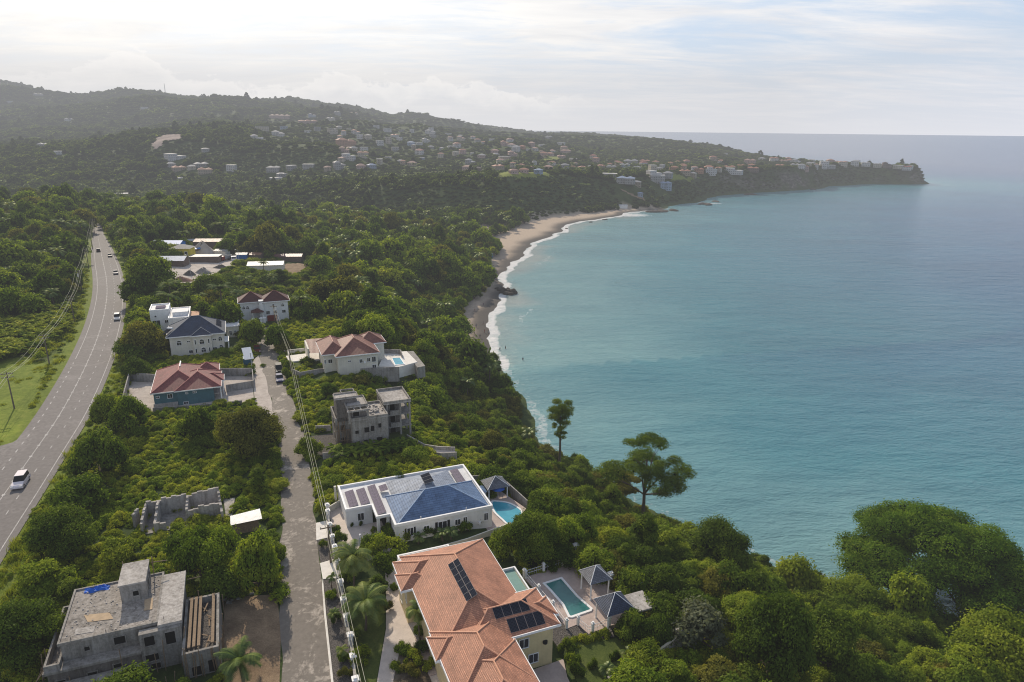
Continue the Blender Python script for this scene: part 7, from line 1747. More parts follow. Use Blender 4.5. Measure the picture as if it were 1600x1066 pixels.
# the tall lone tree
def landmark():
    bx, by, bz = hit(873, 738); h = px_h((873, 738), 628, bz); D = math.hypot(bx, by); s = D / F / math.cos(math.radians(20))
    g = np.random.default_rng(5); C = []; R_ = []
    for i in range(30):
        z = h * (.5 + .48 * (i / 29)); q = (.35 + .65 * (i / 29)) * 19 * s * g.uniform(.3, 1.0); a = i * 2.4 + g.uniform(-.4, .4); C.append((math.cos(a) * q, math.sin(a) * q, z + .1)); R_.append(g.uniform(.6, 1.15) * (.7 + .6 * i / 29))
    V, Fc, tone = leaves_on(C, R_, 13000, .27, g, flat=.75, rag=.3)
    t = wthing('broadleaf_tree', 'tall slender lone tree with small dark crown standing against the sea', 'tree', bx, by, bz - .2)
    link2('crown', cored(V, Fc, tone, C, R_, LEAF['deep'], .45), t)
    P = [(0, 0, -.2), (.15, .1, h * .3), (.05, 0, h * .6), (0, 0, h * .97)]; v, f = tube_np(P, [.36, .27, .2, .06], 8)
    vs, fs, o = [v], [f], len(v)
    for c in C[::2]:
        q, w_ = tube_np([(0.05, 0, c[2] - 1.2), (c[0] * .5, c[1] * .5, c[2] - .5), c], [.08, .06, .03], 4); vs.append(q); fs.append(w_ + o); o += len(q)
    link2('trunk', mesh_np('trunk', np.vstack(vs), np.vstack(fs), BARK), t); LM.append((bx, by, 2.5))
    # umbrella tree with open layered crown
    bx, by, bz = hit(1003, 815); h = px_h((1003, 815), 690, bz); D = math.hypot(bx, by); s = D / F / math.cos(math.radians(20)); Rr = 66 * s
    g = np.random.default_rng(8); C = []; R_ = []
    for (cx_, cy_, cz, cr, n) in ((0, 0, .92, .55, 20), (-.75, .1, .56, .42, 15), (.62, -.1, .66, .45, 15), (.85, .25, .42, .34, 11), (.15, -.5, .62, .36, 10), (.1, .6, .6, .4, 11), (.55, .2, .26, .25, 5), (-.3, -.2, .72, .3, 8)):
        for i in range(n):
            q = math.sqrt(g.uniform(0, 1)) * cr; a = g.uniform(0, 2 * PI); C.append(((cx_ + math.cos(a) * q) * Rr, (cy_ + math.sin(a) * q) * Rr, h * (cz + .11 * (1 - (q / cr) ** 2) + g.uniform(-.03, .03)))); R_.append(Rr * g.uniform(.12, .23))
    V, Fc, tone = leaves_on(C, R_, 42000, .27, g, flat=.55, rag=.2)
    t = wthing('broadleaf_tree', 'tall olive tree with open layered umbrella crown at the cliff edge', 'tree', bx, by, bz - .2)
    link2('crown', cored(V, Fc, tone, C, R_, LEAF['mid'], .3), t)
    limbs = [([(0, 0, -.3), (.1, 0, h * .25), (0, .1, h * .48), (.1, 0, h * .75), (0, 0, h * .95)], [.46, .36, .3, .16, .05])]
    for (cx_, cy_, cz) in ((-.75, .1, .56), (.62, -.1, .66), (.85, .25, .44), (.15, -.5, .62), (.1, .6, .6), (-.35, -.2, .86), (.35, .2, .9)):
        limbs.append(([(0, 0, h * .36), (cx_ * Rr * .45, cy_ * Rr * .45, h * (cz - .1)), (cx_ * Rr, cy_ * Rr, h * cz)], [.2, .13, .04]))
        for q in range(3): a = g.uniform(0, 6.28); limbs.append(([(cx_ * Rr * .45, cy_ * Rr * .45, h * (cz - .1)), (cx_ * Rr * .8 + math.cos(a) * Rr * .3, cy_ * Rr * .8 + math.sin(a) * Rr * .3, h * (cz + .03))], [.09, .03]))
    link2('trunk', limbmesh(limbs), t); LM.append((bx, by, 3.0))
    # the great tree at the right
    bx, by, bz = hit(1450, 948); h = px_h((1450, 948), 812, bz); D = math.hypot(bx, by); s = D / F / math.cos(math.radians(33)) * 1.1; Rr = 97 * s
    g = np.random.default_rng(9); C = []; R_ = []; cl = []
    for i in range(62):
        q = math.sqrt((i + .5) / 62); a = i * 2.4 + g.uniform(-.25, .25); cz = .93 - .50 * q ** 2.2 - (g.uniform(.08, .34) if i % 3 == 2 else 0) + g.uniform(-.05, .05); cl.append((math.cos(a) * q * .92, math.sin(a) * q * .92, cz))
    for (cx_, cy_, cz) in cl:
        for i in range(4):
            q = math.sqrt(g.uniform(0, 1)) * .22; a = g.uniform(0, 2 * PI); C.append(((cx_ + math.cos(a) * q) * Rr, (cy_ + math.sin(a) * q) * Rr, h * (cz + .06 * (1 - (q / .22) ** 2) + g.uniform(-.015, .015)))); R_.append(Rr * g.uniform(.11, .2))
    V, Fc, tone = leaves_on(C, R_, 150000, .36, g, flat=.72, rag=.14)
    t = wthing('broadleaf_tree', 'great spreading green tree with dark trunk against the sea at the right', 'tree', bx, by, bz - .2)
    link2('crown', cored(V, Fc, tone, C, R_, LEAF['bright'], .52), t)
    limbs = [([(0, 0, -.6), (0, .1, h * .2), (.1, 0, h * .42)], [.75, .58, .45])]
    for (cx_, cy_, cz) in cl[4::2]:
        limbs.append(([(.05, 0, h * g.uniform(.3, .42)), (cx_ * Rr * .5, cy_ * Rr * .5, h * (cz * .72)), (cx_ * Rr, cy_ * Rr, h * (cz - .02))], [.3, .17, .04]))
    link2('trunk', limbmesh(limbs), t); LM.append((bx, by, 4.0))
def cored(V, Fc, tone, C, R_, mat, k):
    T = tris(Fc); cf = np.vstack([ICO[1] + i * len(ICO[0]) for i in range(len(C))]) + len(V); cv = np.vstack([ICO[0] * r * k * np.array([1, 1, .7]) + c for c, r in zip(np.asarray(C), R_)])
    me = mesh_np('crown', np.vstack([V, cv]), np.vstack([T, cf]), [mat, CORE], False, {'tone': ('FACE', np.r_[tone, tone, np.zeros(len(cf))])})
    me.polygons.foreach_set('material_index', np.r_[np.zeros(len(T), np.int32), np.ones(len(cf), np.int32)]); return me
def limbmesh(limbs):
    vs, fs, o = [], [], 0
    for P, R_ in limbs: v, f = tube_np(P, R_, 6); vs.append(v); fs.append(f + o); o += len(v)
    return mesh_np('trunk', np.vstack(vs), np.vstack(fs), BARK)
def link2(name, me, parent):
    o = bpy.data.objects.new(name, me); COL.objects.link(o); o.parent = parent; return o
LM = []
landmark()
TREES = [  # foot px, top py, crown half-width px, kind, label
 (392, 712, 634, 46, 7, 'wide rounded olive tree overhanging the village road'), (312, 690, 628, 27, 3, 'dark bushy tree in front of the teal house'),
 (318, 900, 800, 44, 2, 'bushy tree growing in front of the broken ruin walls'), (406, 922, 842, 30, 1, 'bright green round tree at the road edge near the water tank'),
 (345, 940, 885, 28, 0, 'dark tree between the unfinished house and the water tank'), (985, 1000, 945, 26, 3, 'dark bushy tree in front of the larger slate gazebo'),
 (1022, 1010, 962, 24, 0, 'dark tree by the red garden wall'), (1010, 1045, 1000, 30, 5, 'bright green tree behind the balustrade wall'),
 (832, 874, 806, 40, 0, 'large dark tree beside the pool deck far railing'), (884, 862, 815, 28, 1, 'green tree behind the far railing of the pool deck'), (790, 868, 818, 26, 3, 'dark bushy tree by the divider wall'), (905, 850, 800, 26, 2, 'bushy green tree beyond the oval pool'),
 (170, 668, 612, 19, 0, 'dark rounded tree beside the highway, behind the teal house yard'), (205, 675, 622, 24, 1, 'green round tree left of the teal house yard'), (160, 745, 668, 32, 0, 'large dark tree beside the highway bend'), (125, 800, 738, 34, 2, 'broad bushy tree lower down the highway verge'), (100, 870, 795, 40, 0, 'dark tree at the highway verge near the left edge'), (45, 1030, 945, 46, 0, 'large dark tree left of the unfinished house'), (75, 930, 870, 34, 2, 'bushy tree above the left parapet of the unfinished house'), (190, 880, 835, 26, 5, 'yellow green tree behind the roof stair tower'),
 (232, 545, 502, 24, 2, 'bushy tree in front of the white modern house'), (255, 545, 520, 14, 0, 'small dark tree at the slate roof house corner'), (215, 590, 555, 20, 3, 'dark tree between highway and slate roof house'),
 (245, 470, 400, 34, 0, 'dark spreading tree in front of the blue metal roof'), (330, 470, 425, 26, 0, 'vine covered tree behind the slate roof house'), (350, 450, 430, 22, 1, 'green tree at the right edge of the marl yard'),
 (625, 770, 735, 10, 0, 'small dark tree left of the white villa parapet'), (660, 640, 590, 36, 2, 'bushy tree below the small rectangular pool'), (615, 590, 555, 14, 0, 'dark tree in front of the cream boundary wall'),
 (897, 737, 711, 9, 0, 'small dark tree just right of the tall lone tree'), (960, 790, 722, 40, 4, 'olive flat topped tree left of the layered umbrella tree'), (1120, 900, 820, 46, 0, 'large dark rounded tree at the cliff edge'), (1240, 935, 858, 36, 5, 'yellow green tree at the cliff edge right of centre'), (1090, 1010, 945, 46, 1, ''),
 (1400, 985, 885, 36, 2, 'bushy tree left of the great spreading tree'), (1560, 1060, 960, 60, 5, 'bright green tree in the lower right corner'), (1540, 975, 890, 46, 3, 'dark bushy tree beneath the great spreading tree'), (1200, 1060, 935, 52, 0, 'dark tree on the slope below the balustrade wall'), (1290, 1050, 940, 50, 3, 'dark bushy tree at the bottom edge, right of centre'), (1165, 985, 930, 40, 1, 'green rounded tree above the lower boundary pier'), (1330, 970, 900, 42, 2, 'bushy tree on the slope, further left of the great tree')]
BIGC = {}
def bigcrown(kd, k):
    if (kd, k % 2) not in BIGC: BIGC[(kd, k % 2)] = crown_mesh('crown', KINDS[kd][0], 600 + kd * 2 + k % 2, 20000, .062, LEAF[KINDS[kd][1]], .74 if kd != 4 else .6)
    return BIGC[(kd, k % 2)]
for k, (bx_, by_, ty, hw, kd, lab) in enumerate(TREES):
    x, y, z = hit(bx_, by_); h = max(2.5, px_h((bx_, by_), ty, z)); D = math.hypot(x, y); rad = hw / F * math.hypot(D, CAMH - z)
    if bx_ == 1090:
        add_tree('feathery grey green tree beside the lower garden wall', (x, y), h, rad, crown_mesh('crown', 'lumpy', 77, 4200, .12, LEAF['grey'], .5), NEAR[0][1], rot=1, zs=.8)
    else:
        cr, tr = (NEAR if k % 2 else NEAR2)[kd]
        if hw >= 40: cr = bigcrown(kd, k)
        zs = .45 if kd == 4 else .86
        add_tree(lab, (x, y), h, rad, cr, tr, rot=k * 1.7, zs=zs, group=None)
    LM.append((x, y, rad * .8))
# ---- palms
def palm_np(seed, nf, fl, droop, lw):
    g = random.Random(seed); V = []; Fc = []; T = []
    for k in range(nf):
        a = 2 * PI * k / nf + g.uniform(-.2, .2); el = g.uniform(.15, 1.25); L_ = fl * g.uniform(.8, 1.1); pts = []; p = Vector((0, 0, 0)); e = el
        for i in range(11):
            pts.append(p.copy()); st = L_ / 10; p = p + Vector((math.cos(a) * math.cos(e), math.sin(a) * math.cos(e), math.sin(e))) * st; e -= droop * g.uniform(.8, 1.2) / 10
        side = Vector((-math.sin(a), math.cos(a), 0)); tn = g.uniform(0, 1)
        for i in range(1, 21):
            u = i / 21 * 10; j = min(9, int(u)); b = pts[j].lerp(pts[j + 1], u - j); d = (pts[j + 1] - pts[j]).normalized(); ll = lw * math.sin(PI * min(1, .12 + .86 * i / 21)) ** .6
            for s in (-1, 1):
                t = b + side * s * ll + d * ll * .55 - Vector((0, 0, ll * .42)); wv = d * .085 * fl / 3
                i0 = len(V); V += [b - wv, b + wv, t]; Fc.append((i0, i0 + 1, i0 + 2)); T.append(min(1, tn * .6 + g.uniform(0, .4)))
    return np.array([tuple(v) for v in V]), np.array(Fc), np.array(T)
def palm(label, bpx, tpy, fl, seed, nf=16, droop=1.6, lw=.55, trunk_r=.13, cs=False, group='palms in the gardens', zb=None):
    x, y, z = hit(*bpx) if zb is None else (*at(*bpx, zb)[:2], zb); h = max(.6, px_h(bpx, tpy, z)); t = wthing('palm_tree', label, 'palm', x, y, z - .1, seed, group)
    V, Fc, T = palm_np(seed, nf, fl, droop, lw); V[:, 2] += h
    link2('crown', mesh_np('crown', V, Fc, LEAF['palm'], False, {'tone': ('FACE', T)}), t)
    v, f = tube_np([(.25, 0, -.2), (.1, .05, h * .4), (0, 0, h * .8), (0, 0, h)], [trunk_r * 1.5, trunk_r, trunk_r * .9, trunk_r * .7], 8); link2('trunk', mesh_np('trunk', v, f, BARK), t); LM.append((x, y, 1.0))
palm('large coconut palm on the front lawn, nearer the white villa', (556, 925), 868, 3.3, 3, 30, 1.8, .8)
palm('large coconut palm in the middle of the shaded front lawn', (574, 985), 942, 3.5, 4, 28, 1.7, .85)
palm('slender palm standing at the curve of the villa driveway', (654, 1005), 952, 1.9, 6, 22, 2.0, .6, .1)
palm('coconut palm on the dirt lot at the bottom edge', (377, 1060), 1030, 2.9, 7, 24, 1.5, .75, .16)
palm('small young palm on the upper gravel verge', (520, 920), 902, .9, 9, 12, 1.5, .3, .06)
palm('small bright palm on the middle gravel verge', (523, 975), 957, .9, 10, 12, 1.4, .3, .06)
palm('small bright palm on the lower gravel verge', (535, 1033), 1014, .9, 11, 12, 1.4, .3, .06)
palm('short bushy palm below the front wall of the white villa', (690, 848), 834, 1.5, 13, 14, 1.6, .45, .1)
palm('short palm between the white villa and the gable roof', (705, 846), 830, 1.4, 14, 14, 1.6, .45, .1)
palm('palm in the corner of the white villa front garden', (655, 852), 838, 1.3, 15, 14, 1.6, .4, .1)
palm('low palm in the back lawn corner', (948, 1058), 1046, 1.2, 16, 14, 1.5, .4, .08)
palm('low palm beside the balustrade wall', (982, 1036), 1022, 1.3, 17, 14, 1.5, .4, .08)
palm('pale feathery coconut palm behind the dark red roofed house', (385, 452), 436, 4.2, 18, 16, 1.7, .9)
palm('palm on the left lot beside the highway verge', (250, 480), 455, 3.0, 19, 15, 1.7, .8)
# ---- garden shrubs, clipped bushes and hedges
def shrub(label, px, py, hw_px, hh, k, z=None, group=None, name='shrub'):
    x, y, zz = hit(px, py) if z is None else (*at(px, py, z)[:2], z); rad = hw_px / F * math.hypot(math.hypot(x, y), CAMH - zz)
    o = bpy.data.objects.new(name, SHR[k]); COL.objects.link(o); o.location = (x, y, zz - .1); o.scale = (rad * 1.15, rad * 1.15, hh / .75); o.rotation_euler = (0, 0, px); tag(o, label, name.replace('_', ' ').split()[-1], group); LM.append((x, y, rad)); return o
shrub('round dark clipped bush on the back lawn, left one', 927, 1048, 8, 1.3, 2); shrub('round dark clipped bush on the back lawn, right one', 960, 1035, 8, 1.3, 6)
for k, (a, b, w_, h, i, lab) in enumerate([(610, 845, 14, 2.0, 0, 'leafy shrub at the white villa porch corner'), (632, 842, 16, 2.2, 1, 'yellow green shrub below the white villa front wall'), (668, 838, 13, 1.6, 2, 'dark shrub under the first shuttered window of the white villa'), (725, 830, 14, 1.7, 0, 'shrub under the wide window of the white villa'), (750, 822, 12, 1.5, 2, 'dark shrub at the right corner of the white villa'),
    (605, 870, 26, 3.0, 1, 'big bright green bush behind the coconut palm'), (588, 858, 18, 2.4, 0, 'green bush beside the paved front court'), (551, 822, 4, 1.0, 2, 'small dark potted plant at the villa porch'), (564, 822, 4, 1.0, 2, 'second potted plant by the porch wall'), (606, 835, 9, 1.6, 2, 'dark bush beside the porch column'), (586, 833, 6, 1.0, 1, 'small yellow bush before the porch'),
    (552, 888, 17, 2.2, 2, 'dark bush behind the low wall beside the upper coconut palm'), (598, 895, 19, 2.4, 2, 'dark bush at the far end of the shaded front lawn'), (618, 882, 15, 2.2, 0, 'green bush at the villa service wing corner'), (545, 905, 12, 1.8, 0, 'green bush at the low wall, just above the middle coconut palm'), (590, 925, 15, 1.9, 2, 'dark low bush between the two coconut palms'), (548, 960, 12, 1.6, 0, 'green bush at the low wall beside the middle coconut palm'), (600, 955, 11, 1.4, 3, 'olive bush at the lawn edge by the driveway'), (556, 1000, 9, 1.2, 2, 'small dark bush at the low wall below the palms'), (572, 862, 12, 1.6, 0, 'leafy bush where the court meets the front lawn'),
    (568, 598, 13, 2.6, 2, 'dark leafy shrub against the stone wall below the salmon roofed house'), (590, 598, 14, 2.8, 0, 'mid green shrub at the left end of the tall grey pool terrace wall'), (608, 596, 13, 2.8, 1, 'yellow green shrub in the middle of the tall grey pool terrace wall'), (626, 594, 13, 2.8, 2, 'dark shrub at the right end of the tall grey pool terrace wall'), (642, 591, 12, 2.6, 0, 'shrub under the white edge of the small pool patio'), (658, 587, 12, 2.6, 3, 'olive shrub below the sloping concrete apron'),
    (525, 835, 9, 1.5, 0, 'reddish green bush behind the gate wall, upper one'), (530, 852, 11, 1.8, 2, 'green bush behind the gate wall, lower one'), (505, 857, 6, 1.2, 2, 'round dark bush in the roadside gravel bed'), (500, 803, 9, 2.0, 1, 'yellow green bush at the gate wall far end'),
    (517, 935, 9, 1.2, 0, 'low bush on the upper gravel verge'), (522, 972, 9, 1.3, 2, 'low dark bush on the middle gravel verge'), (535, 1035, 8, 1.2, 0, 'low bush on the lower gravel verge'), (562, 1035, 15, 1.8, 1, 'bright bush against the low pillared wall'), (540, 1060, 9, 1.2, 3, 'grey green bush at the bottom of the gravel verge'),
    (628, 1020, 12, 1.2, 0, 'low shrub at the tip of the planting bed'), (648, 1035, 14, 1.3, 1, 'bright shrub in the middle of the planting bed'), (662, 1020, 13, 1.4, 2, 'dark shrub by the driveway in the planting bed'), (640, 1055, 14, 1.2, 3, 'olive shrub near the bottom of the planting bed'), (672, 1045, 11, 1.2, 1, 'yellow flowering shrub at the right of the planting bed'), (617, 1050, 10, 1.0, 2, 'low dark shrub at the left of the planting bed'),
    (672, 990, 8, 1.5, 2, 'dark shrub before the villa entrance'), (664, 975, 6, 1.2, 0, 'small shrub at the villa entrance column'), (615, 921, 6, 1.0, 0, 'round shrub on the upper driveway'), (655, 995, 9, 1.8, 0, 'bush round the foot of the slender palm'),
    (885, 1020, 12, 1.6, 2, 'dark end bush of the curved hedge by the patio'), (893, 1040, 11, 1.6, 0, 'middle bush of the curved hedge by the patio'), (900, 1058, 11, 1.6, 2, 'lowest bush of the curved hedge by the patio'),
    (895, 1010, 11, 1.1, 1, 'yellow green hedge plant along the lawn, first from left'), (912, 1006, 11, 1.1, 5, 'yellow green hedge plant along the lawn, second from left'), (929, 1002, 11, 1.1, 1, 'yellow green hedge plant along the lawn, third from left'), (946, 998, 11, 1.1, 5, 'yellow green hedge plant along the lawn, fourth from left'),
    (480, 572, 10, 2.0, 2, 'dark bush on the small square lawn'), (450, 575, 9, 2.0, 0, 'bush between the road and the white driveway'), (447, 592, 8, 2.2, 2, 'dark bush at the end of the stone boundary wall'), (505, 575, 8, 1.2, 0, 'low shrub beside the cream bay wall')]):
    shrub(lab, a, b, w_, h, i, group=None)
# banana plants
def banana_np(seed):
    g = random.Random(seed); V = []; Fc = []; T = []
    for s in range(3):
        bx, by = g.uniform(-.5, .5), g.uniform(-.5, .5); h = g.uniform(1.0, 1.7)
        for k in range(8):
            a = 2 * PI * k / 8 + g.uniform(-.3, .3); e = g.uniform(.5, 1.3); p = Vector((bx, by, h)); L_ = g.uniform(1.3, 1.9); side = Vector((-math.sin(a), math.cos(a), 0)); pts = []
            for i in range(6): pts.append(p.copy()); p = p + Vector((math.cos(a) * math.cos(e), math.sin(a) * math.cos(e), math.sin(e))) * L_ / 5; e -= .38
            tn = g.uniform(0, 1)
            for i in range(5):
                w0 = .3 * math.sin(PI * (i + .35) / 6); w1 = .3 * math.sin(PI * (i + 1.35) / 6)
                for sg in (-1, 1):
                    i0 = len(V); V += [pts[i], pts[i + 1], pts[i + 1] + side * sg * w1 - Vector((0, 0, .08)), pts[i] + side * sg * w0 - Vector((0, 0, .08))]; Fc += [(i0, i0 + 1, i0 + 2), (i0, i0 + 2, i0 + 3)]; T += [tn, tn]
    return np.array([tuple(v) for v in V]), np.array(Fc), np.array(T)
BAN = []
for k in range(3):
    V, Fc, T = banana_np(k); BAN.append(mesh_np('banana_plant', V, Fc, LEAF['lime'] if k != 1 else LEAF['mid'], False, {'tone': ('FACE', T)}))
BAND = mesh_np('banana_plant', *banana_np(5)[:2], LEAF['deep'], False, {'tone': ('FACE', banana_np(5)[2])})
def plants_at(name, meshes, X, Y, Z, S, labf, cat, group):
    out = []
    for k in range(len(X)):
        o = bpy.data.objects.new(name, meshes[k % len(meshes)]); COL.objects.link(o); o.location = (X[k], Y[k], Z[k]); o.scale = S[k]; o.rotation_euler = (0, 0, (k * 2.4) % 6.28); tag(o, labf(k), cat, group); out.append(o)
    return out
g = np.random.default_rng(77)
BX, BY = jgrid(120, 330, 2.7, seed=5); BZ = terrain(BX, BY); px, py = pixels(BX, BY, BZ); k = inpx(px, py, BANANA) & allowed(BX, BY, 9) & (px > -20); BX, BY, BZ = BX[k], BY[k], BZ[k]; px = px[k]
if len(BX) > 220: q = g.choice(len(BX), 220, False); BX, BY, BZ, px = BX[q], BY[q], BZ[q], px[q]
S_ = g.uniform(1.0, 1.5, len(BX)); plants_at('banana_plant', BAN, BX, BY, BZ, [(s, s, s) for s in S_], lambda k: 'broad leaved banana plant in the bright patch left of the highway', 'banana plant', 'banana plants left of the highway')
bq = [(523 + 9.2 * i, 716 - .9 * i + (4 if i % 2 else -3)) for i in range(13)]; bw = [hit(a, b) for a, b in bq]
plants_at('banana_plant', [BAND], [p[0] for p in bw], [p[1] for p in bw], [p[2] for p in bw], [(1.15, 1.15, .85)] * 13, lambda k: 'dark banana plant in the row under the unfinished block', 'banana plant', 'banana plants under the unfinished block')
for p in bw: LM.append((p[0], p[1], 1.2))

# ---- scattered trees and shrubs
LMA = np.array(LM)
def clear_of(x, y, extra=0.0):
    ok = np.ones(len(x), bool)
    for a, b, r in LMA: ok &= (x - a) ** 2 + (y - b) ** 2 > (r + extra) ** 2
    return ok
def slope_at(x, y, e=4.0):
    return np.hypot(terrain(x + e, y) - terrain(x - e, y), terrain(x, y + e) - terrain(x, y - e)) / (2 * e)
PX, PY, PR, PH, PK, PZ = [], [], [], [], [], []
def collect(x, y, z, rad, hh, kd):
    PX.append(x); PY.append(y); PZ.append(z); PR.append(rad); PH.append(hh); PK.append(kd)
BEACHPX = [(722, 475), (770, 462), (790, 470), (775, 560), (742, 560), (728, 535)]
sandpoly = [(745, 595), (733, 560), (722, 530), (724, 490), (745, 466), (772, 452), (760, 420), (785, 405), (800, 385), (815, 360), (850, 340), (905, 333), (940, 340), (900, 360), (830, 400), (800, 455), (790, 560)]
SANDW = np.array([at(a, b, 1.5)[:2] for a, b in sandpoly])
# near slope and lots
def scatter(r0, r1, step, seed, rmin, rmax, hk, keep, zones=True):
    x, y = jgrid(r0, r1, step, seed=seed); g = np.random.default_rng(seed)
    z = terrain(x, y); k = (z > 1.0) & allowed(x, y, 9.5 if r1 < 500 else 10) & ~inpoly(x, y, SANDW) & ~inpoly(x, y, FIELD); x, y, z = x[k], y[k], z[k]
    px, py = pixels(x, y, z); pr = np.full(len(x), keep)
    kind = g.choice(len(KINDS), len(x), p=[.22, .19, .17, .17, .05, .09, .04, .07])
    rad = rmin + (rmax - rmin) * g.beta(1.3, 2.0, len(x)) * 1.35; big = g.uniform(0, 1, len(x)) < (.06 if r1 < 200 else .10); rad = np.where(big, rad * (1.45 if r1 < 200 else 1.65), rad); hh = rad * g.uniform(*hk, len(x))
    if zones:
        lot = inpx(px, py, LOT); pr = np.where(lot, .10, pr); rad = np.where(lot, rad * .75, rad); hh = np.where(lot, hh * .7, hh)
        for zn in (LIMEZ, LIMEZ2): m_ = inpx(px, py, zn); pr = np.where(m_, .0, pr)
        pr = np.where(inpx(px, py, BANANA) | inpx(px, py, VERGE_L), .03, pr)
        vx, vy = toV(np.stack([x, y], -1)); gar = (vx > 2) & (vx < 30) & (vy > -35) & (vy < 30); pr = np.where(gar, 0, pr)
        mid = (vx > 5) & (vx < 40) & (vy > 30) & (vy < 110); pr = np.where(mid & (vx < 30), .22, pr); hh = np.where(mid, hh * .6, hh); rad = np.where(mid, rad * .75, rad)
        lot2 = (vx > -34) & (vx < -2) & (vy > 96) & (vy < 116); pr = np.where(lot2, .2, pr); hh = np.where(lot2, hh * .55, hh)
    yard_f = inpx(px, py, [(240, 405), (300, 430), (380, 405), (500, 405), (500, 470), (455, 505), (455, 535), (380, 530), (368, 480), (250, 478)]); hh = np.where(yard_f, hh * .42, hh); rad = np.where(yard_f, rad * .8, rad)
    pr = np.where(inpx(px, py, [(375, 478), (458, 478), (458, 522), (380, 528)]), .12, pr)
    pr = np.where(inpx(px, py, [(205, 768), (295, 768), (295, 885), (205, 885)]), .0, pr)
    pt = fbm(x / 38, y / 38, 81); dk = (pt > .09) & (g.uniform(0, 1, len(x)) < .75); lt = (pt < -.12) & (g.uniform(0, 1, len(x)) < .6); kind = np.where(dk, g.choice([0, 3, 3, 7], len(x)), np.where(lt, g.choice([1, 2, 5, 2], len(x)), kind)); hh = np.where(dk, hh * 1.15, hh)
    k = (g.uniform(0, 1, len(x)) < pr) & clear_of(x, y, .5); collect(x[k], y[k], z[k], rad[k], hh[k], kind[k])
scatter(45, 190, 3.5, 1, 1.7, 3.0, (1.1, 1.7), .93)
scatter(190, 330, 4.4, 2, 2.4, 4.3, (1.3, 1.9), .92)
scatter(330, 640, 5.6, 3, 3.0, 5.4, (1.35, 1.95), .92)
x = np.concatenate(PX); y = np.concatenate(PY); z = np.concatenate(PZ); rad = np.concatenate(PR); hh = np.concatenate(PH); kd = np.concatenate(PK)
px, py = pixels(x, y, z + hh * .6); dist = np.sqrt(x * x + y * y + (CAMH - z) ** 2); app = rad / dist
vis = (px > -15) & (px < 1615) & (py > 150) & (py < 1085)
order = np.argsort(-np.where(vis, app, 0)); IND = order[:255]; isind = np.zeros(len(x), bool); isind[IND] = True
def place_name(px, py, x, y):
    vx, vy = toV(np.array([x, y]))
    if py > 900 and px > 1000: return 'on the lower right slope' if px < 1300 else 'in the lower right corner'
    if px > 1000: return 'along the right cliff edge'
    if vx > 24 and vy < 12: return 'on the slope beyond the villa pool deck'
    if vx > 24 and vy < 36: return 'on the slope beyond the oval pool'
    if vx > 5 and vy < 66: return 'below the unfinished three storey block'
    if vx > 5 and vy < 100: return 'on the lot below the salmon roofed house'
    if vx > 5 and vy < 150: return 'beyond the salmon roofed house'
    if vx > 5: return 'in the forest beyond the village'
    if vy < 36: return 'in the scrub by the ruined house' if px > 150 else 'beside the near highway verge'
    if vy < 78: return 'on the scrub lot below the teal house'
    if vy < 118: return 'between the teal and slate roofed houses'
    if px < 150: return 'in the woods left of the highway'
    return 'in the woods round the marl yard'
TG = defaultdict(list)
for i in IND:
    lib = NEAR if dist[i] < 150 else (NEAR2 if dist[i] < 210 else MIDT)
    lib = NEAR2 if (lib is NEAR and i % 2) else lib
    sz = 'large ' if app[i] > .024 else ('small ' if app[i] < .0145 else '')
    t = add_tree('', (x[i], y[i]), hh[i], rad[i], *lib[kd[i]], z=z[i], rot=float(i % 63) / 10, zs=.5 if kd[i] == 4 else .86)
    TG[(sz + KLAB[kd[i]], place_name(px[i], py[i], x[i], y[i]))].append((px[i], t))
ORDN = ORD + ['fifteenth from left', 'sixteenth from left']
for (d, zn), L_ in TG.items():
    L_.sort(key=lambda q: q[0])
    for k, (p, t) in enumerate(L_):
        t['label'] = (f'{d} {zn}' if len(L_) == 1 else f'{d} {zn}, {ORDN[min(k, 15)]}'); t['group'] = 'trees ' + zn
R1 = ~isind
FP = [np.stack([x[R1], y[R1], z[R1] + hh[R1] * .14 - .1], -1)]; FS = [np.stack([rad[R1], rad[R1], hh[R1] * .86 / 1.25], -1)]; FI = [np.where(dist[R1] < 210, kd[R1], kd[R1] + 8)]
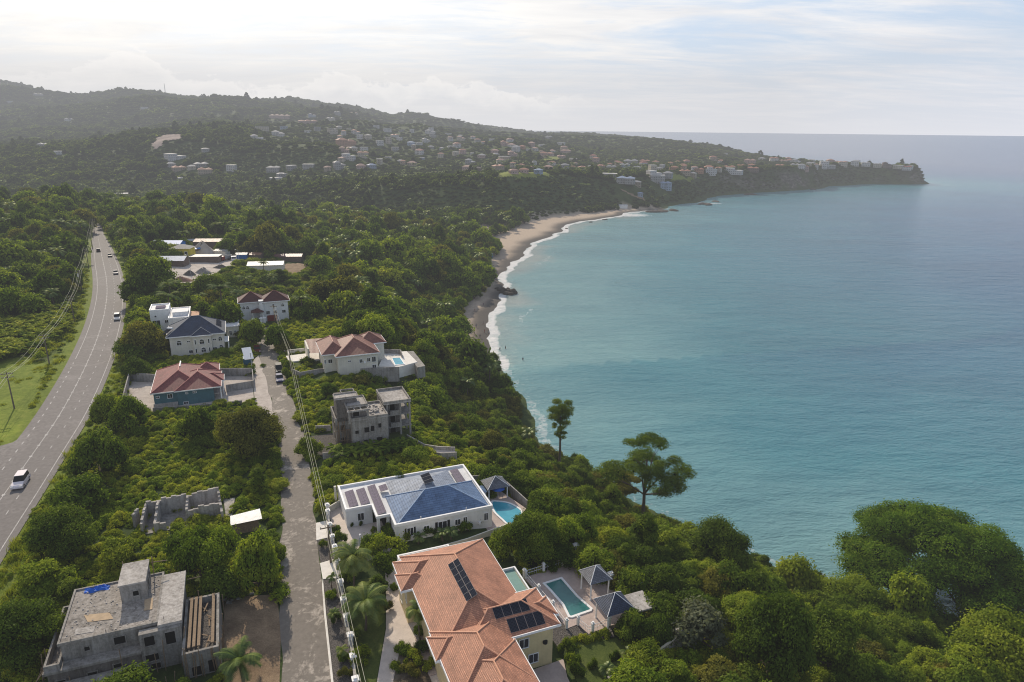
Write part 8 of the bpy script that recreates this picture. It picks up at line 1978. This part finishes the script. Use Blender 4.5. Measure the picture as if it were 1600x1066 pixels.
# farther forest: one mass
def far_scatter(r0, r1, step, seed, rmin, rmax, hk, lod, keep=.95):
    x, y = jgrid(r0, r1, step, -41, 44, seed=seed); g = np.random.default_rng(seed); z = terrain(x, y); k = (z > 1.5) & ~inpoly(x, y, SANDW); x, y, z = x[k], y[k], z[k]
    k = allowed(x, y, 10); x, y, z = x[k], y[k], z[k]
    cl = .55 + .9 * fbm(x / 60, y / 60, 51) + .6 * fbm(x / 250, y / 250, 52)
    k = g.uniform(0, 1, len(x)) < keep; x, y, z, cl = x[k], y[k], z[k], cl[k]
    px, py = pixels(x, y, z); ok = np.ones(len(x), bool)
    rad = (rmin + (rmax - rmin) * g.beta(1.2, 1.8, len(x)) * 1.3) * np.clip(.6 + .7 * cl, .6, 1.35); rad = np.where(g.uniform(0, 1, len(x)) < .05, rad * 1.4, rad); hh = rad * g.uniform(*hk, len(x))
    town = (px > 420) & (px < 1400) & (py < 272) & (py > 185); shr = town & (g.uniform(0, 1, len(x)) < .25); hh = np.where(town, hh * .55, hh); rad = np.where(town, rad * .85, rad); ok &= ~shr
    ok &= ~((r1 < 1800) & (np.hypot(x, y) < 1500) & (slope_at(x, y, 6.0) > .40))
    kind = g.choice(8, len(x), p=[.26, .18, .17, .2, .04, .06, .03, .06])
    pt = fbm(x / 70, y / 70, 83); kind = np.where((pt > .08) & (g.uniform(0, 1, len(x)) < .8), g.choice([0, 3], len(x)), np.where((pt < -.12) & (g.uniform(0, 1, len(x)) < .6), g.choice([1, 2, 5], len(x)), kind))
    FP.append(np.stack([x, y, z - .3], -1)[ok]); FS.append(np.stack([rad, rad, hh / 1.25], -1)[ok]); FI.append((kind + 8 * lod)[ok])
far_scatter(640, 1000, 6.4, 4, 3.3, 5.4, (1.1, 1.6), 2)
far_scatter(1000, 1700, 8.6, 5, 4.0, 6.4, (.95, 1.4), 2)
def cliff_scatter(seed):
    x, y = jgrid(560, 1500, 4.4, -42, 40, seed=seed); g = np.random.default_rng(seed); z = terrain(x, y); k = (z > 2.5); x, y, z = x[k], y[k], z[k]
    sl = slope_at(x, y, 3.0); d, s_ = segdist(x, y, COASTP); bare_ = (np.abs(pixels(x, y, z)[0] - 1245) < 26) & (z < 27)
    k = (sl > .38) & allowed(x, y, 10) & ~bare_ & ~inpoly(x, y, SANDW); x, y, z = x[k], y[k], z[k]; rad = g.uniform(1.6, 3.0, len(x)); hh = rad * g.uniform(.7, 1.1, len(x))
    FP.append(np.stack([x, y, z - .6], -1)); FS.append(np.stack([rad, rad, hh / 1.25], -1)); FI.append(g.choice([0, 3, 0, 3, 2], len(x)) + 16)
cliff_scatter(14)
far_scatter(1700, 3800, 13.5, 6, 6.0, 9.5, (.75, 1.1), 2)
FARM = [crown_mesh('far_crown', s, 400 + i, 420, .36, LEAF[{'deep': 'fdeep', 'mid': 'fmid', 'lime': 'mid', 'olive': 'fdeep'}[l]], .8) for i, (s, l) in enumerate(KINDS)]
MT = [crown_mesh('mid_tree', s, 200 + i, 2400, .16, LEAF[l], .74, (.5, .08)) for i, (s, l) in enumerate(KINDS)]
NT = [crown_mesh('near_tree', s, 100 + i, 5200, .12, LEAF[l], .74, (.5, .08)) for i, (s, l) in enumerate(KINDS)]
V, Fc, T = palm_np(41, 15, 1.05, 1.7, .26); V[:, 2] += 2.0; tv, tf = tube_np([(.12, 0, -.3), (.05, .02, .8), (0, 0, 1.6), (0, 0, 2.0)], [.09, .06, .05, .04], 6)
PM = mesh_np('forest_palm', np.vstack([V, tv]), np.vstack([Fc, tf + len(V)]), [LEAF['palm'], BARK], False, {'tone': ('FACE', np.r_[T, np.zeros(len(tf))])}); PM.polygons.foreach_set('material_index', np.r_[np.zeros(len(Fc), np.int32), np.ones(len(tf), np.int32)])
FPp = np.vstack(FP); n = len(FPp); g = np.random.default_rng(3); FSS = np.vstack(FS); FII = np.concatenate(FI)
pk = (g.uniform(0, 1, n) < .045) & (np.hypot(FPp[:, 0], FPp[:, 1]) < 1100) & (np.hypot(FPp[:, 0], FPp[:, 1]) > 150); FPp[pk, 2] -= FSS[pk, 2] * .2; FSS[pk] = (np.clip(FSS[pk, 0], 2.6, 4.6) * 1.05)[:, None]; FII[pk] = 24
print('forest instances', n)
gn_scatter('forest', FPp, g.uniform(0, 6.28, n), FSS, FII, NT + MT + FARM + [PM], 'continuous green forest covering the valley, plateau and far hills', 'forest')

# undergrowth: low leafy cover between the trees
UP, US, UI = [], [], []
TUFT = [crown_mesh('tuft', 'shrub', 500 + i, 1000, .17, LEAF[l], .52) for i, l in enumerate(['scrub', 'scrublime', 'mid', 'scrub', 'lime'])]
def grass_np(seed):
    g = np.random.default_rng(seed); n = 90; a = g.uniform(0, 6.28, n); q = g.uniform(0, 1, n); P = np.stack([np.cos(a) * q, np.sin(a) * q, np.zeros(n)], 1); le = g.normal(size=(n, 3)) * .35; le[:, 2] = g.uniform(.6, 1.2, n); b = np.cross(le, g.normal(size=(n, 3))); b /= np.linalg.norm(b, axis=1)[:, None]
    V = np.stack([P - b * .06, P + b * .06, P + le], 1).reshape(-1, 3); return V, np.arange(3 * n).reshape(n, 3), g.uniform(0, 1, n)
GT = []
for i in range(2):
    V, Fc, T = grass_np(i); GT.append(mesh_np('grass_tuft', V, Fc, LEAF['grass'], False, {'tone': ('FACE', T)}))
def under(r0, r1, step, seed, smin, smax):
    x, y = jgrid(r0, r1, step, seed=seed); g = np.random.default_rng(seed); z = terrain(x, y); k = (z > 1.2) & allowed(x, y, 6.4) & ~inpoly(x, y, SANDW); x, y, z = x[k], y[k], z[k]
    px, py = pixels(x, y, z); fld = inpoly(x, y, FIELD); hd, _ = segdist(x, y, HWYS)
    vx, vy = toV(np.stack([x, y], -1)); gar = (vx > 2) & (vx < 29) & (vy > -35) & (vy < 9); gar |= (vx > 2.5) & (vx < 14) & (vy < 25)
    lime = inpx(px, py, LIMEZ) | inpx(px, py, LIMEZ2)
    verge = (hd < 10.5) | inpx(px, py, VERGE_L)
    ix = g.choice(5, len(x), p=[.34, .32, .08, .18, .08]); pat = fbm(x / 9, y / 9, 61); ix = np.where(pat > .06, 1, ix); ix = np.where(pat < -.2, 2, ix)
    ix = np.where(lime & (g.uniform(0, 1, len(x)) < .75), 1, ix); s = g.uniform(smin, smax, len(x)) * (1 + .8 * fbm(x / 6, y / 6, 62)); hz_ = g.uniform(.7, 1.15, len(x))
    isg = verge & (g.uniform(0, 1, len(x)) < .6); ix = np.where(isg, 5 + g.integers(0, 2, len(x)), ix); s = np.where(verge, s * .62, s)
    keep = ~gar & ~fld & (g.uniform(0, 1, len(x)) < .96)
    UP.append(np.stack([x, y, z - .05], -1)[keep]); US.append(np.stack([s, s, s * hz_], -1)[keep]); UI.append(ix[keep])
under(45, 200, 1.35, 31, .75, 1.55)
under(200, 340, 2.4, 32, 1.3, 2.4)
x, y = jgrid(90, 260, 1.7, seed=39); k = inpoly(x, y, FIELD) & (fbm(x / 7, y / 7, 71) > .10); x, y = x[k], y[k]
UP.append(np.stack([x, y, terrain(x, y) - .03], -1)); s = np.random.default_rng(4).uniform(.5, .9, len(x)); US.append(np.stack([s, s, s * .6], -1)); UI.append(np.where(s > .72, 5, 6))
UPp = np.vstack(UP); n = len(UPp); print('undergrowth instances', n)
gn_scatter('undergrowth', UPp, g.uniform(0, 6.28, n), np.vstack(US), np.concatenate(UI), TUFT + GT, 'dense low scrub and weeds between the trees and houses', 'undergrowth')
HAZE = True; HAZE_D = 0.00022; HAZE_C = (.50, .505, .53)
# ------------------------------------------------------------------ light, sky, haze
SUN_AZ = math.radians(-27.0); SUN_EL = math.radians(31.0)
sd = Vector((math.sin(SUN_AZ) * math.cos(SUN_EL), math.cos(SUN_AZ) * math.cos(SUN_EL), math.sin(SUN_EL)))
sl = bpy.data.lights.new('sun', 'SUN'); sl.energy = 5.0; sl.angle = math.radians(0.6); sl.color = (1.0, .885, .72)
so = bpy.data.objects.new('sun', sl); COL.objects.link(so); so.rotation_euler = (-sd).to_track_quat('-Z', 'Y').to_euler()
world = bpy.data.worlds.new('World'); SC.world = world; world.use_nodes = True
nt = world.node_tree; nt.nodes.clear()
world.cycles.sampling_method = 'MANUAL'; world.cycles.sample_map_resolution = 256
wo = nt.nodes.new('ShaderNodeOutputWorld'); bg = nt.nodes.new('ShaderNodeBackground'); bg.inputs[1].default_value = 0.136
sky = nt.nodes.new('ShaderNodeTexSky'); sky.sky_type = 'NISHITA'; sky.sun_disc = False
sky.sun_elevation = SUN_EL; sky.sun_rotation = SUN_AZ; sky.altitude = 80; sky.dust_density = 2.0
tc = nt.nodes.new('ShaderNodeTexCoord'); dirv = tc.outputs['Generated']
sep = nt.nodes.new('ShaderNodeSeparateXYZ'); nt.links.new(dirv, sep.inputs[0])
zc = mathn(nt, 'MAXIMUM', sep.outputs[2], 0.0)
# cloud layer: project the view direction on a flat sheet high above, thin to broken stratus
den = mathn(nt, 'ADD', zc, .10)
cx = mathn(nt, 'DIVIDE', sep.outputs[0], den); cy = mathn(nt, 'DIVIDE', sep.outputs[1], den)
cmb = nt.nodes.new('ShaderNodeCombineXYZ'); nt.links.new(cx, cmb.inputs[0]); nt.links.new(cy, cmb.inputs[1])
cv = cmb.outputs[0]
c1 = noise(nt, .55, 7, .62, scaled(nt, cv, (1, 1.7, 1), (0, 0, .5)), .8)
c2 = noise(nt, 1.6, 6, .6, scaled(nt, cv, (1, 2.4, 1), (0, 0, -.25)), .5)
cover = mathn(nt, 'ADD', mathn(nt, 'MULTIPLY', c1, .65), mathn(nt, 'MULTIPLY', c2, .35))
az = mathn(nt, 'ARCTAN2', sep.outputs[0], sep.outputs[1])
cov2 = mathn(nt, 'SUBTRACT', cover, mathn(nt, 'MULTIPLY', mathn(nt, 'ADD', az, .1), .10))
mask = ramp(nt, cov2, [(.385, (0, 0, 0)), (.545, (1, 1, 1))]).outputs[0]
# brightness of the cloud: towards the hidden sun it is warm and brighter
dsun = nt.nodes.new('ShaderNodeVectorMath'); dsun.operation = 'DOT_PRODUCT'; nt.links.new(dirv, dsun.inputs[0]); dsun.inputs[1].default_value = sd
glow = ramp(nt, dsun.outputs['Value'], [(.40, (6.9, 7.05, 7.6)), (.80, (8.5, 8.35, 8.2)), (.97, (11.5, 11.0, 10.2)), (1.0, (16, 15, 13.5))])
shade = ramp(nt, noise(nt, 1.0, 6, .6, scaled(nt, cv, (1, 2.0, 1), (0, 0, .2)), .6), [(.32, (.87, .885, .91)), (.6, (1.05, 1.045, 1.03))]).outputs[0]
cloud = mixc(nt, 1.0, glow.outputs[0], shade, 'MULTIPLY')
clear = mixc(nt, .75, sky.outputs[0], (4.9, 6.2, 8.1))
skyc = mixc(nt, mask, clear, cloud)
# haze band at the horizon
hz = ramp(nt, zc, [(.0, (1, 1, 1)), (.035, (.6, .6, .6)), (.11, (0, 0, 0))]).outputs[0]
hzc = ramp(nt, dsun.outputs['Value'], [(.3, (6.6, 6.8, 7.5)), (.85, (8.1, 8.0, 8.0))]).outputs[0]
skyc = mixc(nt, hz, skyc, hzc)
# low cumulus bank above the ridge
caz = nt.nodes.new('ShaderNodeCombineXYZ'); nt.links.new(az, caz.inputs[0]); nt.links.new(sep.outputs[2], caz.inputs[1])
puff = noise(nt, 26, 6, .6, scaled(nt, caz.outputs[0], (1, 1.7, 1)), .3)
big = noise(nt, 5.0, 3, .5, scaled(nt, caz.outputs[0], (1, .3, 1)))
topz = mathn(nt, 'ADD', mathn(nt, 'MULTIPLY', big, .14), -.012)
hgt = mathn(nt, 'SUBTRACT', mathn(nt, 'ADD', topz, mathn(nt, 'MULTIPLY', mathn(nt, 'SUBTRACT', puff, .5), .06)), sep.outputs[2])
pm = ramp(nt, hgt, [(.0, (0, 0, 0)), (.004, (1, 1, 1)), (.03, (.0, .0, .0))]).outputs[0]
azm = mathn(nt, 'MULTIPLY', ramp(nt, mathn(nt, 'ADD', mathn(nt, 'MULTIPLY', az, .5), .5), [(.05, (.4, .4, .4)), (.3, (.8, .8, .8)), (.5, (.7, .7, .7)), (.56, (0, 0, 0))]).outputs[0], .9)
skyc = mixc(nt, mathn(nt, 'MULTIPLY', pm, azm), skyc, (10.6, 10.2, 9.7))
# the overhead sky, out of view, is dimmed to cut the ambient light
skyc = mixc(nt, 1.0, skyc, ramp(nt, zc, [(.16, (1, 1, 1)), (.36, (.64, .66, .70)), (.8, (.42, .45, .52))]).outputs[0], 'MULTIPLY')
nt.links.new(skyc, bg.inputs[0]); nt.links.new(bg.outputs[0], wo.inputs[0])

if HAZE:
    # haze: one wide, thin body of glowing hazy air lying over land and sea
    m, nt, out = nodes('glowing hazy air')
    ab = nt.nodes.new('ShaderNodeVolumeAbsorption'); ab.inputs['Color'].default_value = (0, 0, 0, 1); ab.inputs['Density'].default_value = HAZE_D
    em = nt.nodes.new('ShaderNodeEmission'); em.inputs[0].default_value = rgb(HAZE_C); em.inputs[1].default_value = HAZE_D  # self-glow stands in for light scattered by the air
    ad = nt.nodes.new('ShaderNodeAddShader'); nt.links.new(ab.outputs[0], ad.inputs[0]); nt.links.new(em.outputs[0], ad.inputs[1])
    nt.links.new(ad.outputs[0], out.inputs['Volume'])
    b = MB(); b.box(-5200, 1300, -300, 3700, -20, 330)
    hz = one(b, 'haze', m, 'thin grey haze over the hills and the far bay', 'haze', frame='w', kind='structure')


SC.view_settings.view_transform = 'Standard'; SC.view_settings.look = 'None'; SC.view_settings.exposure = 0
SC.cycles.use_denoising = True
try:
    SC.cycles.denoiser = 'OPENIMAGEDENOISE'; SC.cycles.denoising_input_passes = 'RGB_ALBEDO_NORMAL'
except Exception: pass
SC.cycles.filter_width = 1.1
SC.cycles.max_bounces = 5; SC.cycles.diffuse_bounces = 2; SC.cycles.glossy_bounces = 2; SC.cycles.transmission_bounces = 3; SC.cycles.transparent_max_bounces = 6; SC.cycles.volume_bounces = 0
SC.cycles.caustics_reflective = False; SC.cycles.caustics_refractive = False
SC.cycles.sample_clamp_indirect = 4
for o in THINGS:
    if '_o' in o: del o['_o']
